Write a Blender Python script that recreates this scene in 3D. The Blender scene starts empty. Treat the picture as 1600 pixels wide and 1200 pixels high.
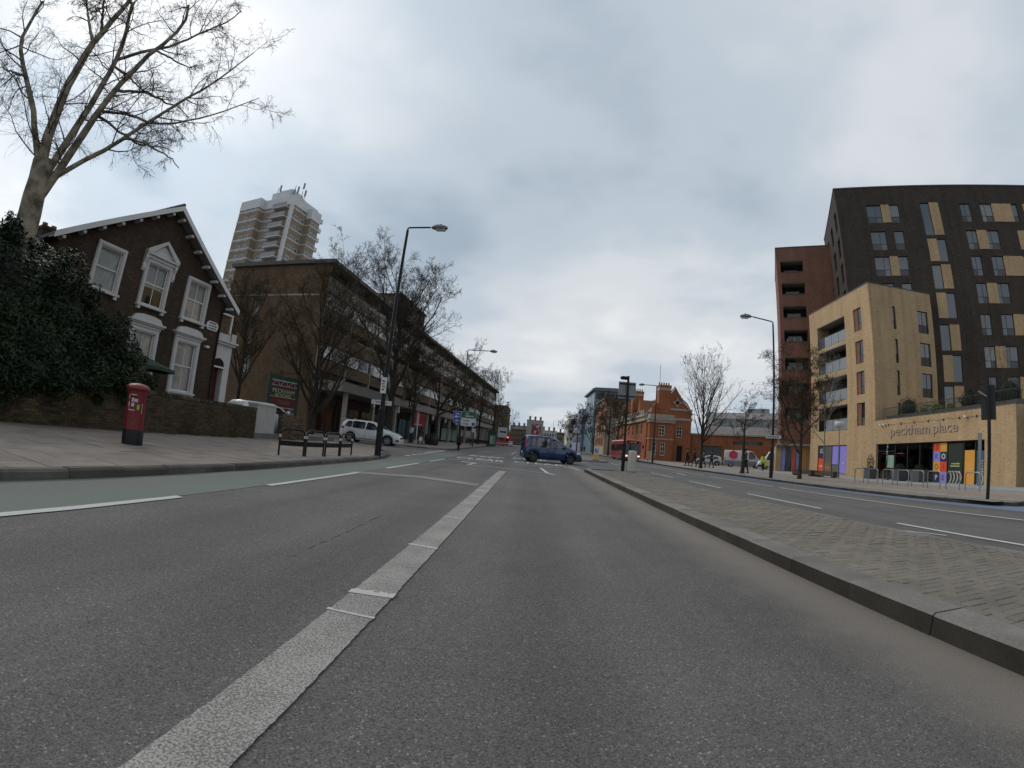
import bpy, bmesh, math, random
import numpy as np
from mathutils import Vector, Matrix
R = math.radians
scene = bpy.context.scene
COL = scene.collection
# ---------------------------------------------------------------- camera: action-camera fisheye lens, 1.1 m above the road
cam = bpy.data.cameras.new('camera')
cam.type = 'PANO'
cam.panorama_type = 'FISHEYE_LENS_POLYNOMIAL'
cam.sensor_fit = 'HORIZONTAL'
cam.sensor_width, cam.sensor_height = 36.0, 27.0
_ppm = 1600 / 36.0
cam.fisheye_fov = R(180)
cam.fisheye_polynomial_k0 = 0.0
cam.fisheye_polynomial_k1 = -1.41342e-3 * _ppm
cam.fisheye_polynomial_k2 = 0.0
cam.fisheye_polynomial_k3 = 1.27802e-10 * _ppm ** 3
cam.fisheye_polynomial_k4 = 0.0
cam.clip_start, cam.clip_end = 0.05, 3000
camo = bpy.data.objects.new('camera', cam)
COL.objects.link(camo)
camo.matrix_world = (Matrix.Translation((0, 0, 1.1)) @ Matrix.Rotation(0.050834, 4, 'Z')
                     @ Matrix.Rotation(math.pi / 2 + 0.128857, 4, 'X') @ Matrix.Rotation(0.087251, 4, 'Z'))
scene.camera = camo
# ---------------------------------------------------------------- world: bright overcast sky with soft broken cloud
SUN_AZ, SUN_EL = R(-62), R(34)
world = bpy.data.worlds.new('World'); scene.world = world
world.use_nodes = True
wn, wl = world.node_tree.nodes, world.node_tree.links
wn.clear()
w_out = wn.new('ShaderNodeOutputWorld'); w_bg = wn.new('ShaderNodeBackground')
w_sky = wn.new('ShaderNodeTexSky'); w_sky.sky_type = 'NISHITA'; w_sky.sun_disc = False
w_sky.sun_elevation = SUN_EL; w_sky.sun_rotation = SUN_AZ
w_sky.air_density, w_sky.dust_density = 1.0, 2.0
w_tc = wn.new('ShaderNodeTexCoord')
w_sep = wn.new('ShaderNodeSeparateXYZ'); wl.new(w_tc.outputs['Generated'], w_sep.inputs[0])
def wmath(op, a, b=None, c=None):
    m = wn.new('ShaderNodeMath'); m.operation = op
    for i, v in enumerate((a, b, c)):
        if v is None: continue
        if isinstance(v, (int, float)): m.inputs[i].default_value = v
        else: wl.new(v, m.inputs[i])
    return m.outputs[0]
w_h = wmath('MAXIMUM', wmath('ADD', w_sep.outputs[2], 0.22), 0.05)
w_cmb = wn.new('ShaderNodeCombineXYZ')
wl.new(wmath('DIVIDE', w_sep.outputs[0], w_h), w_cmb.inputs[0]); wl.new(wmath('DIVIDE', w_sep.outputs[1], w_h), w_cmb.inputs[1])
def wnoise(scale, detail, rough, off):
    mp = wn.new('ShaderNodeMapping'); mp.inputs['Location'].default_value = off
    wl.new(w_cmb.outputs[0], mp.inputs[0])
    n = wn.new('ShaderNodeTexNoise'); n.inputs['Scale'].default_value = scale
    n.inputs['Detail'].default_value = detail; n.inputs['Roughness'].default_value = rough
    wl.new(mp.outputs[0], n.inputs['Vector']); return n.outputs['Fac']
def wramp(fac, stops):
    r = wn.new('ShaderNodeValToRGB'); r.color_ramp.interpolation = 'EASE'
    el = r.color_ramp.elements
    while len(el) < len(stops): el.new(0.5)
    for e, (p, c) in zip(el, stops): e.position = p; e.color = c
    wl.new(fac, r.inputs[0]); return r.outputs[0]
SKX, SKY = 9.1, 3.3
# cloud brightness: thick grey bellies against thin bright gaps
n_big = wnoise(0.5, 3, 0.45, (SKX, SKY, 0)); n_small = wnoise(1.5, 4, 0.5, (SKX + 1.3, SKY + 2.2, 0))
w_f = wmath('ADD', wmath('MULTIPLY', n_big, 0.62), wmath('MULTIPLY', n_small, 0.38))
w_cloud = wramp(w_f, [(0.37, (4.0, 4.85, 5.8, 1)), (0.47, (5.7, 6.5, 7.35, 1)), (0.55, (7.5, 7.95, 8.4, 1)), (0.65, (9.8, 9.95, 10.1, 1))])
# thinner cloud around the hidden sun lets more light through
w_dot = wn.new('ShaderNodeVectorMath'); w_dot.operation = 'DOT_PRODUCT'
wl.new(w_tc.outputs['Generated'], w_dot.inputs[0])
w_dot.inputs[1].default_value = (math.sin(SUN_AZ) * math.cos(SUN_EL), math.cos(SUN_AZ) * math.cos(SUN_EL), math.sin(SUN_EL))
w_glow = wmath('ADD', wmath('MULTIPLY', wmath('POWER', wmath('MAXIMUM', w_dot.outputs['Value'], 0.0), 7.0), 0.42), 1.0)
w_bright = wn.new('ShaderNodeVectorMath'); w_bright.operation = 'SCALE'
wl.new(w_cloud, w_bright.inputs[0]); wl.new(w_glow, w_bright.inputs['Scale'])
# a little clear sky shows through the thinnest places
w_gap = wramp(n_small, [(0.56, (0, 0, 0, 1)), (0.74, (0.2, 0.2, 0.2, 1))])
w_mix = wn.new('ShaderNodeMixRGB')
wl.new(w_gap, w_mix.inputs[0]); wl.new(w_bright.outputs[0], w_mix.inputs[1]); wl.new(w_sky.outputs[0], w_mix.inputs[2])
wl.new(w_mix.outputs[0], w_bg.inputs['Color'])
w_bg.inputs['Strength'].default_value = 0.09
wl.new(w_bg.outputs[0], w_out.inputs[0])
sun = bpy.data.lights.new('sun', 'SUN'); sun.energy = 1.5; sun.angle = R(30); sun.color = (1.0, 0.93, 0.83)
suno = bpy.data.objects.new('sun', sun); COL.objects.link(suno)
_sd = Vector(w_dot.inputs[1].default_value)
suno.rotation_euler = _sd.to_track_quat('Z', 'Y').to_euler()
suno.location = (-30, 10, 60)
scene.view_settings.view_transform = 'Standard'
scene.view_settings.look = 'None'
scene.view_settings.exposure = 0.0
scene.view_settings.gamma = 1.0
# ---------------------------------------------------------------- helpers
class MB:
    """collects faces of one mesh; uv = metres along the face, so brick and block patterns keep their real size"""
    def __init__(s): s.v = []; s.f = []; s.m = []; s.sm = []
    def face(s, pts, m=0, smooth=False):
        b = len(s.v); s.v += [tuple(p) for p in pts]; s.f.append(tuple(range(b, b + len(pts)))); s.m.append(m); s.sm.append(smooth)
    def grid(s, rows, m=0, smooth=True, close_u=False, close_v=False):
        b = len(s.v); nr, nc = len(rows), len(rows[0])
        for r in rows: s.v += [tuple(p) for p in r]
        for i in range(nr if close_v else nr - 1):
            for j in range(nc if close_u else nc - 1):
                i2, j2 = (i + 1) % nr, (j + 1) % nc
                s.f.append((b + i * nc + j, b + i * nc + j2, b + i2 * nc + j2, b + i2 * nc + j)); s.m.append(m); s.sm.append(smooth)
    def box(s, x0, x1, y0, y1, z0, z1, m=0, top=None):
        t = top or 0.0
        a = [(x0, y0, z0), (x1, y0, z0), (x1, y1, z0), (x0, y1, z0), (x0 + t, y0 + t, z1), (x1 - t, y0 + t, z1), (x1 - t, y1 - t, z1), (x0 + t, y1 - t, z1)]
        s.hexa(a, m); return s
    def hexa(s, a, m=0):
        b = len(s.v); s.v += [tuple(p) for p in a]
        for q in ((3, 2, 1, 0), (4, 5, 6, 7), (0, 1, 5, 4), (1, 2, 6, 5), (2, 3, 7, 6), (3, 0, 4, 7)):
            s.f.append(tuple(b + i for i in q)); s.m.append(m); s.sm.append(False)
    def prism(s, poly, y0, y1, m=0):
        """poly: (x, z) outline, extruded along y"""
        n = len(poly)
        ar = sum(poly[i][0] * poly[(i + 1) % n][1] - poly[(i + 1) % n][0] * poly[i][1] for i in range(n))
        if ar < 0: poly = poly[::-1]
        s.face([(x, y0, z) for x, z in poly], m); s.face([(x, y1, z) for x, z in poly[::-1]], m)
        for i in range(n):
            (xa, za), (xb, zb) = poly[i], poly[(i + 1) % n]
            s.face([(xa, y1, za), (xb, y1, zb), (xb, y0, zb), (xa, y0, za)], m)
    def plate(s, poly, z0, z1, m=0):
        """poly: (x, y) outline, extruded along z"""
        n = len(poly)
        ar = sum(poly[i][0] * poly[(i + 1) % n][1] - poly[(i + 1) % n][0] * poly[i][1] for i in range(n))
        if ar < 0: poly = poly[::-1]
        s.face([(x, y, z1) for x, y in poly], m); s.face([(x, y, z0) for x, y in poly[::-1]], m)
        for i in range(n):
            (xa, ya), (xb, yb) = poly[i], poly[(i + 1) % n]
            s.face([(xa, ya, z0), (xb, yb, z0), (xb, yb, z1), (xa, ya, z1)], m)
    def lathe(s, prof, c=(0, 0, 0), n=20, m=0, smooth=True):
        rows = [[(c[0] + r * math.cos(2 * math.pi * k / n), c[1] + r * math.sin(2 * math.pi * k / n), c[2] + z) for k in range(n)] for r, z in prof]
        s.grid(rows, m, smooth, close_u=True)
    def tube(s, pts, r, n=8, m=0, cap=True):
        pts = [Vector(p) for p in pts]; rs = r if isinstance(r, (list, tuple)) else [r] * len(pts)
        rows = []; up = None
        for i, p in enumerate(pts):
            d = (pts[min(i + 1, len(pts) - 1)] - pts[max(i - 1, 0)]).normalized()
            if up is None: up = Vector((0, 0, 1)) if abs(d.z) < 0.9 else Vector((1, 0, 0))
            a = d.cross(up).normalized(); b = a.cross(d).normalized(); up = b
            rows.append([p + (a * math.cos(2 * math.pi * k / n) + b * math.sin(2 * math.pi * k / n)) * rs[i] for k in range(n)])
        s.grid(rows, m, True, close_u=True)
        if cap: s.face(rows[0], m); s.face(rows[-1][::-1], m)
    def disc(s, c, axis, r, w, n=18, m=0):
        """short cylinder centred on c along axis 'x' or 'y'"""
        ring = [(math.cos(2 * math.pi * k / n) * r, math.sin(2 * math.pi * k / n) * r) for k in range(n)]
        f = (lambda a, b, t: (c[0] + t, c[1] + a, c[2] + b)) if axis == 'x' else (lambda a, b, t: (c[0] + a, c[1] + t, c[2] + b))
        A = [f(a, b, -w / 2) for a, b in ring]; Bq = [f(a, b, w / 2) for a, b in ring]
        s.face(A[::-1], m); s.face(Bq, m); s.grid([A, Bq], m, True, close_u=True)
    def mesh(s, name, mats):
        me = bpy.data.meshes.new(name)
        me.from_pydata(s.v, [], s.f)
        for mt in mats: me.materials.append(mt)
        if len(mats) > 1: me.polygons.foreach_set('material_index', s.m)
        me.polygons.foreach_set('use_smooth', s.sm)
        add_uv(me); me.update(); return me
    def build(s, name, mats, parent=None, loc=None, rz=0.0):
        if not isinstance(mats, (list, tuple)): mats = [mats]
        return obj(name, s.mesh(name, mats), parent, loc, rz)
def add_uv(me):
    nl = len(me.loops)
    if nl == 0: return
    uv = me.uv_layers.new(name='uv')
    co = np.empty(len(me.vertices) * 3, np.float32); me.vertices.foreach_get('co', co); co = co.reshape(-1, 3)
    vi = np.empty(nl, np.int32); me.loops.foreach_get('vertex_index', vi)
    np_ = len(me.polygons)
    nr = np.empty(np_ * 3, np.float32); me.polygons.foreach_get('normal', nr); nr = nr.reshape(-1, 3)
    tot = np.empty(np_, np.int32); me.polygons.foreach_get('loop_total', tot)
    nn = np.repeat(nr, tot, axis=0); p = co[vi]
    h = np.hypot(nn[:, 0], nn[:, 1]) + 1e-9
    t = np.stack([-nn[:, 1] / h, nn[:, 0] / h], 1)
    flat = np.abs(nn[:, 2]) > 0.75
    u = np.where(flat, p[:, 0], (p[:, :2] * t).sum(1)); v = np.where(flat, p[:, 1], p[:, 2])
    uv.data.foreach_set('uv', np.stack([u, v], 1).astype(np.float32).ravel())
def obj(name, data, parent=None, loc=None, rz=0.0):
    o = bpy.data.objects.new(name, data); COL.objects.link(o)
    if parent is not None: o.parent = parent
    if loc is not None: o.location = loc
    if rz: o.rotation_euler = (0, 0, rz)
    return o
def tag(o, label, cat, group=None, kind=None):
    o['label'] = label; o['category'] = cat
    if group: o['group'] = group
    if kind: o['kind'] = kind
    return o
def thing(name, label, cat, loc=(0, 0, 0), rz=0.0, group=None):
    return tag(obj(name, None, None, loc, rz), label, cat, group)
def struct(o): o['kind'] = 'structure'; return o
def copy_tree(o, parent=None):
    c = o.copy(); COL.objects.link(c); c.parent = parent
    for ch in o.children: copy_tree(ch, c)
    return c
def az_rot(az): return R(90 - az)      # local x runs along compass azimuth az (0 = up the road), local y into the building
_tx = {}
def text_mesh(body, size, font_w=1.0, extrude=0.0, align='CENTER', shear=0.0, bold=0.0):
    cu = bpy.data.curves.new('lettering', 'FONT'); cu.body = body; cu.size = size; cu.extrude = extrude
    cu.align_x = align; cu.align_y = 'CENTER'; cu.shear = shear; cu.offset = bold; cu.resolution_u = 3; cu.space_line = 0.9
    o = bpy.data.objects.new('lettering', cu); COL.objects.link(o)
    dg = bpy.context.evaluated_depsgraph_get(); me = bpy.data.meshes.new_from_object(o.evaluated_get(dg))
    bpy.data.objects.remove(o)
    if font_w != 1.0:
        for v in me.vertices: v.co.x *= font_w
    return me
def wall_text(name, body, size, mat, parent, x, y, z, font_w=1.0, extrude=0.004, shear=0.0, bold=0.0, flip=False):
    """lettering standing upright on a face whose outward normal is local -y"""
    me = text_mesh(body, size, font_w, extrude, shear=shear, bold=bold)
    me.materials.clear(); me.materials.append(mat)
    o = obj(name, me, parent, (x, y, z)); o.rotation_euler = (R(90), 0, 0)
    return o
# ---------------------------------------------------------------- materials
MAT = {}
def new_mat(name):
    m = bpy.data.materials.new(name); m.use_nodes = True; MAT[name] = m
    n = m.node_tree.nodes; l = m.node_tree.links
    return m, n, l, n['Principled BSDF']
def _set(n, l, sock, v):
    if hasattr(v, 'is_output'): l.new(v, sock)
    else: sock.default_value = v
def nmath(n, l, op, a, b=0.0, clamp=False):
    m = n.new('ShaderNodeMath'); m.operation = op; m.use_clamp = clamp
    _set(n, l, m.inputs[0], a); _set(n, l, m.inputs[1], b); return m.outputs[0]
def nnoise(n, l, vec, scale, detail=4, rough=0.55):
    t = n.new('ShaderNodeTexNoise'); t.inputs['Scale'].default_value = scale; t.inputs['Detail'].default_value = detail; t.inputs['Roughness'].default_value = rough
    l.new(vec, t.inputs['Vector']); return t.outputs['Fac']
def nramp(n, l, fac, stops):
    r = n.new('ShaderNodeValToRGB'); el = r.color_ramp.elements
    while len(el) < len(stops): el.new(0.5)
    for e, (p, c) in zip(el, stops): e.position = p; e.color = (c, c, c, 1) if isinstance(c, (int, float)) else (*c[:3], 1)
    l.new(fac, r.inputs[0]); return r.outputs[0]
def nmix(n, l, fac, a, b, mode='MIX'):
    m = n.new('ShaderNodeMixRGB'); m.blend_type = mode
    _set(n, l, m.inputs[0], fac)
    for i, v in ((1, a), (2, b)): _set(n, l, m.inputs[i], (*v[:3], 1) if isinstance(v, (tuple, list)) else v)
    return m.outputs[0]
def nbump(n, l, h, strength, dist, bsdf):
    b = n.new('ShaderNodeBump'); b.inputs['Strength'].default_value = strength; b.inputs['Distance'].default_value = dist
    l.new(h, b.inputs['Height']); l.new(b.outputs[0], bsdf.inputs['Normal'])
def world_pos(n): return n.new('ShaderNodeNewGeometry').outputs['Position']
def obj_pos(n): return n.new('ShaderNodeTexCoord').outputs['Object']
def plain(name, col, rough=0.6, metal=0.0, var=0.18, scale=3.0, fine=0.0, bump=0.0, spec=0.5, coat=0.0):
    m, n, l, b = new_mat(name)
    if var > 0:
        p = obj_pos(n); f = nnoise(n, l, p, scale, 5, 0.6)
        if fine > 0:
            f = nmath(n, l, 'ADD', nmath(n, l, 'MULTIPLY', f, 0.65), nmath(n, l, 'MULTIPLY', nnoise(n, l, p, fine, 3, 0.6), 0.35))
        lo = tuple(c * (1 - var) for c in col); hi = tuple(min(1, c * (1 + var)) for c in col)
        l.new(nramp(n, l, f, [(0.3, lo), (0.7, hi)]), b.inputs['Base Color'])
        if bump > 0: nbump(n, l, f, bump, 0.01, b)
    else: b.inputs['Base Color'].default_value = (*col, 1)
    b.inputs['Roughness'].default_value = rough; b.inputs['Metallic'].default_value = metal
    b.inputs['Specular IOR Level'].default_value = spec
    if coat: b.inputs['Coat Weight'].default_value = coat; b.inputs['Coat Roughness'].default_value = 0.05
    return m
def bricks(name, c1, c2, mortar, w=0.225, h=0.075, dirt=0.3, dark=None, dirt_scale=0.5, mort=0.006):
    m, n, l, b = new_mat(name)
    uvn = n.new('ShaderNodeUVMap'); uvn.uv_map = 'uv'
    t = n.new('ShaderNodeTexBrick'); l.new(uvn.outputs[0], t.inputs['Vector'])
    t.inputs['Scale'].default_value = 1.0; t.inputs['Brick Width'].default_value = w; t.inputs['Row Height'].default_value = h
    t.inputs['Mortar Size'].default_value = mort; t.inputs['Mortar Smooth'].default_value = 0.2; t.inputs['Bias'].default_value = 0.0
    t.inputs['Color1'].default_value = (*c1, 1); t.inputs['Color2'].default_value = (*c2, 1); t.inputs['Mortar'].default_value = (*mortar, 1)
    col = t.outputs['Color']
    # a share of much darker / burnt bricks in short runs
    mp = n.new('ShaderNodeMapping'); mp.inputs['Scale'].default_value = (1 / (w * 1.6), 1 / (h * 1.15), 1); l.new(uvn.outputs[0], mp.inputs[0])
    spots = nramp(n, l, nnoise(n, l, mp.outputs[0], 1.0, 2, 0.5), [(0.60, 0.0), (0.70, 1.0)])
    col = nmix(n, l, nmath(n, l, 'MULTIPLY', spots, 0.75), col, dark or tuple(c * 0.35 for c in c1))
    p = world_pos(n)
    grime = nramp(n, l, nnoise(n, l, p, dirt_scale, 6, 0.65), [(0.32, 1 - dirt), (0.62, 1.0)])
    col = nmix(n, l, 1.0, col, grime, 'MULTIPLY')
    ms = n.new('ShaderNodeMapping'); ms.inputs['Scale'].default_value = (1.6, 1.6, 0.10); l.new(p, ms.inputs[0])      # rain streaks
    col = nmix(n, l, 1.0, col, nramp(n, l, nnoise(n, l, ms.outputs[0], 1.0, 5, 0.6), [(0.3, 0.84), (0.6, 1.04)]), 'MULTIPLY')
    l.new(col, b.inputs['Base Color']); b.inputs['Roughness'].default_value = 0.85; b.inputs['Specular IOR Level'].default_value = 0.2
    nbump(n, l, t.outputs['Fac'], -0.5, 0.008, b)
    return m
def glass(name, tint=(0.02, 0.026, 0.03), rough=0.04, spec=0.9, wav=0.04):
    """window pane seen from outside by day: dark room behind, the sky mirrored in it"""
    m, n, l, b = new_mat(name)
    b.inputs['Base Color'].default_value = (*tint, 1); b.inputs['Roughness'].default_value = rough
    b.inputs['Specular IOR Level'].default_value = spec; b.inputs['IOR'].default_value = 1.6
    if wav: nbump(n, l, nnoise(n, l, obj_pos(n), 1.3, 2, 0.5), wav, 0.05, b)
    return m
def see_glass(name, tint=(0.75, 0.8, 0.8), amount=0.16):
    """clear pane: mostly see-through with a reflection that grows at grazing angles"""
    m, n, l, b = new_mat(name); n.remove(b)
    tr = n.new('ShaderNodeBsdfTransparent'); tr.inputs[0].default_value = (*tint, 1)
    gl = n.new('ShaderNodeBsdfGlossy'); gl.inputs['Roughness'].default_value = 0.03
    fr = n.new('ShaderNodeFresnel'); fr.inputs['IOR'].default_value = 1.5
    mx = n.new('ShaderNodeMixShader'); l.new(nmath(n, l, 'ADD', fr.outputs[0], amount, True), mx.inputs[0])
    l.new(tr.outputs[0], mx.inputs[1]); l.new(gl.outputs[0], mx.inputs[2]); l.new(mx.outputs[0], n['Material Output'].inputs[0])
    return m
def emit(name, col, s):
    m, n, l, b = new_mat(name)
    b.inputs['Base Color'].default_value = (*col, 1); b.inputs['Emission Color'].default_value = (*col, 1); b.inputs['Emission Strength'].default_value = s
    return m
def random_tint(name, col, var=0.3, rough=0.8, dirt=0.3, fine=60.0, bump=0.4, wet=None):
    """stone, brick or paver: one shade per piece, grain and dirt on top"""
    m, n, l, b = new_mat(name)
    oi = n.new('ShaderNodeObjectInfo'); p = world_pos(n)
    base = nramp(n, l, oi.outputs['Random'], [(0.0, tuple(c * (1 - var) for c in col)), (1.0, tuple(min(1, c * (1 + var)) for c in col))])
    g = nnoise(n, l, p, fine, 4, 0.65)
    base = nmix(n, l, 1.0, base, nramp(n, l, g, [(0.25, 0.75), (0.75, 1.2)]), 'MULTIPLY')
    d = nramp(n, l, nnoise(n, l, p, 1.6, 6, 0.6), [(0.3, 1 - dirt), (0.65, 1.0)])
    base = nmix(n, l, 1.0, base, d, 'MULTIPLY')
    l.new(base, b.inputs['Base Color']); b.inputs['Roughness'].default_value = rough; b.inputs['Specular IOR Level'].default_value = 0.3
    nbump(n, l, g, bump, 0.004, b)
    return m
# ---------------------------------------------------------------- ground, roads, pavements
def asphalt_mat(name, lo, hi, tint=(1.04, 0.965, 0.91), dust=False):
    m, n, l, b = new_mat(name); p = world_pos(n)
    v = n.new('ShaderNodeTexVoronoi'); v.inputs['Scale'].default_value = 130; l.new(p, v.inputs['Vector'])
    vr = n.new('ShaderNodeSeparateColor'); l.new(v.outputs['Color'], vr.inputs[0])
    stone = nramp(n, l, vr.outputs[0], [(0.0, lo * 0.62), (0.25, lo), (0.85, hi), (0.97, hi * 1.2), (0.995, hi * 2.0)])
    fine = nnoise(n, l, p, 160, 3, 0.7)
    col = nmix(n, l, 1.0, stone, nramp(n, l, fine, [(0.3, 0.72), (0.65, 1.18)]), 'MULTIPLY')
    patch = nnoise(n, l, p, 0.55, 6, 0.6)
    col = nmix(n, l, 1.0, col, nramp(n, l, patch, [(0.3, 0.82), (0.7, 1.12)]), 'MULTIPLY')
    mp = n.new('ShaderNodeMapping'); mp.inputs['Scale'].default_value = (2.2, 0.05, 1); l.new(p, mp.inputs[0])
    col = nmix(n, l, 1.0, col, nramp(n, l, nnoise(n, l, mp.outputs[0], 1.0, 3, 0.5), [(0.3, 0.88), (0.7, 1.1)]), 'MULTIPLY')
    col = nmix(n, l, 1.0, col, tint, 'MULTIPLY')
    if dust:
        sx0 = n.new('ShaderNodeSeparateXYZ'); l.new(p, sx0.inputs[0])      # tyre tracks polished a little smoother and darker than the strip between
        wv = nmath(n, l, 'ADD', sx0.outputs[0], nmath(n, l, 'MULTIPLY', nnoise(n, l, p, 0.25, 3, 0.5), 0.5))
        tr = nmath(n, l, 'COSINE', nmath(n, l, 'MULTIPLY', nmath(n, l, 'SUBTRACT', wv, 0.45), 3.9))
        col = nmix(n, l, 1.0, col, nramp(n, l, nmath(n, l, 'ADD', nmath(n, l, 'MULTIPLY', tr, 0.5), 0.5), [(0.0, 1.06), (0.55, 1.0), (1.0, 0.90)]), 'MULTIPLY')
        st = nramp(n, l, nnoise(n, l, p, 1.1, 7, 0.72), [(0.60, 1.0), (0.70, 0.80), (0.78, 0.74)])       # old oil and damp stains
        col = nmix(n, l, 1.0, col, st, 'MULTIPLY')
    if dust:      # grit swept against the kerb of the central reservation
        sx = n.new('ShaderNodeSeparateXYZ'); l.new(p, sx.inputs[0])
        e = nmath(n, l, 'ADD', sx.outputs[0], nmath(n, l, 'MULTIPLY', nmath(n, l, 'SUBTRACT', nnoise(n, l, p, 2.2, 6, 0.7), 0.5), 0.75))
        f = nramp(n, l, nmath(n, l, 'MULTIPLY', nmath(n, l, 'SUBTRACT', e, 1.75), 1.2, True), [(0.0, 0.0), (0.75, 0.9)])
        g2 = nmath(n, l, 'LESS_THAN', sx.outputs[0], 2.8)
        col = nmix(n, l, nmath(n, l, 'MULTIPLY', f, g2), col, (0.195, 0.168, 0.142))
    l.new(col, b.inputs['Base Color'])
    b.inputs['Roughness'].default_value = 0.82; b.inputs['Specular IOR Level'].default_value = 0.35
    h = nmath(n, l, 'ADD', nmath(n, l, 'MULTIPLY', v.outputs['Distance'], -1.0), fine)
    nbump(n, l, h, 0.55, 0.006, b)
    return m
def paint_mat(name, col, wear=0.45, scale=70, under=(0.125, 0.118, 0.112), patch=2.0, pk=0.3, wk=0.07):
    """road paint with the stones of the surface showing through where it is worn"""
    m, n, l, b = new_mat(name); p = world_pos(n)
    f = nmath(n, l, 'ADD', nnoise(n, l, p, scale, 5, 0.75), nmath(n, l, 'MULTIPLY', nmath(n, l, 'SUBTRACT', nnoise(n, l, p, patch, 4, 0.6), 0.5), pk))
    k = nramp(n, l, f, [(wear - wk, 0.0), (wear + wk, 1.0)])
    c = nmix(n, l, k, under, col)
    l.new(c, b.inputs['Base Color']); b.inputs['Roughness'].default_value = 0.75
    nbump(n, l, f, 0.4, 0.004, b)
    return m
M_asphalt = asphalt_mat('asphalt', 0.102, 0.148, dust=True)
M_side = asphalt_mat('asphalt_brown', 0.11, 0.19, tint=(1.0, 0.88, 0.80))
M_line = paint_mat('lane_line_paint', (0.40, 0.37, 0.335), 0.50, 95, pk=0.2, wk=0.06)
M_linewhite = paint_mat('white_road_paint', (0.50, 0.50, 0.48), 0.34, 60)
M_faint = paint_mat('faded_road_paint', (0.26, 0.255, 0.24), 0.50, 40)
M_fresh = paint_mat('thick_road_paint', (0.50, 0.48, 0.44), 0.22, 40)
def green_mat():
    m, n, l, b = new_mat('green_cycle_surface'); p = world_pos(n)
    sx = n.new('ShaderNodeSeparateXYZ'); l.new(p, sx.inputs[0])
    e = nmath(n, l, 'ADD', sx.outputs[0], nmath(n, l, 'MULTIPLY', nmath(n, l, 'SUBTRACT', nnoise(n, l, p, 1.2, 5, 0.7), 0.5), 1.1))
    f = nramp(n, l, nmath(n, l, 'MULTIPLY', nmath(n, l, 'ADD', e, 5.75), 0.62, True), [(0.12, 0.12), (0.8, 0.85)])
    sp = nnoise(n, l, p, 120, 3, 0.7)
    gr = nmix(n, l, nramp(n, l, sp, [(0.3, 0.0), (0.7, 1.0)]), (0.10, 0.128, 0.105), (0.155, 0.185, 0.155))
    base = nmix(n, l, nramp(n, l, sp, [(0.3, 0.0), (0.7, 1.0)]), (0.10, 0.097, 0.09), (0.165, 0.158, 0.148))
    l.new(nmix(n, l, f, base, gr), b.inputs['Base Color']); b.inputs['Roughness'].default_value = 0.8
    nbump(n, l, sp, 0.4, 0.004, b); return m
M_green = green_mat()
M_blue = paint_mat('blue_cycle_surface', (0.13, 0.18, 0.28), 0.44, 50)
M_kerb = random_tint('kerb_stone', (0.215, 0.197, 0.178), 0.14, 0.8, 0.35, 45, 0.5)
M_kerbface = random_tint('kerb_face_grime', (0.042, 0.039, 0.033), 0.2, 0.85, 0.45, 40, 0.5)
M_kerbleft = random_tint('granite_kerb', (0.115, 0.105, 0.09), 0.25, 0.8, 0.5, 45, 0.5)
M_paver = random_tint('paver', (0.205, 0.180, 0.150), 0.10, 0.8, 0.25, 70, 0.4)
M_slab = random_tint('paving_slab', (0.26, 0.22, 0.187), 0.10, 0.8, 0.28, 55, 0.3)
M_joint = plain('joint_sand', (0.085, 0.078, 0.06), 0.95, var=0.3, scale=8)
M_ground = plain('bare_ground', (0.12, 0.115, 0.105), 0.95, var=0.2, scale=0.3)
M_plaza = random_tint('plaza_paving', (0.29, 0.26, 0.225), 0.08, 0.8, 0.3, 6, 0.1)
M_plazatan = random_tint('plaza_band', (0.28, 0.215, 0.17), 0.08, 0.8, 0.25, 6, 0.1)
M_plazapale = random_tint('plaza_pale_band', (0.36, 0.355, 0.335), 0.06, 0.8, 0.2, 6, 0.1)

def sheet(name, poly, z, mat):
    b = MB(); b.face([(x, y, z if not callable(z) else z(x)) for x, y in poly]); o = b.build(name, mat); return o
def sheets(name, polys, z, mat):
    b = MB()
    for p in polys: b.face([(x, y, z) for x, y in p])
    return b.build(name, mat)
struct(sheet('ground', [(-900, -300), (900, -300), (900, 1500), (-900, 1500)], -0.45, M_ground))
struct(sheet('road', [(-9.5, -25), (16, -25), (16, 600), (-9.5, 600)], 0.0, M_asphalt))
side = struct(sheet('side_road', [(-70, 17.6), (-5.45, 17.6), (-6.2, 25), (-6.4, 35.5), (-70, 36.5)], 0.006, M_side))
cyc = struct(sheet('cycle_lane', [(-5.43, -12), (-4.12, -12), (-4.08, 17), (-4.6, 34), (-6.4, 34), (-6.05, 24), (-5.5, 18), (-5.4, 15)], 0.0045, M_green))
bl = struct(sheet('blue_cycle_lane', [(11.75, -10), (12.8, -10), (13.4, 7.4), (12.55, 9.6), (12.35, 30), (11.9, 30)], 0.0045, M_blue))
def rect_xy(x0, x1, y0, y1): return [(x0, y0), (x1, y0), (x1, y1), (x0, y1)]
def stroke(p, q, w):
    d = Vector((q[0] - p[0], q[1] - p[1])).normalized(); nx, ny = -d.y * w / 2, d.x * w / 2
    return [(p[0] + nx, p[1] + ny), (p[0] - nx, p[1] - ny), (q[0] - nx, q[1] - ny), (q[0] + nx, q[1] + ny)]
def ragged(x0, x1, y0, y1, step=0.03, amp=0.0035, seed=1):
    rr = random.Random(seed); n = int((y1 - y0) / step)
    L_ = [(x0 + rr.uniform(-amp, amp), y0 + (y1 - y0) * i / n) for i in range(n + 1)]
    R_ = [(x1 + rr.uniform(-amp, amp), y0 + (y1 - y0) * i / n) for i in range(n + 1)]
    return [[L_[i], R_[i], R_[i + 1], L_[i + 1]] for i in range(n)]
mk = []
def marking(name, polys, mat, z=0.009): o = struct(sheets(name, polys, z, mat)); mk.append(o); return o
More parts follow.
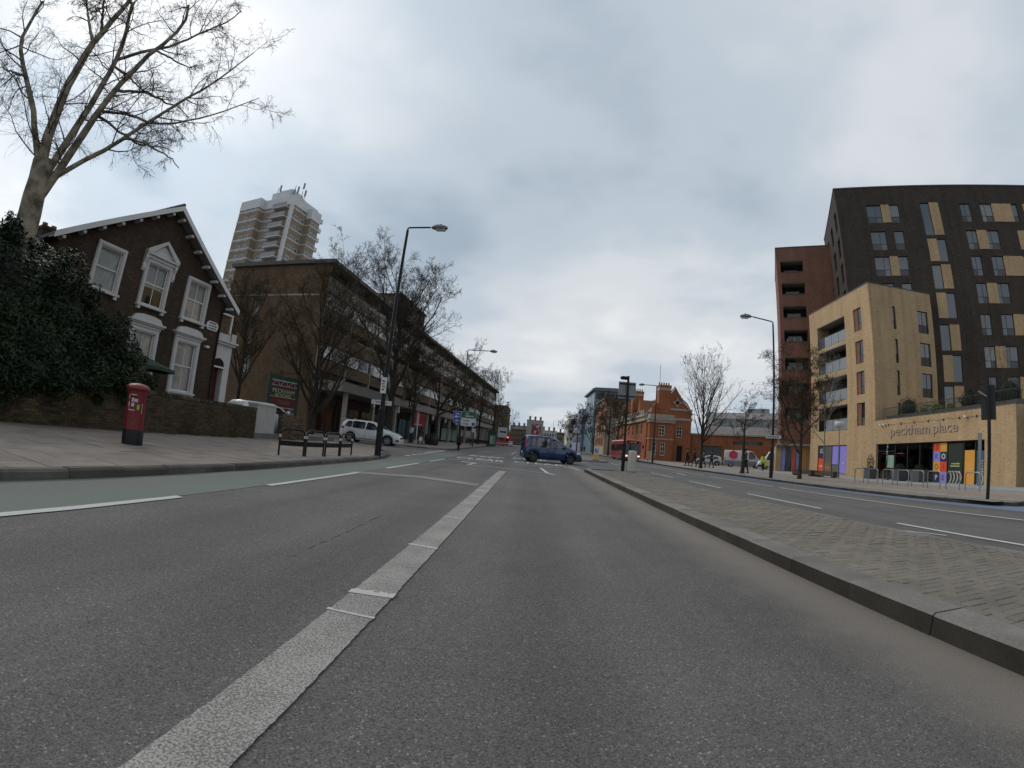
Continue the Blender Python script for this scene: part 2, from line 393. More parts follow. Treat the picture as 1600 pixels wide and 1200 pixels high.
marking('lane_marking', ragged(-1.075, -0.80, -1.5, 17.0), M_line)
lb = MB()
for (yl, yr, t, sd) in ((2.77, 2.80, 0.10, 1), (2.43, 2.42, 0.03, 2), (4.30, 4.26, 0.06, 3), (9.8, 9.75, 0.08, 4), (6.1, 6.06, 0.04, 5)):
    rr = random.Random(sd)
    for i in range(8):
        a, c = i / 8, (i + 1) / 8
        f = lambda s: (-1.09 + 0.30 * s, yl + (yr - yl) * s)
        ta, tc = t * rr.uniform(0.6, 1.1), t * rr.uniform(0.6, 1.1)
        p, q = f(a), f(c); lb.face([(p[0], p[1], 0.0125), (q[0], q[1], 0.0125), (q[0], q[1] + tc, 0.0125), (p[0], p[1] + ta, 0.0125)])
mk.append(struct(lb.build('lane_marking_lap', M_fresh)))
marking('cycle_lane_marking', sum([ragged(-4.12, -4.0, a, b, 0.25, 0.006, int(a * 10)) for a, b in ((-4, -1.6), (0.4, 4.43), (6.5, 10.5), (12.75, 16.6), (18.6, 21.9))], []), M_linewhite)
marking('old_line_marking', [[(-4.2, 10.2), (-2.7, 11.1), (-2.7, 11.75), (-4.25, 10.75)], [(-2.7, 11.1), (-1.15, 10.65), (-1.15, 11.2), (-2.7, 11.75)]], M_faint, 0.0065)
marking('give_way_marking', [stroke((-5.75 - 0.047 * (y - 21), y), (-5.75 - 0.047 * (y + 0.9 - 21), y + 0.9), 0.22) for y in np.arange(20.8, 34, 1.5)]
        + [stroke((-6.35 - 0.03 * (y - 27), y), (-6.35 - 0.03 * (y + 0.9 - 27), y + 0.9), 0.2) for y in np.arange(27.5, 34.5, 1.5)], M_linewhite, 0.0135)
# KEEP CLEAR in both lanes, with its bars
marking('box_line_marking', [stroke((-3.98, 22.5), (-1.26, 22.95), 0.14), stroke((-0.85, 23.45), (2.2, 24.1), 0.14), stroke((-2.52, 19.05), (-0.65, 18.85), 0.13),
        stroke((-0.65, 18.85), (0.84, 17.95), 0.10), stroke((-3.12, 21.0), (-2.4, 20.9), 0.45), stroke((-2.42, 21.0), (-2.52, 19.0), 0.16),
        stroke((0.6, 21.7), (0.8, 18.0), 0.14), stroke((0.6, 18.2), (1.05, 17.5), 0.2), stroke((2.24, 25.1), (2.58, 22.7), 0.12),
        stroke((-3.5, 41.5), (-1.65, 42.2), 0.14), stroke((-1.65, 42.2), (-1.5, 56), 0.12), stroke((-4.5, 40.4), (-4.1, 47), 0.12)], M_linewhite)
M_txt = M_linewhite
def road_word(body, xc, y0, w, h):
    me = text_mesh(body, 1.0, bold=0.02); co = [v.co.copy() for v in me.vertices]
    xa, xb = min(c.x for c in co), max(c.x for c in co); ya, yb = min(c.y for c in co), max(c.y for c in co)
    for v in me.vertices:
        v.co = ((v.co.x - (xa + xb) / 2) / (xb - xa) * w, (v.co.y - ya) / (yb - ya) * h, 0)
    me.materials.clear(); me.materials.append(M_txt)
    o = struct(obj('road_lettering', me, None, (xc, y0, 0.010))); mk.append(o); return o
road_word('CLEAR', -2.65, 24.3, 2.7, 2.2); road_word('KEEP', -2.75, 29.0, 2.3, 2.3)
road_word('CLEAR', 0.65, 25.3, 3.0, 2.2); road_word('KEEP', 0.1, 31.3, 2.4, 2.4)
# right carriageway lines
marking('far_lane_marking', sum([ragged(6.84, 6.96, a, b, 0.3, 0.006, int(a * 7 + 90)) for a, b in ((-2, 1), (3.0, 6.86), (9.4, 13.3), (15.4, 18.8), (21, 25), (27.5, 31), (34, 38))], []), M_linewhite)
marking('far_cycle_lane_marking', sum([ragged(9.94, 10.05, a, b, 0.4, 0.006, int(a * 3 + 50)) for a, b in ((-6, 16.5), (17, 24), (25, 40))], []), M_linewhite)
marking('short_line_marking', [stroke((6.15, 6.25), (6.55, 5.35), 0.06), stroke((8.6, 24), (8.9, 26.5), 0.12), stroke((7.6, 36), (7.9, 39), 0.12)], M_linewhite)
# a tarred construction joint wandering down the left lane
rr = random.Random(5); cb = MB(); y = 3.0; x = -1.81
M_tar = plain('tar_joint', (0.06, 0.057, 0.055), 0.7, var=0.2, scale=20)
while y < 7.4:
    ln = rr.uniform(0.03, 0.14); nx = -1.81 + (y - 3) * 0.005 + rr.uniform(-0.018, 0.018)
    if rr.random() < 0.45:
        w = rr.uniform(0.003, 0.010); cb.face([(x - w, y, 0.004), (x + w, y, 0.004), (nx + w * 0.5, y + ln, 0.004), (nx - w * 0.5, y + ln, 0.004)])
    x = nx; y += ln
mk.append(struct(cb.build('road_joint', M_tar)))
# ------------------------------------------------ kerbs
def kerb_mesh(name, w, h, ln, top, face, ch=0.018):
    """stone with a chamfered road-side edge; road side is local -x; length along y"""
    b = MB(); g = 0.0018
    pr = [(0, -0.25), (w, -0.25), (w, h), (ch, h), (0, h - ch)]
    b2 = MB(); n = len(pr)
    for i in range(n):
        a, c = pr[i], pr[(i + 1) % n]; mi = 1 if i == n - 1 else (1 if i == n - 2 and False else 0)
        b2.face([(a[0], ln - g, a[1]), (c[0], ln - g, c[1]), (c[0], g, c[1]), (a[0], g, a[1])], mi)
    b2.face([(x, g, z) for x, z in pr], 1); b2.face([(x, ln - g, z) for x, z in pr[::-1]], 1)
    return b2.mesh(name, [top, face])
def lay_kerb(parent, me, pts, ln, flip, seed, jit=0.006, taper=None):
    rr = random.Random(seed); k = 0
    for (ax, ay), (bx, by) in zip(pts[:-1], pts[1:]):
        d = Vector((bx - ax, by - ay)); n = max(1, round(d.length / ln)); u = d / n
        for i in range(n):
            o = obj('kerb_stone', me, parent)
            ang = math.atan2(u.y, u.x) - math.pi / 2
            sc = u.length / ln
            px, py = ax + u.x * i, ay + u.y * i
            if flip:
                ang += math.pi; px, py = ax + u.x * (i + 1), ay + u.y * (i + 1)
            o.location = (px + rr.uniform(-jit, jit), py, rr.uniform(-jit, jit)); o.rotation_euler = (0, 0, ang + rr.uniform(-0.004, 0.004)); o.scale = (1, sc, 1)
            k += 1
    return k
def curve_pts(p0, p1, p2, n=6):
    return [((1 - t) ** 2 * p0[0] + 2 * t * (1 - t) * p1[0] + t * t * p2[0], (1 - t) ** 2 * p0[1] + 2 * t * (1 - t) * p1[1] + t * t * p2[1]) for t in [i / n for i in range(n + 1)]]
# central reservation
FARX = lambda y: 5.72 - 0.042 * y
mtop = 0.150
med = MB(); med.plate([(2.70, -10), (6.0, -10), (FARX(21.4), 21.4), (4.6, 22.3), (3.2, 22.3), (2.70, 21.4)], -0.3, mtop - 0.075); med.face([(2.72, -10, 0.1), (5.9, -10, 0.1), (5.9, -9.9, 0.1), (2.72, -9.9, 0.1)])
median = struct(med.build('central_reservation', M_joint))
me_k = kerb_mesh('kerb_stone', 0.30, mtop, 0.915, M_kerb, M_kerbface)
lay_kerb(median, me_k, [(2.66, -9.7), (2.66, 21.4)], 0.915, False, 3, 0.003)
lay_kerb(median, me_k, curve_pts((2.66, 21.4), (2.7, 22.4), (3.7, 22.5), 3), 0.6, False, 4)
lay_kerb(median, me_k, curve_pts((3.7, 22.5), (4.75, 22.4), (FARX(21.3), 21.3), 3), 0.6, False, 5)
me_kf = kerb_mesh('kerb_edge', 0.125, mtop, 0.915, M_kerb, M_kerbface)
lay_kerb(median, me_kf, [(FARX(21.3), 21.3), (FARX(-9), -9)], 0.915, False, 6)
# herringbone pavers between the kerbs
def paver_mesh(lx, ly):
    b = MB(); g = 0.0035; c = 0.006
    x0, x1, y0, y1 = g, lx - g, g, ly - g
    b.hexa([(x0, y0, -0.06), (x1, y0, -0.06), (x1, y1, -0.06), (x0, y1, -0.06), (x0, y0, -c), (x1, y0, -c), (x1, y1, -c), (x0, y1, -c)])
    b.f.pop(1); b.m.pop(); b.sm.pop()
    b.hexa([(x0, y0, -c), (x1, y0, -c), (x1, y1, -c), (x0, y1, -c), (x0 + c, y0 + c, 0), (x1 - c, y0 + c, 0), (x1 - c, y1 - c, 0), (x0 + c, y1 - c, 0)])
    b.f.pop(-6); b.m.pop(); b.sm.pop()
    return b
pvs = []; u = 0.1
X0, Y0p = 2.965, -9.0
for r_ in range(int(30.6 / u)):
    for c_ in range(-1, 29):
        t = (c_ - r_) % 4
        x, y = X0 + 0.1 + c_ * u, Y0p + r_ * u
        if t == 0: pvs.append((x, y, 0.2, 0.1))
        elif t == 3: pvs.append((x, y, 0.1, 0.2))
def clip_pv(p):
    x, y, lx, ly = p; xa = X0 + 0.104; xb = FARX(y + ly / 2) - 0.13
    x0_, x1_ = max(x, xa), min(x + lx, xb)
    if x1_ - x0_ < 0.035 or y + ly > 21.2: return None
    return (x0_, y, x1_ - x0_, ly)
pvs = [q for q in (clip_pv(p) for p in pvs) if q]
pvs += [(X0, -9 + 0.2 * i, 0.1, 0.2) for i in range(150)]         # a soldier course along the kerb
pvs.sort(key=lambda p: (p[0] ** 2 + p[1] ** 2) if (p[1] > 0.75 * p[0] - 1.2) else 1e6)
pm = {}; rr = random.Random(11); rest = MB()
for i, (x, y, lx, ly) in enumerate(pvs):
    key = (round(lx, 3), round(ly, 3))
    if i < 300:
        if key not in pm: pm[key] = paver_mesh(lx, ly).mesh('paver', [M_paver])
        o = obj('paver', pm[key], median, (x, y, mtop - 0.004 + rr.uniform(-0.003, 0.003))); o.rotation_euler = (rr.uniform(-.008, .008), rr.uniform(-.008, .008), 0)
    else:
        dz = mtop - 0.004 + rr.uniform(-0.003, 0.003); g = 0.005
        rest.hexa([(x + g, y + g, dz - .05), (x + lx - g, y + g, dz - .05), (x + lx - g, y + ly - g, dz - .05), (x + g, y + ly - g, dz - .05),
                   (x + g + .004, y + g + .004, dz), (x + lx - g - .004, y + g + .004, dz), (x + lx - g - .004, y + ly - g - .004, dz), (x + g + .004, y + ly - g - .004, dz)])
ro = rest.build('paving', random_tint('paver_far', (0.205, 0.180, 0.150), 0.02, 0.8, 0.25, 30, 0.4), median); ro['kind'] = 'stuff'
# island further on
isl = MB(); isl.plate([(4.6, 39.2), (5.2, 38.2), (6.2, 38.2), (6.9, 39.2), (7.6, 60), (5.4, 60)], -0.3, 0.12)
struct(isl.build('traffic_island', M_kerb))
# left footway
KZ = 0.125
pv = MB()
pv.plate([(-5.50, -30), (-5.50, 14.8), (-5.62, 17.2), (-6.1, 19.6), (-7.2, 22.4), (-9.2, 24.6), (-13, 25.2), (-70, 25.2), (-70, -30)], -0.4, KZ - 0.055)
foot = struct(pv.build('pavement', M_joint))
me_kl = kerb_mesh('kerb_stone', 0.16, KZ, 0.93, M_kerbleft, M_kerbleft, 0.03)
cp = [(-5.42, -12), (-5.42, 14.9)]
lay_kerb(foot, me_kl, cp, 0.93, True, 21, 0.01)
lay_kerb(foot, me_kl, curve_pts((-5.42, 14.9), (-5.55, 20.5), (-9.2, 24.75), 9), 0.93, True, 22, 0.004)
lay_kerb(foot, me_kl, [(-9.2, 24.75), (-24, 25.2)], 0.93, True, 23, 0.006)
def slab_mesh(lx, ly):
    b = MB(); g = 0.003; b.box(g, lx - g, g, ly - g, -0.05, 0); return b.mesh('paving_slab', [M_slab])
sl = []; row = 0; y = 2.4
while y < 24.5:
    off = 0.3 if row % 2 else 0.0
    x = -5.60
    for c_ in range(10):
        wx = (0.45 if off and c_ == 0 else 0.75)
        xe = x - wx
        if xe < -11.45: wx = x + 11.4; xe = -11.4
        if wx > 0.12:
            lim = -5.6 if y < 14.2 else -5.6 - 0.03 * (y - 14) ** 2
            if x <= lim + 0.05 or xe < lim - 0.3:
                x1_ = min(x, lim); sl.append((xe, y, x1_ - xe))
        x = xe
        if x <= -11.39: break
    y += 0.6; row += 1
sl.sort(key=lambda s: s[0] ** 2 + s[1] ** 2)
sm_ = {}; rest = MB(); rr = random.Random(4)
for i, (x, y, wx) in enumerate(sl):
    dz = KZ - 0.003 + rr.uniform(-0.004, 0.003)
    if i < 300:
        k = round(wx, 2)
        if k not in sm_: sm_[k] = slab_mesh(k, 0.6)
        o = obj('paving_slab', sm_[k], foot, (x, y, dz)); o.rotation_euler = (rr.uniform(-.004, .004), rr.uniform(-.004, .004), 0)
    else: rest.box(x + .005, x + wx - .005, y + .005, y + .595, dz - .05, dz)
if rest.f:
    o = rest.build('paving', M_slab, foot); o['kind'] = 'stuff'
near = MB(); near.box(-70, -11.46, -30, 25.1, -0.02, 0.35); struct(near.build('front_garden', M_ground))
nb = MB(); nb.box(-11.4, -5.6, -25, 2.38, 0, KZ - 0.004); struct(nb.build('near_pavement', M_slab))
# footway beyond the side road
f2 = MB(); f2.plate([(-6.72, 36), (-6.55, 40), (-7.0, 55), (-9.3, 138), (-12, 300), (-80, 300), (-80, 36)], -0.4, KZ)
foot2 = struct(f2.build('far_pavement', M_slab))
lay_kerb(foot2, me_kl, curve_pts((-9.5, 34.6), (-6.6, 34.4), (-6.45, 38.5), 5), 0.93, True, 31)
lay_kerb(foot2, me_kl, [(-6.45, 38.5), (-6.9, 55), (-8.0, 95)], 0.93, True, 32)
fb = MB(); fb.plate([(-70, 35.4), (-9.4, 34.7), (-7.6, 35.0), (-6.7, 36.4), (-6.72, 37), (-70, 37)], -0.4, KZ - 0.003); struct(fb.build('corner_pavement', M_slab))
# right footway and plaza, falling gently away from the road
ZR = lambda x: max(-0.22, 0.125 - 0.0195 * max(0, x - 12.5))
def zsheet(name, x0, x1, y0, y1, dz, mat, n=8):
    b = MB(); xs = [x0 + (x1 - x0) * i / n for i in range(n + 1)]
    b.grid([[(x, y0, ZR(x) + dz) for x in xs], [(x, y1, ZR(x) + dz) for x in xs]], smooth=False); return b.build(name, mat)
plz = struct(zsheet('plaza', 12.55, 60, 8.6, 140, 0.0, M_plaza, 24))
KR = [(13.15, 8.2), (12.62, 9.6), (12.42, 12), (12.42, 40), (12.7, 47), (13.3, 54), (14.3, 64), (15.4, 110)]
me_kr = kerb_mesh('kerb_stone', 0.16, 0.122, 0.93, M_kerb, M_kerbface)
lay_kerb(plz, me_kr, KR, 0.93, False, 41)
lay_kerb(plz, me_kr, [(22, 8.75), (15, 8.55), (13.15, 8.2)], 0.93, False, 42)
pb = MB(); pb.plate([(12.74, 9.72), (13.27, 8.45), (13.5, 8.7), (13.2, 30), (12.58, 30)], -0.2, 0.12); struct(pb.build('pavement_edge', M_kerb))
struct(zsheet('plaza_band', 15.2, 17.6, 8.8, 26.5, 0.004, M_plazatan, 4))
struct(zsheet('plaza_shop_apron', 22.5, 30.2, 8.8, 45, 0.004, M_plazapale, 4))
struct(sheet('far_side_road', [(13.2, -20), (60, -20), (60, 8.7), (13.2, 8.1)], -0.02, M_asphalt))
# ---------------------------------------------------------------- building kit
def wall_face(b, O, U, N, u0, u1, z0, z1, ops, depth=0.2, m=0, mr=None):
    """flat wall in the plane through O along U, outward normal N, with real rectangular openings and their reveals"""
    us = sorted({u0, u1, *[q for o in ops for q in (o[0], o[1]) if u0 < q < u1]}); zs = sorted({z0, z1, *[q for o in ops for q in (o[2], o[3]) if z0 < q < z1]})
    P = lambda u, z, d=0.0: (O[0] + U[0] * u - N[0] * d, O[1] + U[1] * u - N[1] * d, z)
    cw = (U[0] * N[1] - U[1] * N[0]) > 0       # keep normals outward
    def q(pts, mi): b.face(pts if not cw else pts[::-1], mi)
    for i in range(len(us) - 1):
        for j in range(len(zs) - 1):
            uc, zc = (us[i] + us[i + 1]) / 2, (zs[j] + zs[j + 1]) / 2
            if any(o[0] < uc < o[1] and o[2] < zc < o[3] for o in ops): continue
            q([P(us[i], zs[j]), P(us[i + 1], zs[j]), P(us[i + 1], zs[j + 1]), P(us[i], zs[j + 1])], m)
    mr = m if mr is None else mr
    for o in ops:
        a, c, e, f = o[:4]; d = o[4] if len(o) > 4 else depth
        q([P(a, e), P(a, f), P(a, f, d), P(a, e, d)][::-1], mr); q([P(c, e), P(c, f), P(c, f, d), P(c, e, d)], mr)
        q([P(a, f), P(c, f), P(c, f, d), P(a, f, d)][::-1], mr); q([P(a, e), P(c, e), P(c, e, d), P(a, e, d)], mr)
def print_lines(parent, x, y, z, w, rows, h, mat, seed=1):
    """small print too fine to read: rows of uneven letter-sized marks"""
    rr = random.Random(seed + int(x * 100) + rows); b = MB()
    for i in range(rows):
        zc = z + (rows / 2 - i - 0.5) * h * 1.5; ww = w * rr.uniform(0.65, 1.0); a = x - ww / 2
        while a < x + ww / 2 - h * 0.3:
            k = h * rr.uniform(0.35, 0.75); hh = h * rr.choice((0.7, 0.7, 1.0)) / 2
            b.box(a, a + k, y, y + 0.003, zc - h / 2 * 0.7, zc + hh); a += k + h * rr.choice((0.14, 0.14, 0.14, 0.4))
    o = b.build('small_print', mat, parent); o['kind'] = 'stuff'; return o
FRONT = ((0, 0), (1, 0), (0, -1))
def window(parent, x0, x1, z0, z1, y, fm, gm, bars_v=(), bars_h=(), fw=0.06, dp=0.06, face=FRONT, name='window', panels=None, pm=None, sill=None):
    """window part: frame with its bars, and each pane as a piece of its own; y is how far it is set back"""
    O, U, N = face
    def T(p): return (O[0] + U[0] * p[0] - N[0] * p[1], O[1] + U[1] * p[0] - N[1] * p[1], p[2])
    def bx(b, xa, xb, ya, yb, za, zb):
        b.hexa([T(p) for p in ((xa, ya, za), (xb, ya, za), (xb, yb, za), (xa, yb, za), (xa, ya, zb), (xb, ya, zb), (xb, yb, zb), (xa, yb, zb))])
    b = MB()
    bx(b, x0, x0 + fw, y, y + dp, z0, z1); bx(b, x1 - fw, x1, y, y + dp, z0, z1)
    bx(b, x0 + fw, x1 - fw, y, y + dp, z0, z0 + fw); bx(b, x0 + fw, x1 - fw, y, y + dp, z1 - fw, z1)
    xs = [x0 + fw] + list(bars_v) + [x1 - fw]; zs = [z0 + fw] + list(bars_h) + [z1 - fw]
    t = fw * 0.35
    for v in bars_v: bx(b, v - t, v + t, y + .004, y + dp - .004, z0 + fw, z1 - fw)
    for h in bars_h: bx(b, x0 + fw, x1 - fw, y + .006, y + dp - .006, h - t, h + t)
    w = b.build(name, fm, parent)
    for i in range(len(xs) - 1):
        for j in range(len(zs) - 1):
            if panels and (i, j) in panels: mt, nm = pm, 'panel'
            else: mt, nm = gm, 'pane'
            pb = MB(); e = dp * 0.55
            bx(pb, xs[i], xs[i + 1], y + e, y + e + 0.012, zs[j], zs[j + 1]); pb.build(nm, mt, w)
    return w
def shell(b, x0, x1, y0, y1, z0, z1, m=0, skip=(), roof=True):
    """plain sides of a block, leaving out the faces that are built with openings"""
    if 'front' not in skip: b.face([(x0, y0, z0), (x1, y0, z0), (x1, y0, z1), (x0, y0, z1)], m)
    if 'right' not in skip: b.face([(x1, y0, z0), (x1, y1, z0), (x1, y1, z1), (x1, y0, z1)], m)
    if 'back' not in skip: b.face([(x1, y1, z0), (x0, y1, z0), (x0, y1, z1), (x1, y1, z1)], m)
    if 'left' not in skip: b.face([(x0, y1, z0), (x0, y0, z0), (x0, y0, z1), (x0, y1, z1)], m)
    if roof: b.face([(x0, y0, z1), (x1, y0, z1), (x1, y1, z1), (x0, y1, z1)], m)
M_white = plain('white_paint', (0.62, 0.61, 0.59), 0.55, var=0.06, scale=2)
M_frame_dark = plain('dark_grey_frame', (0.018, 0.018, 0.019), 0.45, var=0.05)
M_glass = glass('window_glass')
M_glass_blue = glass('window_glass_blue', (0.03, 0.045, 0.06), 0.05, 1.0)
M_glass_blind = glass('glass_with_blind', (0.16, 0.165, 0.165), 0.08, 0.8)
M_glass_grey = glass('window_glass_grey', (0.055, 0.065, 0.075), 0.05, 1.0)
M_glass_dark = glass('dark_glass', (0.008, 0.009, 0.009), 0.08, 0.5)
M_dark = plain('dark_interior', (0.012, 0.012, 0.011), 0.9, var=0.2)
M_black = plain('black_paint', (0.008, 0.008, 0.009), 0.5, var=0.12, scale=4, spec=0.25)
M_grey = plain('grey_metal', (0.22, 0.225, 0.23), 0.5, var=0.08)
M_conc = plain('concrete', (0.29, 0.272, 0.245), 0.85, var=0.18, scale=0.7, fine=9)
M_curtain = plain('net_curtain', (0.74, 0.74, 0.72), 0.9, var=0.10, scale=5)
M_slate = plain('slate_roof', (0.05, 0.05, 0.053), 0.7, var=0.25, scale=3)
M_lead = plain('lead_grey', (0.12, 0.12, 0.125), 0.6, var=0.15)
# ---------------------------------------------------------------- cream and dark flats with the shop podium (right)
B_cream = bricks('cream_brick', (0.46, 0.33, 0.19), (0.39, 0.272, 0.152), (0.35, 0.27, 0.185), dirt=0.12, dark=(0.17, 0.105, 0.055))
B_dark = bricks('charcoal_brick', (0.066, 0.053, 0.043), (0.044, 0.036, 0.030), (0.048, 0.041, 0.034), dirt=0.22, dark=(0.105, 0.082, 0.062))
B_red = bricks('red_brick', (0.245, 0.118, 0.083), (0.185, 0.085, 0.061), (0.19, 0.115, 0.09), dirt=0.2, dark=(0.085, 0.04, 0.03))
M_balcglass = glass('frosted_balcony_glass', (0.20, 0.22, 0.24), 0.3, 0.5, 0)
M_spandrel = plain('grey_spandrel', (0.075, 0.077, 0.078), 0.5, var=0.1)
M_coping = plain('dark_coping', (0.06, 0.06, 0.06), 0.6, var=0.1)
LEFTF = lambda x: ((x, 0), (0, 1), (-1, 0))
def cream_block():
    t = thing('apartment_building', 'five storey cream brick flats with recessed balconies above the shop row', 'building', (30, 33.2, 0), az_rot(183))
    x0 = -11.2; H = 17.4; D = 8.1
    lv = [(14.55, 12.95, 15.5, 13.3), (12.62, 10.15, 12.35, 10.2), (9.6, 7.1, 9.45, 7.3), (6.7, 4.2, 6.55, 4.45)]
    ops = [(-9.6, -4.3, -0.05, 2.75, 0.25)]
    wins = []
    for i, (bt, bb, wt, wb) in enumerate(lv):
        bt = bt + (0.9 if i == 0 else 0)
        ops.append((-9.6, -4.3, bb, bt, 1.6)); ops.append((-2.75, -1.5, wb, wt, 0.22))
        wins.append((bt, bb, wt, wb))
    b = MB()
    wall_face(b, (0, 0), (1, 0), (0, -1), x0, 0, -0.5, H, ops, m=0)
    sops = []
    for z1, z0 in ((15.5, 13.3), (12.37, 10.14), (9.45, 7.2), (6.53, 4.9)):
        sops += [(2.72, 3.12, z0, z1, 0.18), (6.0, 7.45, z0, z1, 0.18)]
    wall_face(b, (0, 0), (0, 1), (1, 0), 0, D, 4.6, H, sops, m=0)
    shell(b, x0, 0, 0, D, -0.5, H, 0, ('front', 'right'))
    b.build('wall', B_cream, t)
    cp = MB(); cp.box(x0 - .04, 0.04, -0.04, D + .04, H + 0.003, H + 0.09); cp.build('coping', M_coping, t)
    fr = LEFTF
    RF = ((0, 0), (0, 1), (1, 0))
    for k, (bt, bb, wt, wb) in enumerate(wins):
        # deep balcony: back wall with doors, ceiling is the reveal, glass balustrade on the edge
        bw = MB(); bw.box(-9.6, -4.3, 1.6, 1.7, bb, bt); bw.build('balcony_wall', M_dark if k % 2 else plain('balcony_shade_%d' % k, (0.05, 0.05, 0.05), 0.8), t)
        window(t, -9.3, -7.3, bb + 0.05, bt - 0.25, 1.5, M_frame_dark, M_glass, bars_v=(-8.3,), name='balcony_door')
        window(t, -6.4, -4.7, bb + 0.05, bt - 0.25, 1.5, M_white, M_glass, bars_v=(-5.55,), name='balcony_door')
        cl = MB(); cl.box(-9.6, -4.3, 0.02, 1.6, bt - 0.06, bt - 0.003); cl.build('balcony_ceiling', plain('balcony_soffit_%d' % k, (0.30, 0.29, 0.27), 0.8, var=0.05), t)
        for j in range(4):
            g = MB(); xa = -9.58 + j * 1.32; g.box(xa + .02, xa + 1.29, 0.05, 0.07, bb + 0.04, bb + 1.12); g.build('balustrade', M_glass_dark if j == 0 else M_balcglass, t)
        rl = MB(); rl.box(-9.6, -4.3, 0.03, 0.09, bb + 1.12, bb + 1.17); rl.build('handrail', M_frame_dark, t)
        sb = MB(); sb.box(-2.74, -2.2, 0.12, 0.2, wb, wt); sb.build('red_brick_panel', B_red, t)
        window(t, -2.2, -1.5, wb, wt, 0.14, M_frame_dark, M_glass, bars_h=(wb + 0.75,), panels={(0, 0)}, pm=M_spandrel)
    for z1, z0 in ((15.5, 13.3), (12.37, 10.14), (9.45, 7.2), (6.53, 4.9)):
        window(t, 2.72, 3.12, z0, z1, 0.12, M_frame_dark, M_glass, bars_h=(z0 + 0.85,), panels={(0, 0)}, pm=M_frame_dark, face=RF)
        window(t, 6.0, 7.45, z0, z1, 0.12, M_frame_dark, M_glass, bars_v=(6.75,), bars_h=(z0 + 0.85,), panels={(0, 0), (1, 0)}, pm=M_frame_dark, face=RF)
    # shop window with printed panels
    pan = [(-9.55, -8.5, 1.45, 2.68, (0.022, 0.035, 0.075)), (-9.55, -8.5, -0.0, 1.42, (0.62, 0.08, 0.03)), (-8.3, -7.0, 0.0, 2.68, (0.10, 0.10, 0.085)), (-6.95, -5.75, 0.85, 2.68, (0.24, 0.22, 0.62)), (-6.95, -5.75, 0.0, 0.8, (0.12, 0.115, 0.10)), (-5.6, -4.4, 0.0, 2.68, (0.24, 0.22, 0.62))]
    for i, (a, c, e, f, col) in enumerate(pan):
        p = MB(); p.box(a, c, 0.10, 0.13, e, f); p.build('window_graphic', plain('print_%d' % i, col, 0.4, var=0.06), t)
    f = MB()
    for a, c in ((-9.6, -9.55), (-8.5, -8.42), (-7.02, -6.95), (-5.74, -5.62), (-4.4, -4.3)): f.box(a, c, 0.06, 0.19, -0.05, 2.75)
    f.box(-9.55, -4.4, 0.07, 0.18, 2.68, 2.74); f.box(-9.55, -4.4, 0.07, 0.18, -0.2, 0.0); f.build('shop_frame', M_frame_dark, t)
    bk = MB(); bk.box(-9.58, -4.32, 0.2, 0.24, -0.05, 2.74); bk.build('shop_glazing', M_glass_dark, t)
    swirl = MB()
    for s in range(5):
        pts = [(-8.1 + s * 0.22 + 0.12 * math.sin(q * 1.3), 0.092, 0.05 + q * 0.17) for q in range(7)]
        swirl.tube(pts, 0.035, 5)
    swirl.build('graphic_stripes', plain('print_stripe', (0.5, 0.25, 0.08), 0.5, var=0.1), t)
    for (x, z, w, nr, h) in ((-9.03, 2.2, 0.6, 3, 0.11), (-9.03, 0.62, 0.55, 2, 0.08), (-5.0, 1.0, 0.4, 2, 0.05)): print_lines(t, x, 0.097, z, w, nr, h, M_white)
    return t
cream_block()
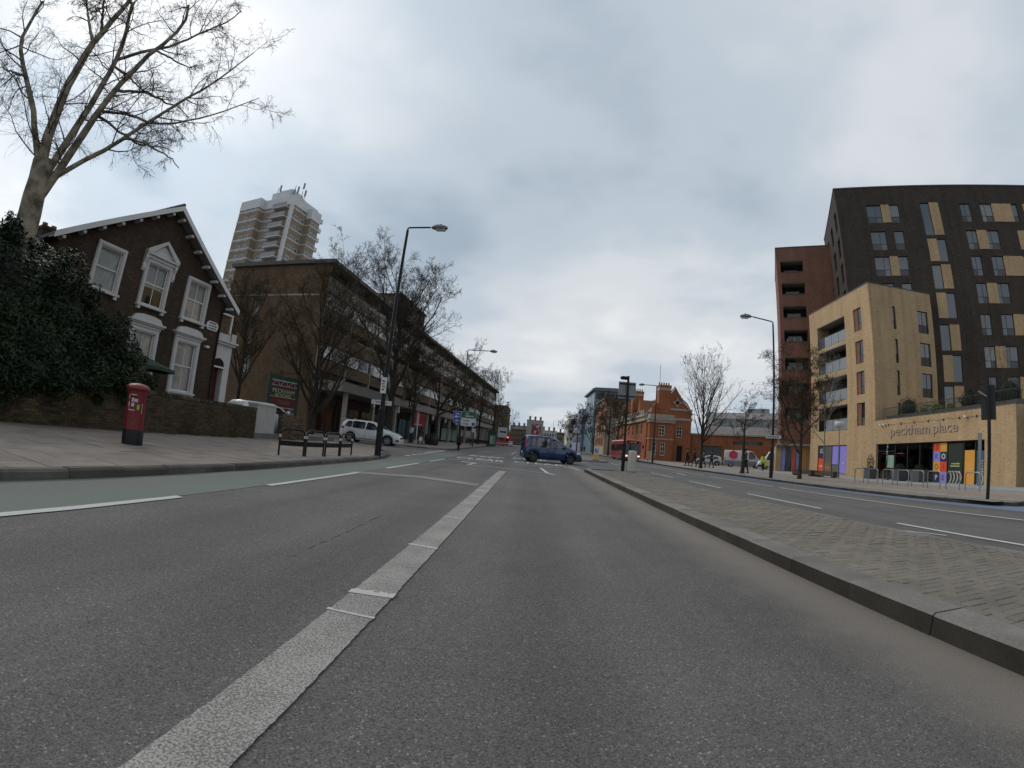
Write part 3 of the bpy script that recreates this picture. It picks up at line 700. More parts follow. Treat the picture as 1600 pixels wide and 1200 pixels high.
def podium():
    t = thing('shop_podium', 'single storey cream brick shop front with large pale lettering and a planted terrace on top', 'shop', (30, 33.2, 0), az_rot(183))
    H = 4.78
    b = MB()
    wall_face(b, (0, 0), (1, 0), (0, -1), 0.003, 14.77, -0.5, H, [(0.2, 12.15, -0.4, 2.74, 0.35)])
    wall_face(b, (14.77, 0), (0, 1), (1, 0), 0, 24, -0.5, H, [])
    shell(b, 0.003, 14.77, 0.0, 24, -0.5, H - 0.25, 0, ('front', 'right', 'left'))
    b.build('wall', B_cream, t)
    w2 = MB(); wall_face(w2, (0, 0.9), (1, 0), (0, -1), 14.78, 19, -0.5, 2.36, [(14.95, 18.5, -0.4, 2.3, 0.2)]); w2.face([(14.78, 0.9, 2.36), (19, 0.9, 2.36), (19, 9, 2.36), (14.78, 9, 2.36)]); w2.build('side_wall', B_cream, t)
    dd = MB(); dd.box(14.95, 18.5, 1.1, 1.15, -0.4, 2.3); dd.build('roller_shutter', M_dark, t)
    hg = MB(); wall_face(hg, (0, 1.2), (1, 0), (0, -1), 14.78, 19, 2.37, 4.6, []); hg.build('screen_wall', B_dark, t)
    c = MB(); c.box(0.003, 14.8, -0.03, 0.3, H + .003, H + 0.06); c.build('coping', M_coping, t)
    # glazed shop front
    f = MB(); cols = [0.2, 2.5, 4.05, 5.5, 6.95, 8.45, 10.05, 11.15, 12.15]
    for x in cols: f.box(max(0.2, x - .04), min(12.15, x + .04), 0.24, 0.32, -0.38, 2.74)
    f.box(0.2, 12.15, 0.25, 0.33, 2.66, 2.735); f.box(0.24, 2.46, 0.25, 0.33, 2.08, 2.16); f.box(1.31, 1.4, 0.25, 0.33, -0.38, 2.08); f.box(0.2, 12.15, 0.25, 0.33, -0.4, -0.3)
    f.build('shop_frame', M_frame_dark, t)
    M_shop = see_glass('shop_glass', (0.45, 0.47, 0.46), 0.05)
    for i in range(len(cols) - 1):
        g = MB(); g.box(cols[i] + .04, cols[i + 1] - .04, 0.28, 0.29, -0.3, 2.66); g.build('pane', M_shop, t)
    inn = MB(); inn.face([(0.2, 6, -0.3), (12.15, 6, -0.3), (12.15, 6, 2.74), (0.2, 6, 2.74)]); inn.face([(0.2, 0.35, -0.3), (12.15, 0.35, -0.3), (12.15, 6, -0.3), (0.2, 6, -0.3)]); inn.face([(0.2, 0.35, 2.74), (0.2, 6, 2.74), (12.15, 6, 2.74), (12.15, 0.35, 2.74)])
    inn.build('shop_interior', plain('shop_inside', (0.05, 0.047, 0.042), 0.85, var=0.3, scale=1.2), t)
    tw = plain('table_wood', (0.10, 0.07, 0.045), 0.6)
    for x in (3.1, 4.8, 6.2): st = MB(); st.lathe([(0.35, 0.42), (0.35, 0.45), (0.03, 0.45)], (x, 1.6, 0), 12); st.box(x - .03, x + .03, 1.57, 1.63, -0.3, 0.42); st.build('cafe_table', tw, t)
    bulb = emit('warm_bulb', (1.0, 0.72, 0.38), 9.0)
    for i in range(9):
        q = MB(); q.lathe([(0.0, -0.03), (0.026, -0.012), (0.03, 0.012), (0.0, 0.035)], (2.9 + i * 0.42, 1.4, 1.55 + 0.05 * math.sin(i * 1.9)), 8); q.build('bulb', bulb, t)
    wr = MB(); wr.tube([(2.7 + i * 0.21, 1.4, 1.60 + 0.05 * math.sin(i * 0.95)) for i in range(19)], 0.008, 4); wr.build('light_cable', M_black, t)
    # window graphics
    sq = [(6.99, 7.70, 2.02, 2.66, (0.60, 0.07, 0.035), 'S', (0.25, 0.02, 0.02)), (7.70, 8.41, 2.02, 2.66, (0.62, 0.31, 0.04), 'H', (0.6, 0.4, 0.12)),
          (6.99, 7.70, 1.30, 2.02, (0.24, 0.22, 0.62), 'K', (0.05, 0.05, 0.14)), (7.70, 8.41, 1.30, 2.02, (0.02, 0.03, 0.075), 'O', (0.6, 0.6, 0.55)),
          (6.99, 7.70, 0.56, 1.30, (0.60, 0.29, 0.04), 'O', (0.2, 0.10, 0.02)), (7.70, 8.41, 0.56, 1.30, (0.60, 0.07, 0.035), 'I', (0.3, 0.03, 0.03)),
          (6.99, 7.70, -0.28, 0.56, (0.02, 0.03, 0.075), 'P', (0.5, 0.5, 0.5)), (7.70, 8.41, -0.28, 0.56, (0.24, 0.22, 0.62), 'E', (0.05, 0.05, 0.14)),
          (10.15, 11.07, -0.2, 2.08, (0.60, 0.29, 0.05), '', None), (11.24, 11.97, -0.2, 2.04, (0.02, 0.09, 0.16), '', None), (8.55, 9.95, -0.28, 2.6, (0.022, 0.034, 0.022), '', None)]
    for i, (a, c_, e, f_, col, ch, cc) in enumerate(sq):
        p = MB(); p.box(a, c_, 0.262, 0.272, e, f_); p.build('window_graphic', plain('panel_print_%d' % i, col, 0.4, var=0.05), t)
        if ch: wall_text('lettering', ch, 0.52, plain('letter_%d' % i, cc, 0.5, var=0), t, (a + c_) / 2, 0.258, (e + f_) / 2, bold=0.008)
    print_lines(t, 9.25, 0.258, 1.08, 1.0, 2, 0.11, plain('letter_lime', (0.45, 0.5, 0.2), 0.5, var=0))
    print_lines(t, 10.6, 0.258, 0.98, 0.55, 4, 0.08, plain('letter_gold', (0.6, 0.42, 0.16), 0.5, var=0))
    print_lines(t, 11.62, 0.258, 1.02, 0.5, 5, 0.12, plain('letter_sand', (0.5, 0.42, 0.22), 0.5, var=0))
    gs = plain('print_grey', (0.30, 0.31, 0.31), 0.5, var=0.1)
    for (xa, nn) in ((8.62, 4), (11.26, 2)):
        for k in range(nn):
            s = MB(); xx = xa + k * 0.32
            pts = [(xx + 0.20 * math.sin(math.pi * q / 8) , q / 8) for q in range(9)]
            for q in range(8):
                z0, z1 = -0.22 + pts[q][1] * 0.9, -0.22 + pts[q + 1][1] * 0.9
                s.face([(pts[q][0], 0.257, z0), (pts[q][0] + 0.13, 0.257, z0), (pts[q + 1][0] + 0.13, 0.257, z1), (pts[q + 1][0], 0.257, z1)])
            s.build('graphic_wave', gs, t)
    sl_ = plain('sign_letter_pale', (0.30, 0.24, 0.195), 0.6, var=0.05)
    for txt, xx, fw_ in (('peckham', 4.5, 1.22), ('place', 8.45, 1.15)): wall_text('sign_lettering', txt, 1.1, sl_, t, xx, -0.035, 3.72, fw_, extrude=0.03)
    for x in (0.9, 1.35, 10.5):
        q = MB(); q.box(x, x + 0.16, -0.28, -0.02, 4.28, 4.40); q.box(x + .05, x + .11, -0.02, 0.0, 4.3, 4.38); q.build('floodlight', M_white, t)
    ca = MB()
    cpts = []
    for i in range(6):
        for k in range(8): s = k / 8; cpts.append((1.7 + (i + s) * 1.75, -0.06, 4.40 - 0.12 * 4 * s * (1 - s)))
    ca.tube(cpts, 0.008, 4); ca.build('festoon_cable', M_black, t)
    for i in range(7):
        q = MB(); q.lathe([(0.0, -0.16), (0.05, -0.12), (0.05, -0.06), (0.02, 0.0), (0.0, 0.02)], (1.9 + i * 1.6, -0.06, 4.36), 8); q.build('festoon_lamp', M_black, t)
    # terrace railing of close bars
    r = MB()
    for i in range(118):
        x = 0.6 + i * 0.12; r.box(x, x + 0.014, 0.32, 0.335, H, H + 0.95)
    r.box(0.55, 14.7, 0.31, 0.345, H + 0.95, H + 0.99); r.box(0.55, 14.7, 0.315, 0.34, H + 0.08, H + 0.11); r.build('railing', M_frame_dark, t)
    pl = MB(); pl.box(0.9, 14.5, 0.6, 1.5, H - 0.2, H + 0.35); pl.build('planter_bed', M_coping, t)
podium()
def dark_block():
    t = thing('apartment_building', 'nine storey charcoal brick flats with cream panels between the windows', 'building', (31.234, 37.755, 0), az_rot(119))
    H = 30.2; W = 26.0; D = 13.0
    ops = []; wn = []; pn = []
    rows = [28.0, 24.85, 21.95, 19.0, 15.75, 12.5, 9.5]
    for i, zt in enumerate(rows):
        zb = zt - 2.15
        if i in (0, 2, 4):
            if i < 4: ops.append((3.3, 7.0, zb, zt)); wn += [(3.3, 4.98, zb, zt, 4.3, 'L'), (5.9, 7.0, zb, zt, None, 'B')]; pn.append((4.98, 5.9, zb, zt))
        elif i in (1, 3): ops += [(3.3, 5.0, zb, zt), (5.92, 7.0, zb, zt)]; wn += [(3.3, 5.0, zb, zt, 4.3, 'L'), (5.92, 7.0, zb, zt, None, 'B')]
        if i % 2 == 0:
            ops += [(14.22, 15.42, zb, zt), (16.63, 21.28, zb, zt)]; wn += [(14.22, 15.42, zb, zt, 14.75, 'S'), (16.63, 18.08, zb, zt, 17.2, 'R'), (20.5, 21.28, zb, zt, None, 'B')]; pn.append((18.08, 20.5, zb, zt))
            ops.append((22.0, 24.6, zb, zt)); wn.append((22.9, 24.6, zb, zt, 23.6, 'R')); pn.append((22.0, 22.9, zb, zt))
        else:
            ops += [(14.25, 18.15, zb, zt), (20.5, 24.2, zb, zt)]; wn += [(14.25, 15.5, zb, zt, 14.95, 'R'), (16.68, 18.15, zb, zt, 17.2, 'R'), (22.0, 24.2, zb, zt, 23.0, 'R')]; pn += [(15.5, 16.68, zb, zt), (20.5, 22.0, zb, zt)]
    stair = [(28.15, 24.3, 0), (23.87, 21.35, 1), (20.98, 18.38, 0), (17.95, 15.3, 1), (14.66, 12.03, 0), (11.58, 8.95, 1), (8.58, 6.0, 0)]
    for zt, zb, sw in stair:
        ops.append((9.53, 11.66, zb, zt))
        a, c = ((9.53, 10.6), (10.6, 11.66)) if sw == 0 else ((10.6, 11.66), (9.53, 10.6))
        wn.append((*a, zb, zt, None, 'P')); pn.append((*c, zb, zt))
    b = MB(); wall_face(b, (0, 0), (1, 0), (0, -1), 0, W, 3.0, H, ops, 0.22)
    sops = [(u, u + 1.5, z, z + 2.2) for u in (1.2, 5.0, 9.0) for z in (26.0, 22.8, 19.8, 16.8, 13.6)]
    wall_face(b, (0, 0), (0, 1), (-1, 0), 0, D, 3.0, H, sops, 0.3)
    shell(b, 0, W, 0, D, 3.0, H, 0, ('front', 'left')); b.build('wall', B_dark, t)
    c = MB(); c.box(-.05, W + .05, -.05, D + .05, H + .003, H + 0.14); c.build('coping', plain('plum_coping', (0.075, 0.06, 0.07), 0.6, var=0.1), t)
    for a, d, zb, zt in pn:
        p = MB(); p.box(a + .004, d - .004, -0.045, 0.10, zb + .004, zt - .004); p.build('cream_panel', B_cream, t)
    rg = random.Random(31)
    for a, d, zb, zt, bar, kd in wn:
        h = zb + 0.72; M_glass_blue = rg.choice((MAT['window_glass_blue'], MAT['window_glass_blue'], M_glass_grey, M_glass_blind))
        if kd == 'P': window(t, a, d, zb, zt, 0.12, M_frame_dark, M_glass_blue, fw=0.05)
        elif kd == 'B': window(t, a, d, zb, zt, 0.12, M_frame_dark, M_glass_blue, bars_h=(h,), panels={(0, 0)}, pm=M_spandrel, fw=0.05)
        elif kd == 'L': window(t, a, d, zb, zt, 0.12, M_frame_dark, M_glass_blue, bars_v=(bar,), bars_h=(h,), panels={(0, 0)}, pm=M_spandrel, fw=0.05)
        else: window(t, a, d, zb, zt, 0.12, M_frame_dark, M_glass_blue, bars_v=(bar,), bars_h=(h,), panels={(1, 0)} if kd == 'R' else {(0, 0)}, pm=M_spandrel, fw=0.05)
    LF = ((0, 0), (0, 1), (-1, 0))
    for u, u1, z, z1 in sops: window(t, u, u1, z, z1, 0.18, M_frame_dark, M_glass_grey, bars_v=((u + u1) / 2,), face=LF)
dark_block()
def red_block():
    t = thing('apartment_building', 'red brick flats with a stack of deep balcony openings, beside the charcoal block', 'building', (29.82, 49.75, 0), az_rot(119))
    H = 27.9; W = 12; D = 12
    tops = [26.05, 23.05, 20.0, 16.95, 13.5, 10.4, 7.4]
    ops = [(0.48, 3.45, z - 1.5, z, 1.8) for z in tops]
    b = MB(); wall_face(b, (0, 0), (1, 0), (0, -1), 0, W, 3.05, H, ops); shell(b, 0, W, 0, D, 3.05, H, 0, ('front',)); b.build('wall', B_red, t)
    c = MB(); c.box(-.04, W, -.04, D, H + .003, H + 0.12); c.build('coping', M_coping, t)
    for i, z in enumerate(tops):
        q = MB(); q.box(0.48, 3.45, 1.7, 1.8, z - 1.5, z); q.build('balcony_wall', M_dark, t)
        q = MB(); q.box(0.5, 3.43, 0.05, 1.7, z - 0.05, z - .003); q.build('balcony_ceiling', M_conc, t)
        q = MB(); q.box(0.44, 3.49, -0.04, 0.10, z - 1.58, z - 1.505); q.build('coping', M_coping, t)
        window(t, 1.0, 2.8, z - 1.5, z - 0.2, 1.62, M_white if i > 4 else M_frame_dark, M_glass_dark, bars_v=(1.9,), name='balcony_door')
        if i >= 3:
            for k in range(3): it = MB(); it.box(0.8 + k * 0.85, 1.05 + k * 0.85, 0.6, 0.9, z - 1.5, z - 1.0 + 0.15 * (k % 2)); it.build('balcony_chair', M_grey, t)
    cn = MB(); cn.box(-0.5, 6, -0.6, 0.0, 2.82, 3.04); cn.build('canopy', M_conc, t)
    s = MB(); wall_face(s, (0, 0), (1, 0), (0, -1), -0.45, 6, -0.6, 2.81, [(0.2, 2.5, -0.4, 2.7, 0.2)]); s.face([(-0.45, 12, -0.6), (-0.45, 0, -0.6), (-0.45, 0, 2.81), (-0.45, 12, 2.81)]); s.build('shop_wall', B_cream, t)
    for i, (a, col) in enumerate(((0.25, (0.25, 0.24, 0.5)), (0.85, (0.03, 0.06, 0.09)), (1.5, (0.5, 0.09, 0.04)), (2.05, (0.22, 0.21, 0.5)))):
        q = MB(); q.box(a, a + 0.45, 0.12, 0.15, -0.3, 2.68); q.build('window_graphic', plain('red_print_%d' % i, col, 0.4, var=0.1), t)
    q = MB(); q.box(0.2, 2.5, 0.16, 0.2, -0.4, 2.7); q.build('shop_glazing', M_glass_dark, t)
    q = MB(); q.box(2.55, 3.3, -0.03, 0.0, -0.5, 2.75); q.build('ochre_panel', plain('ochre_panel', (0.42, 0.22, 0.06), 0.6, var=0.1), t)
red_block()
# ---------------------------------------------------------------- the gabled brick house (left)
B_house = bricks('stock_brick_dark', (0.075, 0.050, 0.034), (0.050, 0.034, 0.024), (0.052, 0.043, 0.035), dirt=0.35, dark=(0.14, 0.085, 0.045), dirt_scale=0.4)
B_yellow = bricks('stock_brick', (0.17, 0.115, 0.06), (0.12, 0.078, 0.042), (0.12, 0.10, 0.075), dirt=0.35)
M_hglass = see_glass('sash_glass', (0.94, 0.95, 0.95), 0.02)
M_stucco = plain('white_stucco', (0.50, 0.49, 0.47), 0.6, var=0.10, scale=1.5, fine=14)
M_reddoor = plain('dark_red_door', (0.060, 0.010, 0.010), 0.35, var=0.1)
def sash(t, x0, x1, z0, z1, sw=0.17, head='plain', curtain=0.97, cross=True, two=True, skirt=0.0):
    """sash window: moulded white surround, sill on blocks, sliding sashes, net curtain behind"""
    ym = -0.10; sr = MB()
    ix0, ix1, iz0, iz1 = x0 + sw, x1 - sw, z0 + 0.16, z1 - sw
    for (a, c, e, f) in ((x0, ix0, z0 + 0.12, z1), (ix1, x1, z0 + 0.12, z1), (ix0, ix1, iz1, z1)):
        sr.box(a, c, ym, 0.14, e, f)
    k = 0.05
    for (a, c, e, f) in ((x0 + k, ix0 - k, z0 + 0.12, z1 - k), (ix1 + k, x1 - k, z0 + 0.12, z1 - k)): sr.box(a, c, ym - 0.03, ym + .002, e, f)
    sr.box(ix0 - k, ix1 + k, ym - 0.033, ym + .001, iz1 + k, z1 - k)
    w = sr.build('window', M_stucco, t)
    s = MB(); s.box(x0 - .05, x1 + .05, -0.20, 0.14, z0 + 0.03, z0 + 0.119); s.build('sill', M_stucco, w)
    for xx in (x0 + 0.02, x1 - 0.16):
        q = MB(); q.box(xx, xx + 0.14, -0.16, 0.0, z0 - 0.10, z0 + 0.028); q.build('sill_block', M_stucco, w)
    mid = iz0 + (iz1 - iz0) * 0.52; fr = MB(); fw = 0.045
    for (a, c, e, f, d) in ((ix0, ix0 + fw, iz0, iz1, .02), (ix1 - fw, ix1, iz0, iz1, .02), (ix0, ix1, iz0 - 0.04, iz0 + fw, .022), (ix0, ix1, iz1 - fw, iz1, .022), (ix0, ix1, mid - .025, mid + .025, .018)):
        fr.box(a, c, d, d + 0.05, e, f)
    xm = (ix0 + ix1) / 2
    if cross: fr.box(xm - .014, xm + .014, .024, .066, iz0, iz1)
    fr.build('sash_frame', M_white, w)
    for (e, f) in ((iz0 + fw, mid - .025), (mid + .025, iz1 - fw)):
        for (a, c) in (((ix0 + fw, xm - .014), (xm + .014, ix1 - fw)) if cross else ((ix0 + fw, ix1 - fw),)):
            g = MB(); g.box(a, c, .040, .046, e, f); g.build('pane', M_hglass, w)
    cb = MB(); n = 18; top = iz1 - .02; zb = iz1 - (iz1 - iz0) * curtain
    pts = [(ix0 + (ix1 - ix0) * i / n, 0.16 + 0.012 * math.sin(i * 2.1)) for i in range(n + 1)]
    cb.grid([[(x, y, zb) for x, y in pts], [(x, y, top) for x, y in pts]]); cb.build('curtain', M_curtain, w)
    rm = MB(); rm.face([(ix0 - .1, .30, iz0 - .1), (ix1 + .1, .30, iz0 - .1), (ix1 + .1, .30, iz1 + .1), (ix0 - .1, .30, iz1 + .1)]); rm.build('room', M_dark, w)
    if head == 'pediment':
        h = MB(); h.box(x0 - 0.02, x1 + 0.02, -0.16, 0.0, z1 + .003, z1 + 0.14); h.box(x0 - 0.16, x1 + 0.16, -0.26, 0.0, z1 + 0.143, z1 + 0.22)
        xa, xb, zt = x0 - 0.18, x1 + 0.18, z1 + 0.222; xm2 = (xa + xb) / 2; zp = zt + 0.66
        h.prism([(xa + .2, zt), (xb - .2, zt), (xm2, zp - .16)], -0.14, 0.0)
        h.prism([(xa, zt), (xa + 0.02, zt + 0.10), (xm2, zp + 0.07), (xm2, zp - 0.08), (xa + .25, zt)], -0.27, 0.0); h.prism([(xb, zt), (xb - 0.02, zt + 0.10), (xm2 + .002, zp + 0.07), (xm2 + .002, zp - 0.08), (xb - .25, zt)], -0.271, 0.0)
        h.build('pediment', M_stucco, w)
        for xx in (x0 - 0.16, x1 + 0.02):
            q = MB(); q.prism([(-0.22, z1 + 0.14), (0, z1 + 0.14), (0, z1 - 0.55), (-0.07, z1 - 0.60), (-0.13, z1 - 0.48), (-0.11, z1 - 0.25), (-0.20, z1 - 0.05)], 0, 0.14)
            vs = [(xx + y, x, z) for x, y, z in q.v]; q.v = vs; q.build('console', M_stucco, w)
    if head == 'cornice':
        h = MB(); h.box(x0 - 0.02, x1 + 0.02, -0.15, 0.0, z1 + .003, z1 + 0.10); h.box(x0 - 0.10, x1 + 0.10, -0.22, 0.0, z1 + 0.103, z1 + 0.17); h.box(x0 - 0.17, x1 + 0.17, -0.30, 0.0, z1 + 0.173, z1 + 0.25)
        h.prism([(x0 - 0.05, z1 + 0.253), (x1 + 0.05, z1 + 0.253), (x1 - 0.12, z1 + 0.46), (x1 - 0.45, z1 + 0.52), (x0 + 0.45, z1 + 0.52), (x0 + 0.12, z1 + 0.46)], -0.2, 0.0)
        h.build('cornice', M_stucco, w)
        if skirt:
            q = MB(); q.box(x0, x1, -0.09, 0.05, z0 - skirt, z0 + 0.028); q.build('apron', M_stucco, w)
    return (ix0 - .02, ix1 + .02, iz0 - .05, iz1 + .02)
HX0, HX1, HAP, HEV = -4.75, 4.30, 0.0, 6.35
HOUSE = thing('brick_house', 'dark brown brick villa with a wide gable, white pedimented windows and bargeboards', 'house', (-16.03, 14.05, 0), az_rot(8))
def house2():
    t = HOUSE
    ups = [(-3.18, -1.78, 4.78, 6.72, 'plain', False, 0.99), (-0.78, 0.68, 4.80, 6.85, 'pediment', True, 0.56), (1.65, 3.12, 4.83, 6.87, 'plain', True, 0.97)]
    lows = [(-0.82, 0.68, 1.55, 4.02), (1.60, 3.13, 1.55, 4.06)]
    holes = [sash(t, a, c, e, f, head=h, cross=cr, curtain=cu) for a, c, e, f, h, cr, cu in ups]
    holes += [sash(t, a, c, e, f, head='cornice', skirt=0.55, sw=0.2) for a, c, e, f in lows]
    zt = 9.35; zE = HEV
    roofz = lambda x: zt - (zt - zE) * (abs(x - HAP) / ((HAP - HX0) if x < HAP else (HX1 - HAP)))
    b = MB(); xs = sorted({HX0, HX1, HAP, *[q for o in holes for q in o[:2]]}); xs2 = []
    for a, c in zip(xs[:-1], xs[1:]): xs2.append((a, c))
    for a, c in xs2:          # vertical strips from plinth to the sloping verge, leaving the window openings
        hs = sorted([o for o in holes if o[0] <= a + 1e-6 and o[1] >= c - 1e-6], key=lambda o: o[2])
        z = 0.2
        for o in hs:
            b.face([(a, 0, z), (c, 0, z), (c, 0, o[2]), (a, 0, o[2])]); z = o[3]
        b.face([(a, 0, z), (c, 0, z), (c, 0, roofz(c)), (a, 0, roofz(a))])
    for o in holes:
        a, c, e, f = o; d = 0.3
        b.face([(a, 0, e), (a, 0, f), (a, d, f), (a, d, e)]); b.face([(c, 0, e), (c, d, e), (c, d, f), (c, 0, f)]); b.face([(a, 0, f), (c, 0, f), (c, d, f), (a, d, f)]); b.face([(a, 0, e), (a, d, e), (c, d, e), (c, 0, e)])
    b.face([(HX1, 0, 0.2), (HX1, 11, 0.2), (HX1, 11, zE), (HX1, 0, zE)]); b.face([(HX0, 11, 0.2), (HX0, 0, 0.2), (HX0, 0, zE), (HX0, 11, zE)])
    b.face([(HX1, 11, 0.2), (HX0, 11, 0.2), (HX0, 11, zE), (HAP, 11, zt), (HX1, 11, zE)])
    b.build('wall', B_house, t)
    # roof: two slopes that overhang the gable, bargeboards, soffit and brackets
    kL = (zt - zE) / (HAP - HX0); kR = (zt - zE) / (HX1 - HAP); ov = 0.5; oy = -0.55
    xl, xr = HX0 - 0.45, HX1 + 0.55; zl, zr = zt - kL * (HAP - xl), zt - kR * (xr - HAP); th = 0.12
    r = MB()
    for (xa, za) in ((xl, zl), (xr, zr)):
        A = [(xa, oy, za + .02), (HAP, oy, zt + .02), (HAP, 11.3, zt + .02), (xa, 11.3, za + .02)]; Bq = [(x, y, z + th) for x, y, z in A]
        r.hexa(A + Bq)
    rf = r.build('roof', M_slate, t)
    for (xa, za, nm) in ((xl, zl, 0), (xr, zr, 1)):
        bb = MB(); bb.hexa([(xa, oy - .05, za - .10), (HAP, oy - .05, zt - .10), (HAP, oy, zt - .10), (xa, oy, za - .10), (xa, oy - .05, za + .13), (HAP, oy - .05, zt + .13), (HAP, oy, zt + .13), (xa, oy, za + .13)]); bb.build('bargeboard', M_white, rf)
        sf = MB(); sf.hexa([(xa, oy, za - .04), (HAP, oy, zt - .04), (HAP, 0, zt - .04), (xa, 0, za - .04), (xa, oy, za + .015), (HAP, oy, zt + .015), (HAP, 0, zt + .015), (xa, 0, za + .015)]); sf.build('soffit', plain('soffit_grey_%d' % nm, (0.20, 0.195, 0.185), 0.7, var=0.1), rf)
        n = 7
        for i in range(n):
            f = (i + 0.55) / n; x = xa + (HAP - xa) * f; z = za + (zt - za) * f - 0.17
            q = MB(); q.box(x - .07, x + .07, oy + .08, 0.0, z - .06, z + .05); q.build('bracket', M_white, rf)
    rg = MB(); rg.tube([(HAP, oy, zt + .17), (HAP, 11.3, zt + .17)], 0.09, 6); rg.build('ridge_tile', M_slate, rf)
    ch = MB(); ch.box(-5.15, -4.3, 1.0, 2.1, 5.2, 6.55); ch.box(-5.2, -4.25, 0.95, 2.15, 6.553, 6.68)
    cho = ch.build('chimney', B_house, rf)
    for i in range(2):
        q = MB(); q.lathe([(0.11, 6.68), (0.12, 6.9), (0.09, 6.9)], (-4.95 + i * 0.4, 1.5, 0), 10); q.build('chimney_pot', plain('terracotta_%d' % i, (0.16, 0.08, 0.05), 0.8), rf)
    # lower wing towards the camera, half hidden by the shrub
    wg = MB(); shell(wg, -10.5, HX0 - .003, 0.8, 9, 0.2, 5.75); wg.build('side_wing', B_house, t)
    wc = MB(); wc.box(-10.6, HX0 - .006, 0.7, 9.1, 5.753, 5.9); wc.build('wing_coping', M_lead, t)
    # entrance bay set back at the far corner: white porch with arched doorway
    p = MB(); wall_face(p, (0, 0.5), (1, 0), (0, -1), HX1 + .003, 5.85, 0.2, 4.4, [(4.55, 5.42, 0.2, 3.25, 0.45)])
    p.face([(5.85, 0.5, 0.2), (5.85, 6, 0.2), (5.85, 6, 4.4), (5.85, 0.5, 4.4)]); p.face([(HX1, 0.5, 4.4), (5.85, 0.5, 4.4), (5.85, 6, 4.4), (HX1, 6, 4.4)])
    po = p.build('porch', M_stucco, t)
    ar = MB(); pts = [(4.985 + 0.435 * math.cos(a), 3.25 + 0.435 * math.sin(a)) for a in [math.pi * i / 12 for i in range(13)]]; pto = [(4.985 + 0.56 * math.cos(a), 3.25 + 0.60 * math.sin(a)) for a in [math.pi * i / 12 for i in range(13)]]
    for i in range(12):
        (x0, z0), (x1, z1), (x2, z2), (x3, z3) = pts[i], pts[i + 1], pto[i + 1], pto[i]
        ar.hexa([(x0, .42, z0), (x1, .42, z1), (x1, .6, z1), (x0, .6, z0), (x3, .42, z3), (x2, .42, z2), (x2, .6, z2), (x3, .6, z3)])
    ar.build('arch', M_stucco, po)
    fl = MB(); fl.face([(x, .48, z) for x, z in pts]); fl.build('fanlight', M_glass_dark, po)
    tr = MB(); tr.box(4.5, 5.46, .40, .55, 3.20, 3.28); tr.build('transom', M_white, po)
    d = MB(); d.box(4.56, 5.41, .86, .92, 0.2, 3.2)
    for a in (4.64, 5.03):
        for e, f in ((0.4, 1.5), (1.7, 3.05)): d.box(a, a + 0.30, .84, .862, e, f)
    do = d.build('door', M_reddoor, po)
    q = MB(); q.box(4.93, 5.07, .82, .84, 2.05, 2.3); q.build('door_number', M_white, do); q = MB(); q.disc((5.0, .826, 1.75), 'y', .02, .03, 8); q.build('knob', M_white, do); q = MB(); q.box(4.60, 4.68, .82, .84, 1.95, 2.4); q.build('finger_plate', M_white, do)
    cn = MB(); cn.box(HX1, 5.95, 0.35, 6, 4.403, 4.52); cn.box(HX1, 6.05, 0.25, 6, 4.523, 4.62); cn.build('porch_cornice', M_stucco, po)
    up = MB(); up.box(HX1 + .003, 5.75, 0.9, 5, 4.63, 6.0); up.build('upper_wall', B_yellow, t)
    uc = MB(); uc.box(HX1 + .003, 5.85, 0.8, 5.1, 6.003, 6.1); uc.box(5.755, 5.87, 0.82, 0.95, 4.9, 6.0); uc.build('parapet_trim', M_white, t)
    bx = MB(); bx.box(4.5, 5.5, 0.4, 0.7, 4.63, 4.95); bx.box(5.55, 5.9, 0.35, 0.8, 4.63, 5.05); bx.build('balcony_block', M_stucco, t)
    # painted street nameplate on the corner
    pl = MB(); pl.prism([(3.36, 4.95), (3.45, 4.82), (4.05, 4.82), (4.14, 4.95), (4.14, 5.12), (4.0, 5.24), (3.5, 5.24), (3.36, 5.12)], -0.03, 0.0); plo = pl.build('nameplate', M_white, t)
    print_lines(t, 3.75, -0.036, 5.03, 0.62, 3, 0.085, M_black, 3)
    q = MB(); q.box(3.45, 3.65, -0.2, 0.0, 3.92, 4.02); q.build('lamp_bracket', M_white, t)
    sp = MB(); sp.tube([(HX1 - .1, -0.08, 0.3), (HX1 - .1, -0.08, 6.1)], 0.045, 6); sp.build('drainpipe', M_black, t)
house2()
# green market parasol behind the wall
t = thing('parasol', 'green canvas parasol peeking over the garden wall beside the shrub', 'parasol', (-14.0, 12.3, 0.35))
q = MB(); n = 8
rows = [[(1.35 * f * math.cos(2 * math.pi * k / n), 1.35 * f * math.sin(2 * math.pi * k / n), 2.35 - 0.42 * f) for k in range(n)] for f in (0.02, 0.5, 1.0)] ; q.grid(rows, smooth=False, close_u=True)
q.grid([[(x, y, z) for x, y, z in rows[2]], [(x, y, z - .12) for x, y, z in rows[2]]], smooth=False, close_u=True); q.build('canopy', plain('parasol_green', (0.022, 0.045, 0.024), 0.8), t)
q = MB(); q.tube([(0, 0, 0), (0, 0, 2.35)], 0.03, 8); q.build('pole', M_grey, t)
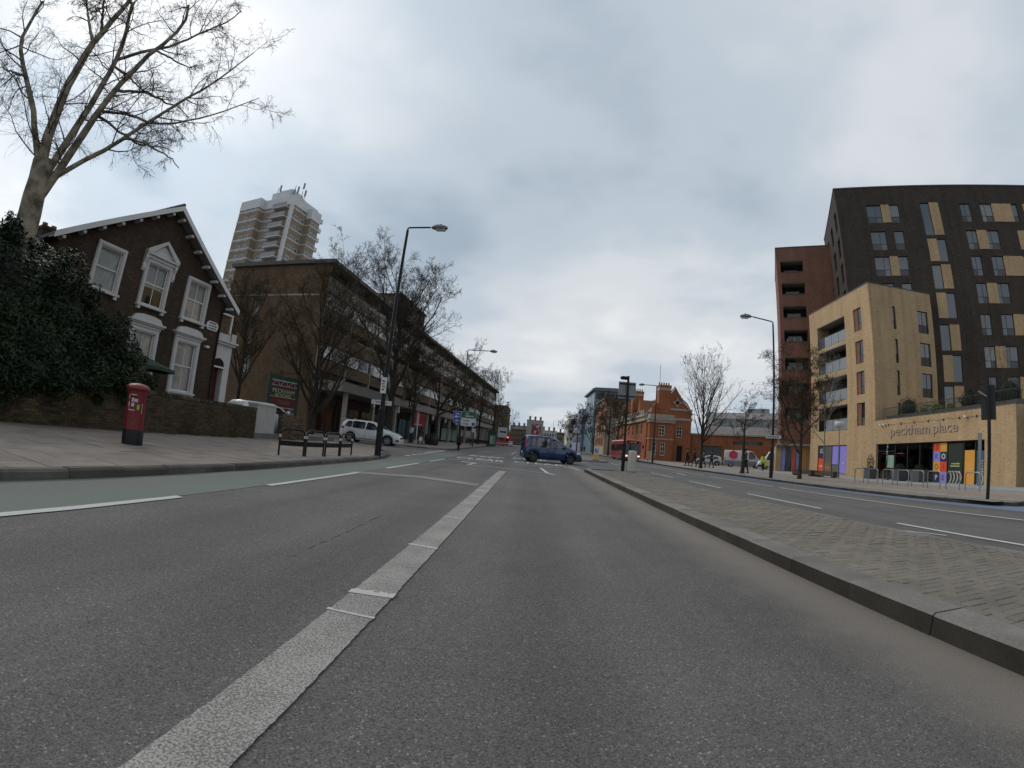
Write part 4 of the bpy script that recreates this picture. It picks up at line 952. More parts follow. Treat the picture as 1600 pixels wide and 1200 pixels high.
# ---------------------------------------------------------------- garden wall of single bricks
M_brickpiece = random_tint('wall_brick', (0.085, 0.063, 0.037), 0.6, 0.9, 0.55, 25, 0.6)
B_wallfar = bricks('wall_brick_far', (0.115, 0.083, 0.048), (0.055, 0.041, 0.025), (0.045, 0.04, 0.03), dirt=0.5, dark=(0.035, 0.028, 0.02), dirt_scale=1.2)
M_mort = plain('wall_mortar', (0.045, 0.04, 0.03), 0.95, var=0.3, scale=3)
def garden_wall(name, label, x, y0, y1, h, seed, mat, nparts=300, z0=0.12, mats=None):
    t = thing(name, label, 'wall', (x, y0, z0))
    ln = y1 - y0; c = MB(); c.box(-0.205, -0.012, 0.002, ln - .002, -0.3, h); c.build('core', M_mort, t)
    bl = MB(); bl.box(-0.0515, 0.0515, 0, 0.215, 0, 0.065); bm = bl.mesh('brick', [mat]); hb = MB(); hb.box(-0.0515, 0.0515, 0, 0.1025, 0, 0.065); hm = hb.mesh('brick_header', [mat])
    rr = random.Random(seed); items = []
    for r_ in range(int(h / 0.075)):
        y = -0.112 if r_ % 2 else 0.0
        while y < ln - 0.05:
            a, b_ = max(0, y), min(ln, y + 0.215)
            if b_ - a > 0.06: items.append((a, b_, r_ * 0.075))
            y += 0.225
    items.sort(key=lambda i: (x ** 2 + (y0 + i[0]) ** 2)); far = MB()
    for i, (a, b_, z) in enumerate(items):
        dx = rr.uniform(-0.006, 0.006)
        if i < nparts:
            o = obj('brick', bm if b_ - a > 0.12 else hm, t, (-0.0515 + dx, a, z + rr.uniform(-.002, .002))); o.rotation_euler = (0, 0, rr.uniform(-.01, .01)); o.scale = (1, min(1.0, (b_ - a) / (0.215 if b_ - a > 0.12 else 0.1025)), 1)
        else: far.box(-0.103 + dx, dx, a + .002, b_ - .002, z, z + 0.065)
    if far.f:
        o = far.build('brickwork', B_wallfar, t); o['kind'] = 'stuff'
    cp = MB(); k = 0; y = 0.0
    cpm = MB(); cpm.box(-0.23, 0.02, 0.003, 0.107, 0, 0.11); cm = cpm.mesh('coping_brick', [mat])
    if nparts > 0:
        for k in range(int(ln / 0.11)):
            o = obj('coping_brick', cm, t, (rr.uniform(-.004, .004), k * 0.11, h + 0.006 + rr.uniform(-.003, .003)))
    return t
garden_wall('garden_wall', 'long low mossy brown brick garden wall behind the red pillar box', -11.4, 3.0, 16.75, 1.17, 1, M_brickpiece)
garden_wall('garden_wall', 'short stub of brick garden wall beside the white gate pier', -11.4, 18.9, 21.35, 1.05, 2, random_tint('wall_brick_pale', (0.115, 0.085, 0.05), 0.5, 0.9, 0.5, 25, 0.6))
t = thing('gate_pier', 'white painted gate pier standing between the two brick garden walls', 'pier', (-11.55, 17.0, 0.12))
q = MB(); q.box(-0.5, 0.0, 0.0, 1.55, 0.2, 1.42); q.build('shaft', plain('pier_white', (0.34, 0.335, 0.325), 0.7, var=0.12), t)
q = MB(); q.box(-0.53, 0.03, -0.03, 1.58, -0.3, 0.197); q.build('plinth', plain('pier_moss', (0.13, 0.13, 0.06), 0.9, var=0.3), t)
q = MB(); q.box(-0.53, 0.03, -0.03, 1.58, 1.423, 1.5); q.build('cap', plain('pier_cap', (0.36, 0.35, 0.33), 0.7), t)
# ---------------------------------------------------------------- long deck-access block with shops (left)
B_brown = bricks('brown_brick', (0.165, 0.118, 0.075), (0.12, 0.085, 0.055), (0.12, 0.095, 0.07), dirt=0.3)
B_ochre = bricks('ochre_brick', (0.16, 0.105, 0.058), (0.115, 0.074, 0.042), (0.095, 0.07, 0.05), dirt=0.3)
M_whitewin = plain('white_window_frame', (0.42, 0.42, 0.42), 0.5, var=0.05)
def slab_block():
    t = thing('apartment_block', 'long five storey deck access block of brown brick and concrete over shops', 'building', (-20.2, 37.6, 0), az_rot(4.8))
    Lx = 103.0; D = 12.0; H = 16.5
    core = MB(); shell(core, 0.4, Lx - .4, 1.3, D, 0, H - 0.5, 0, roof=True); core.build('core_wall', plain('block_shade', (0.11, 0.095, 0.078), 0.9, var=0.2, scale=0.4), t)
    ew = MB(); wall_face(ew, (0, 0), (0, 1), (-1, 0), 0, D, -0.2, H - .45, [(7.6, 8.5, z, z + 1.6) for z in (5.2, 8.0, 10.8)], 0.2); ew.face([(0, 0, -0.2), (0.4, 0, -0.2), (0.4, 0, H - .45), (0, 0, H - .45)]); ew.face([(0.4, 0, -.2), (0.4, 1.3, -.2), (0.4, 1.3, H - .45), (0.4, 0, H - .45)])
    ew.build('end_wall', B_ochre, t)
    for z in (5.2, 8.0, 10.8): window(t, 7.6, 8.5, z, z + 1.6, 0.12, M_whitewin, M_glass, face=((0, 0), (0, 1), (-1, 0)))
    ring = MB()
    for z in (12.9,): ring.box(-0.03, 0.0, -0.02, D, z, z + 0.14)
    ring.build('floor_band', M_conc, t)
    rf = MB(); rf.box(-0.35, Lx + .3, -0.75, D + .3, H - .42, H - .05); rf.build('roof', plain('roof_edge', (0.085, 0.08, 0.075), 0.8, var=0.15), t)
    rl = MB()
    for i in range(52): rl.box(2 + i * 2, 2.04 + i * 2, 0.3, 0.34, H - .05, H + 0.95)
    rl.box(2, Lx, 0.3, 0.34, H + 0.92, H + 0.96); rl.box(2, Lx, 0.3, 0.34, H + 0.45, H + 0.48); rl.build('roof_railing', M_grey, t)
    for k, (z0, z1, mt) in enumerate(((13.55, 14.85, M_conc), (8.75, 10.1, B_brown), (11.0, 12.1, B_brown), (6.1, 7.2, B_brown))):
        p = MB(); d = -0.10 if k in (0, 1) else 0.05
        p.box(0.45, Lx, d, d + 0.18, z0, z1); p.build('parapet', mt, t)
        if k in (0, 1):
            c = MB(); c.box(0.45, Lx, d - .03, d + 0.22, z1 + .003, z1 + 0.08); c.build('parapet_coping', M_conc, t)
            fl = MB(); fl.box(0.45, Lx, 0.09, 1.3, z0 - 0.1, z0 + 0.12); fl.build('deck', M_conc, t)
    nb = 34; bw = (Lx - 1) / nb
    rr = random.Random(8)
    for zi, (z0, z1) in enumerate(((12.15, 13.45), (7.3, 8.6))):
        fx = MB(); fx.box(0.45, Lx, 0.25, 0.3, z0, z1); fx.build('window_backing', M_whitewin if False else M_dark, t)
        for i in range(nb):
            a = 0.6 + i * bw
            if rr.random() < 0.06: continue
            gm = M_curtain if rr.random() < 0.55 else M_glass
            if i < 22: window(t, a + .12, a + bw - .12, z0 + .03, z1 - .03, 0.12, M_whitewin, gm, bars_v=(a + bw * 0.36, a + bw * 0.68), fw=0.07)
            else: window(t, a + .12, a + bw - .12, z0 + .03, z1 - .03, 0.12, M_whitewin, gm, fw=0.1)
    for (z0, z1) in ((15.0, 16.0), (10.25, 10.95), (5.2, 6.0)):
        for i in range(nb):
            a = 0.6 + i * bw
            if i % 2 == 0 and i < 26: q = MB(); q.box(a + .4, a + 1.3, 1.24, 1.29, z0 - 0.6, z1 - .05); q.build('deck_door', plain('deck_door_%d_%d' % (i, int(z0)), rr.choice(((0.16, 0.05, 0.04), (0.05, 0.08, 0.13), (0.2, 0.2, 0.18), (0.06, 0.10, 0.06))), 0.6, var=0.1), t)
    for i in range(0, nb + 1, 2): fins = MB(); fins.box(0.5 + i * bw - .09, 0.5 + i * bw + .09, 0.0, 1.3, 5.1, H - .45); fins.build('cross_wall', M_conc, t)
    cn = MB(); cn.box(0.5, Lx - 18, -3.2, 1.2, 4.15, 5.05); cn.build('canopy', plain('canopy_concrete', (0.20, 0.19, 0.17), 0.85, var=0.15, scale=0.5), t)
    for i in range(14): pc = MB(); pc.box(2 + i * 6.3, 2.35 + i * 6.3, -2.9, -2.55, 0, 4.147); pc.build('column', M_conc, t)
    # shops under the canopy: dark glazed fronts with fascias
    sc = [(0.05, 0.05, 0.05), (0.06, 0.02, 0.02), (0.03, 0.05, 0.04), (0.08, 0.07, 0.05), (0.02, 0.03, 0.05), (0.07, 0.05, 0.03)]
    for i in range(13):
        a = 0.9 + i * 6.3
        fa = MB(); fa.box(a, a + 6.1, 0.92, 1.25, 3.1, 3.9); fa.build('shop_fascia', plain('fascia_%d' % i, sc[i % 6], 0.6, var=0.15), t)
        if i in (7, 8, 9): continue
        window(t, a + .1, a + 6.0, 0.1, 3.05, 1.1, M_frame_dark, M_glass_dark, bars_v=(a + 1.6, a + 3.1, a + 4.5), name='shop_window')
    mint = plain('mint_panel', (0.20, 0.33, 0.26), 0.5, var=0.05)
    for a in (45.2, 49.0, 53.0, 57.0):
        g = MB(); g.box(a, a + 3.4, -0.02, 0.06, 0.35, 2.6); g.build('mint_shop_window', mint, t)
        g = MB(); g.box(a, a + 3.4, -0.02, 0.06, 2.65, 3.6); g.build('shop_fascia', plain('green_fascia_%d' % int(a), (0.015, 0.06, 0.035), 0.5), t)
    # white hanging lamp boxes under the canopy edge
    for i in range(9):
        q = MB(); q.box(8 + i * 7.2, 8.22 + i * 7.2, -3.05, -2.75, 3.35, 4.145); q.build('hanging_sign', M_white, t)
    st = MB(); st.box(22.5, 33.5, 1.6, 8, H - .04, H + 4.0); st.box(22.3, 33.7, 1.4, 8.2, H + 4.0, H + 4.15); st.build('stair_tower', B_brown, t)
    for i in range(5): q = MB(); q.box(50 + i * 9, 52 + i * 9, 2, 5, H - .04, H + 1.6); q.build('roof_vent', M_conc, t)
slab_block()
# ---------------------------------------------------------------- tower block behind
def tower():
    az0 = R(-40.5); t = thing('tower_block', 'tall brick tower block with white floor bands, balconies and roof aerials', 'building', (120 * math.sin(az0), 120 * math.cos(az0), 0), az_rot(103))
    B_t = bricks('tower_brick', (0.31, 0.25, 0.18), (0.26, 0.205, 0.15), (0.26, 0.22, 0.17), dirt=0.2)  # brick colour lightened to stand in for distance haze
    M_tw = plain('tower_white', (0.56, 0.56, 0.57), 0.7, var=0.08, scale=0.6)  # white lightened likewise, the haze is put into the colour
    H = 55.4; x0, x1, x2, D = -2.0, 5.6, 16.2, 11.0; fh = 2.68; zr = H - 3.2
    b = MB(); shell(b, x0, x1, 0, D, 0, zr + .5); shell(b, x1 + .003, x2, 1.8, D, 0, zr + .5); shell(b, x2 + .003, x2 + 1.7, 7.4, D - .01, 0, zr - 1.2); b.build('wall', B_t, t)
    pz = MB(); pz.box(x0 - .1, x1 + .1, -0.1, D, zr + .503, H); pz.box(x1 + .103, x2 + .1, 1.7, D, zr + .503, H - 0.1); pz.box(x2 + .103, x2 + 1.8, 7.3, D, zr - 1.197, H - 1.6); pz.build('parapet', M_tw, t)
    ph = MB(); ph.box(6.0, 12.5, 3, 9.5, H - .09, H + 2.6); ph.box(8, 12, 4, 8.5, H + 2.6, H + 3.6); ph.build('plant_room', M_tw, t)
    nf = 19; bands = MB()
    fl = [zr - k * fh for k in range(nf)]
    for z in fl:
        bands.box(x0 - .08, x1 + .08, -0.08, D + .05, z - 0.42, z - 0.25); bands.box(x0 - .06, x1 + .06, -0.06, D + .05, z - 0.15, z + 0.02); bands.box(x1 + .085, x2 + .08, 1.72, D, z - 0.42, z - 0.2); bands.box(x2 + .083, x2 + 1.78, 7.32, D, z - .42, z - .22)
    bands.build('floor_band', M_tw, t)
    M_fin = M_tw; q = MB(); q.box(x2 - 0.9, x2 + .12, 1.60, 2.2, 0, H - .12); q.build('corner_pier', M_tw, t)
    for k, z in enumerate(fl):
        if k > 15: continue
        for xa in (0.6, 2.9): window(t, xa, xa + 1.35, z - 1.55 + .9, z + 0.35 + .9 - .3, -0.05, M_tw, M_glass, bars_v=(xa + .65,), fw=0.1)
        window(t, 7.3, 9.7, z - 0.75, z + 0.75, 1.72, M_tw, M_glass, bars_v=(7.9, 8.5, 9.1), fw=0.1)
        bq = MB(); bq.box(10.2, 15.2, 0.5, 1.78, z - 0.55, z - 0.35); bq.build('balcony', M_tw, t)
        rq = MB(); rq.box(10.2, 15.2, 0.5, 0.56, z - .347, z + 0.75); rq.box(10.2, 10.26, .56, 1.78, z - .347, z + .75); rq.build('balustrade', plain('tower_balustrade', (0.26, 0.27, 0.28), 0.6) if k == 0 else MAT['tower_balustrade'], t)
        for ya in (3.2, 5.4): window(t, ya, ya + 1.3, z - 0.55, z + 0.75, -0.04, M_tw, M_glass, bars_v=(ya + .65,), fw=0.1, face=((x2, 0), (0, 1), (1, 0)))
        for ya in (7.9, 9.5): window(t, ya, ya + 1.1, z - 0.55, z + 0.75, -0.04, M_tw, M_glass, bars_v=(ya + .55,), fw=0.1, face=((x2 + 1.7, 0), (0, 1), (1, 0)))
        sb = MB(); sb.box(x0 - 1.3, x0 - .09, 3, 7, z - 0.5, z + 0.6); sb.build('side_balcony', M_tw, t)
        if k < 8: sb = MB(); sb.box(x2 + 1.0, x2 + 1.6, 11.0, 12.2, z - 0.5, z + 0.6); sb.build('side_balcony', M_tw, t)
    an = [(6.5, 4), (7.1, 4.4), (7.8, 3.6), (13.0, 4), (13.6, 4.6), (15.0, 5), (15.6, 5.5)]
    for i, (x, y) in enumerate(an):
        q = MB(); q.tube([(x, y, H - .1), (x, y, H + (5.0 if i < 3 else 4.4 if i < 5 else 2.8))], 0.09, 5); q.box(x - .2, x + .2, y - .15, y + .15, H + 1.5 + (i % 3), H + 3.2 + (i % 3)); q.build('aerial', M_grey, t)
tower()
# ---------------------------------------------------------------- red brick Victorian station building (right)
B_orange = bricks('orange_red_brick', (0.38, 0.14, 0.062), (0.30, 0.105, 0.048), (0.26, 0.14, 0.09), dirt=0.25)
M_stone = plain('pale_stone', (0.34, 0.30, 0.25), 0.8, var=0.12, scale=1.5)
M_greyslate = plain('grey_slate', (0.10, 0.105, 0.11), 0.7, var=0.2)
def gable_roof(b, x0, x1, y0, y1, ze, zr, m=0):
    xm = (x0 + x1) / 2; th = .15
    for xa in (x0, x1): b.hexa([(xa, y0, ze), (xm, y0, zr), (xm, y1, zr), (xa, y1, ze), (xa, y0, ze + th), (xm, y0, zr + th), (xm, y1, zr + th), (xa, y1, ze + th)], m)
def station():
    t = thing('station_building', 'orange red brick Victorian building with stone bands, tall chimneys and gables', 'building', (19.3, 75, 0))
    b = MB(); ops = [(5.4, 6.4, 4.0, 5.9, .25), (5.6, 6.6, 0.0, 2.6, .3)]
    wall_face(b, (0, 0), (1, 0), (0, -1), 0, 8.0, -0.5, 8.0, ops)
    b.face([(0.8, 0, 8.0), (8.0, 0, 8.0), (7.0, 0, 9.6), (6.0, 0, 10.4), (4.75, 0, 12.3), (3.6, 0, 10.8), (0.8, 0, 9.0)])
    sops = [(2.5 + i * 3.4, 3.9 + i * 3.4, z, z + h, .2) for i in range(7) for z, h in ((4.2, 1.9), (0.9, 2.0))]
    wall_face(b, (0, 0), (0, 1), (-1, 0), 0, 27, -0.5, 6.6, sops); shell(b, 0, 8, 0, 27, -.5, 6.6, 0, ('front', 'left')); b.build('wall', B_orange, t)
    LF = ((0, 0), (0, 1), (-1, 0))
    for (u, u1, z, z1, d) in sops: window(t, u, u1, z, z1, .12, M_stone, M_glass_dark, bars_v=((u + u1) / 2,), bars_h=((z + z1) / 2,), fw=.12, face=LF)
    window(t, 5.4, 6.4, 4.0, 5.9, .12, M_white, M_glass_dark, bars_v=(5.9,), bars_h=(4.6, 5.3), fw=.1); q = MB(); q.box(5.6, 6.6, .2, .28, 0, 2.6); q.build('door', M_dark, t)
    s = MB(); s.box(-.12, 8.1, -.12, 0, 6.9, 7.3); s.box(3.6, 8.1, -.1, 0, 8.55, 8.9); s.build('stone_band', M_stone, t)
    s = MB(); s.box(-.35, 0, 0.0, 27, 6.5, 7.2); s.box(-.6, -.02, 0.003, 27, 7.203, 7.5); s.build('cornice', M_stone, t)
    gc = MB()
    for (xa, za), (xb, zb) in (((8.15, 7.9), (7.1, 9.7)), ((7.1, 9.7), (6.05, 10.5)), ((6.05, 10.5), (4.75, 12.45)), ((4.75, 12.45), (3.7, 11.0))): gc.hexa([(xa, -.15, za), (xb, -.15, zb), (xb, .3, zb), (xa, .3, za), (xa, -.15, za + .22), (xb, -.15, zb + .22), (xb, .3, zb + .22), (xa, .3, za + .22)])
    gc.build('gable_coping', M_stone, t)
    rn = MB(); rn.disc((5.3, -.02, 9.9), 'y', .5, .2, 14)
    for k in range(4): a = k * math.pi / 2; rn.box(5.3 + .62 * math.cos(a) - .14, 5.3 + .62 * math.cos(a) + .14, -.14, 0, 9.9 + .62 * math.sin(a) - .14, 9.9 + .62 * math.sin(a) + .14)
    r = rn.build('round_window', M_stone, t); q = MB(); q.disc((5.3, -.13, 9.9), 'y', .34, .03, 14); q.build('pane', M_glass_dark, r)
    rf = MB(); gable_roof(rf, -.2, 8.2, .31, 27, 6.9, 11.2); ro = rf.build('roof', M_greyslate, t)
    for (x0, x1, y0, y1, z0, z1) in ((1.9, 4.0, -.25, 1.6, 6.8, 12.75), (0.4, 2.6, 13.5, 15, 8, 13.2), (6.2, 7.2, 3.0, 4.2, 8, 11.2)):
        c = MB(); c.box(x0, x1, y0, y1, z0, z1 - .9); c.box(x0 - .06, x1 + .06, y0 - .06, y1 + .06, z1 - .45, z1); co = c.build('chimney', B_orange, ro)
        c = MB(); c.box(x0 - .03, x1 + .03, y0 - .03, y1 + .03, z1 - .897, z1 - .453); c.build('chimney_band', M_stone, ro)
        for i in range(5):
            q = MB(); q.lathe([(.12, z1), (.13, z1 + .5), (.09, z1 + .52)], (x0 + .2 + i * (x1 - x0 - .4) / 4, (y0 + y1) / 2, 0), 8); q.build('chimney_pot', plain('pot_%d_%d' % (i, int(x0 * 10)), (0.26, 0.09, 0.05), .8), ro)
    for i in range(2):        # dormer gables along the street side
        y = 6 + i * 11; d = MB(); d.hexa([(-.05, y - 1.7, 7.5), (3, y - 1.7, 7.5), (3, y + 1.7, 7.5), (-.05, y + 1.7, 7.5), (-.05, y - .05, 10.6), (3, y - .05, 10.6), (3, y + .05, 10.6), (-.05, y + .05, 10.6)]); d.build('dormer', B_orange, t)
    bal = MB()
    for i in range(22): bal.box(-.5, -.35, .3 + i * 1.2, .9 + i * 1.2, 7.5, 8.1)
    bal.box(-.55, -.3, 0, 27, 8.1, 8.25); bal.build('balustrade', M_stone, t)
    bay = MB(); wall_face(bay, (0, -1.6), (1, 0), (0, -1), 0.2, 4.3, -.5, 6.2, [(1.8, 2.8, 4.1, 5.8, .2), (0.7, 1.5, .8, 3.0, .2), (2.2, 3.0, .8, 3.0, .2)]); shell(bay, .2, 4.3, -1.6, 0, -.5, 6.2, 0, ('front',)); bo = bay.build('bay', B_orange, t)
    for (a, c, e, f) in ((1.8, 2.8, 4.1, 5.8), (0.7, 1.5, .8, 3.0), (2.2, 3.0, .8, 3.0)): window(t, a, c, e, f, -1.48, M_white, M_glass_dark, bars_v=((a + c) / 2,), bars_h=((e * 2 + f) / 3, (e + 2 * f) / 3), fw=.1)
    s = MB(); s.box(0.0, 4.5, -1.85, 0, 6.203, 6.6); s.box(-.15, 4.65, -2.0, 0, 6.6, 6.9); s.box(.15, 4.35, -1.65, 0, 6.9, 7.6); s.build('bay_cornice', M_stone, t); s = MB(); s.box(.1, 4.4, -1.68, -.05, 3.4, 3.6); s.build('bay_band', M_stone, t)
    fp = MB(); fp.tube([(8.9, -3, 0), (8.9, -3, 9)], .09, 6); fp.build('flagpole', M_white, t)
    ae_ = MB(); ae_.tube([(2.3, 1, 12.5), (2.3, 1, 16.5)], .04, 5); ae_.build('mast', M_grey, t)
station()
def yard_building():
    t = thing('yard_building', 'grey clad hall with a ribbon of windows over a red brick yard wall', 'building', (27.6, 76, 0), az_rot(122))
    b = MB(); wall_face(b, (0, 0), (1, 0), (0, -1), 0, 30, -.5, 4.7, [(2.2, 5.6, -.3, 2.9, .3), (7.5, 12.5, 3.3, 3.9, .3), (9.4, 10.6, -.3, 2.0, .3), (13.3, 14.3, -.3, 2.0, .3)]); shell(b, 0, 30, 0, 8, -.5, 4.7, 0, ('front',)); b.build('wall', B_orange, t)
    q = MB(); q.box(2.2, 5.6, .25, .3, -.3, 2.9); q.build('roller_shutter', plain('shutter_grey', (0.085, 0.085, 0.09), .6, var=.1), t)
    for a, c in ((7.5, 12.5),): q = MB(); q.box(a, c, .25, .3, 3.3, 3.9); q.build('clerestory', M_glass_dark, t)
    for a, c in ((9.4, 10.6), (13.3, 14.3)): q = MB(); q.box(a, c, .25, .3, -.3, 2.0); q.build('door', M_dark, t)
    c = MB(); c.box(-.1, 30, -.25, .2, 4.703, 4.95); c.build('coping', M_stone, t)
    h = MB(); shell(h, 1.5, 36, 6, 30, 4.6, 9.2); h.build('hall', plain('zinc_grey', (0.52, 0.53, 0.53), .55, var=.08, scale=.6), t)
    for i in range(15):
        a = 3 + i * 1.5; window(t, a, a + 1.4, 6.7, 8.1, 5.93, plain('green_frame_%d' % i, (0.10, 0.13, 0.12), .5) , M_glass_grey if i % 3 else M_glass_blind, fw=.08)
    sk = MB(); sk.box(1.2, 36, 5.8, 6.0, 4.8, 6.5); sk.build('cladding', plain('zinc_dark', (0.44, 0.455, 0.46), .55), t)
    rf = MB(); rf.box(9, 13, 9, 12, 9.2, 10.3); rf.build('roof_plant', M_grey, t)
yard_building()
def striped():
    t = thing('corner_building', 'tall corner building with red brick stripes and cream panels behind the street trees', 'building', (17.4, 107, 0))
    B1 = plain('stripe_red', (0.25, 0.10, 0.06), .8, var=.15); B2 = plain('stripe_cream', (0.36, 0.30, 0.22), .8, var=.12)
    b = MB(); shell(b, 0, 8, 0, 16, -.5, 13.2); b.build('wall', B2, t)
    for i in range(7):
        s = MB(); z = 9.0 + i * .62; s.box(-.06, 8, -.06, 16, z, z + .3); s.build('brick_stripe', B1, t)
    for i in range(5): s = MB(); s.box(-.1, -.001, 1 + i * 3, 2.2 + i * 3, 2, 12); s.build('pilaster', B1, t)
    p = MB(); p.box(.5, 5, -.1, 0, 3.5, 8.6); p.build('blank_panel', M_stone, t); c = MB(); c.box(-.3, 8.2, -.3, 16, 13.203, 13.7); c.build('cornice', plain('striped_cornice', (0.12, 0.09, 0.07), .8), t)
    for i in range(4):
        for j in range(3): window(t, 2.4 + i * 3, 3.7 + i * 3, 2.2 + j * 3.2, 4.2 + j * 3.2, -.05, M_stone, M_glass_dark, fw=.12, face=((0, 0), (0, 1), (-1, 0)))
striped()
def glassy():
    t = thing('office_building', 'teal glazed office building with a curved dark roof edge above the striped building', 'building', (18, 133, 0))
    b = MB(); shell(b, 0, 12, 0, 20, -.5, 18.4); b.build('wall', plain('teal_panel', (0.10, 0.20, 0.25), .3, var=.1), t)
    r = MB(); r.prism([(-.8, 18.4), (13, 18.4), (13, 18.9), (6, 19.5), (0, 19.3), (-.8, 18.9)], -.8, 20.5); r.build('roof', M_lead, t)
    for j in range(4):
        for i in range(4): window(t, .4 + i * 2.9, 3.1 + i * 2.9, 8.3 + j * 2.5, 10.4 + j * 2.5, -.05, MAT['teal_panel'], M_glass_blue, fw=.12)
    for j in range(5):
        for i in range(4): window(t, .6 + i * 3.4, 3.4 + i * 3.4, 6 + j * 2.4, 8 + j * 2.4, -.05, MAT['teal_panel'], M_glass_blue, fw=.12, face=((0, 0), (0, 1), (-1, 0)))
    l = MB(); shell(l, -1.0, 10, 21, 50, -.5, 14.5); l.build('lilac_wing', plain('lilac_cladding', (0.22, 0.24, 0.36), .4, var=.12), t)
    for j in range(4):
        for i in range(6): window(t, 22 + i * 4.4, 25 + i * 4.4, 3 + j * 2.8, 5 + j * 2.8, -.06, M_grey, M_glass_blue, fw=.15, face=((-1.0, 0), (0, 1), (-1, 0)))
glassy()
M_pale = plain('pale_render', (0.40, 0.385, 0.355), .8, var=.1, scale=.5)
def simple_block(name, label, x0, x1, y0, y1, h, mat, rows, cols, roof=None, win=(1.0, 1.5), side=None, hz=None):
    t = thing(name, label, 'building', (x0, y0, 0)); w = x1 - x0; d = y1 - y0; fh = (h - .8) / rows
    ops = [(w * (i + .5) / cols - win[0] / 2, w * (i + .5) / cols + win[0] / 2, .9 + j * fh, .9 + j * fh + min(win[1], fh - .7), .2) for i in range(cols) for j in range(rows)]
    b = MB(); wall_face(b, (0, 0), (1, 0), (0, -1), 0, w, -.5, h, ops); skip = ['front']
    sops = []
    if side:
        u = 0 if side == 'left' else w; N = (-1, 0) if side == 'left' else (1, 0); nc = max(2, int(d / 4)); skip.append(side)
        sops = [(d * (i + .5) / nc - win[0] / 2, d * (i + .5) / nc + win[0] / 2, .9 + j * fh, .9 + j * fh + min(win[1], fh - .7), .2) for i in range(nc) for j in range(rows)]
        wall_face(b, (u, 0), (0, 1), N, 0, d, -.5, h, sops)
    shell(b, 0, w, 0, d, -.5, h, 0, tuple(skip)); b.build('wall', mat, t)
    for o in ops: window(t, *o[:4], .1, M_white, M_glass_dark, bars_h=((o[2] + o[3]) / 2,), fw=.09)
    for o in sops: window(t, *o[:4], .1, M_white, M_glass_dark, fw=.09, face=((u, 0), (0, 1), N))
    if roof == 'pitch':
        r = MB(); zr = h + 2.2; r.hexa([(-.2, -.3, h), (w + .2, -.3, h), (w + .2, d + .3, h), (-.2, d + .3, h), (-.2, d / 2 - .05, zr), (w + .2, d / 2 - .05, zr), (w + .2, d / 2 + .05, zr), (-.2, d / 2 + .05, zr)]); r.build('roof', M_slate, t)
    else:
        r = MB(); r.box(-.15, w + .15, -.15, d, h + .003, h + .35); r.build('parapet', M_stone if roof == 'stone' else mat, t)
    for i in range(hz or 0):
        c = MB(); xx = w * (i + .5) / hz; c.box(xx - .5, xx + .5, d * .4, d * .4 + .8, h - .2, h + 2.6 + (1 if roof == 'pitch' else 0)); c.build('chimney', M_slate if False else plain(name + '_chimney_%d' % i, (0.16, 0.10, 0.07), .9), t)
    return t
simple_block('apartment_building', 'brown brick flats at the far end of the long deck access block', -30, -8.2, 147, 168, 12.6, B_brown, 4, 6, side='right')
simple_block('terrace_house', 'low yellow brick terrace house with slate roof beside the billboard building', -10.5, -2.4, 232, 244, 8.2, B_yellow, 3, 4, 'pitch', hz=3)
bb = simple_block('billboard_building', 'pale rendered end wall carrying a tall red poster, straight ahead', -2.3, 5.7, 220, 240, 12.6, plain('grey_render', (0.27, 0.26, 0.245), .8, var=.1), 1, 1, hz=3, win=(0.3, 0.3))
def poster_mat():
    m, n, l, b = new_mat('red_poster'); p = obj_pos(n)
    v = n.new('ShaderNodeTexVoronoi'); v.inputs['Scale'].default_value = 1.1; l.new(p, v.inputs['Vector'])
    sp = n.new('ShaderNodeSeparateColor'); l.new(v.outputs['Color'], sp.inputs[0])
    l.new(nramp(n, l, sp.outputs[0], [(0.0, (0.05, 0.02, 0.025)), (0.45, (0.12, 0.02, 0.03)), (0.7, (0.42, 0.06, 0.09)), (0.92, (0.5, 0.3, 0.32))]), b.inputs['Base Color']); return m
q = MB(); q.box(2.6, 6.9, -.25, -.02, 5.0, 11.0); po = q.build('poster_panel', M_frame_dark, bb); q = MB(); q.box(2.75, 6.75, -.3, -.252, 5.15, 10.85); q.build('poster', poster_mat(), po)
simple_block('terrace_house', 'cream fronted terrace with parapet, right of the billboard building', 5.9, 15.0, 260, 272, 9.4, M_pale, 3, 6, 'stone', hz=3)
simple_block('terrace_house', 'yellow brick terrace further right, in front of the white corner building', 15.4, 23, 262, 275, 9.0, B_yellow, 3, 4, 'stone', hz=2)
simple_block('corner_building', 'white rendered four storey corner building partly hidden by street trees', 16.2, 30, 196, 220, 13.0, plain('white_render', (0.5, 0.49, 0.47), .8, var=.08), 4, 5, 'stone', side='left')
simple_block('corner_building', 'grey stone shop building between the white corner and the lilac wing', 18.5, 32, 172, 186, 11.5, M_stone, 4, 4, 'stone', side='left')
simple_block('terrace_house', 'far yellow brick terrace house closing the left side of the road', -24, -12.5, 205, 217, 9.0, B_yellow, 3, 4, 'pitch', hz=2, side='right')
simple_block('terrace_house', 'far dark terrace closing the end of the street, behind the billboard building', -40, 45, 330, 345, 8.5, B_brown, 2, 18, 'pitch', hz=8)
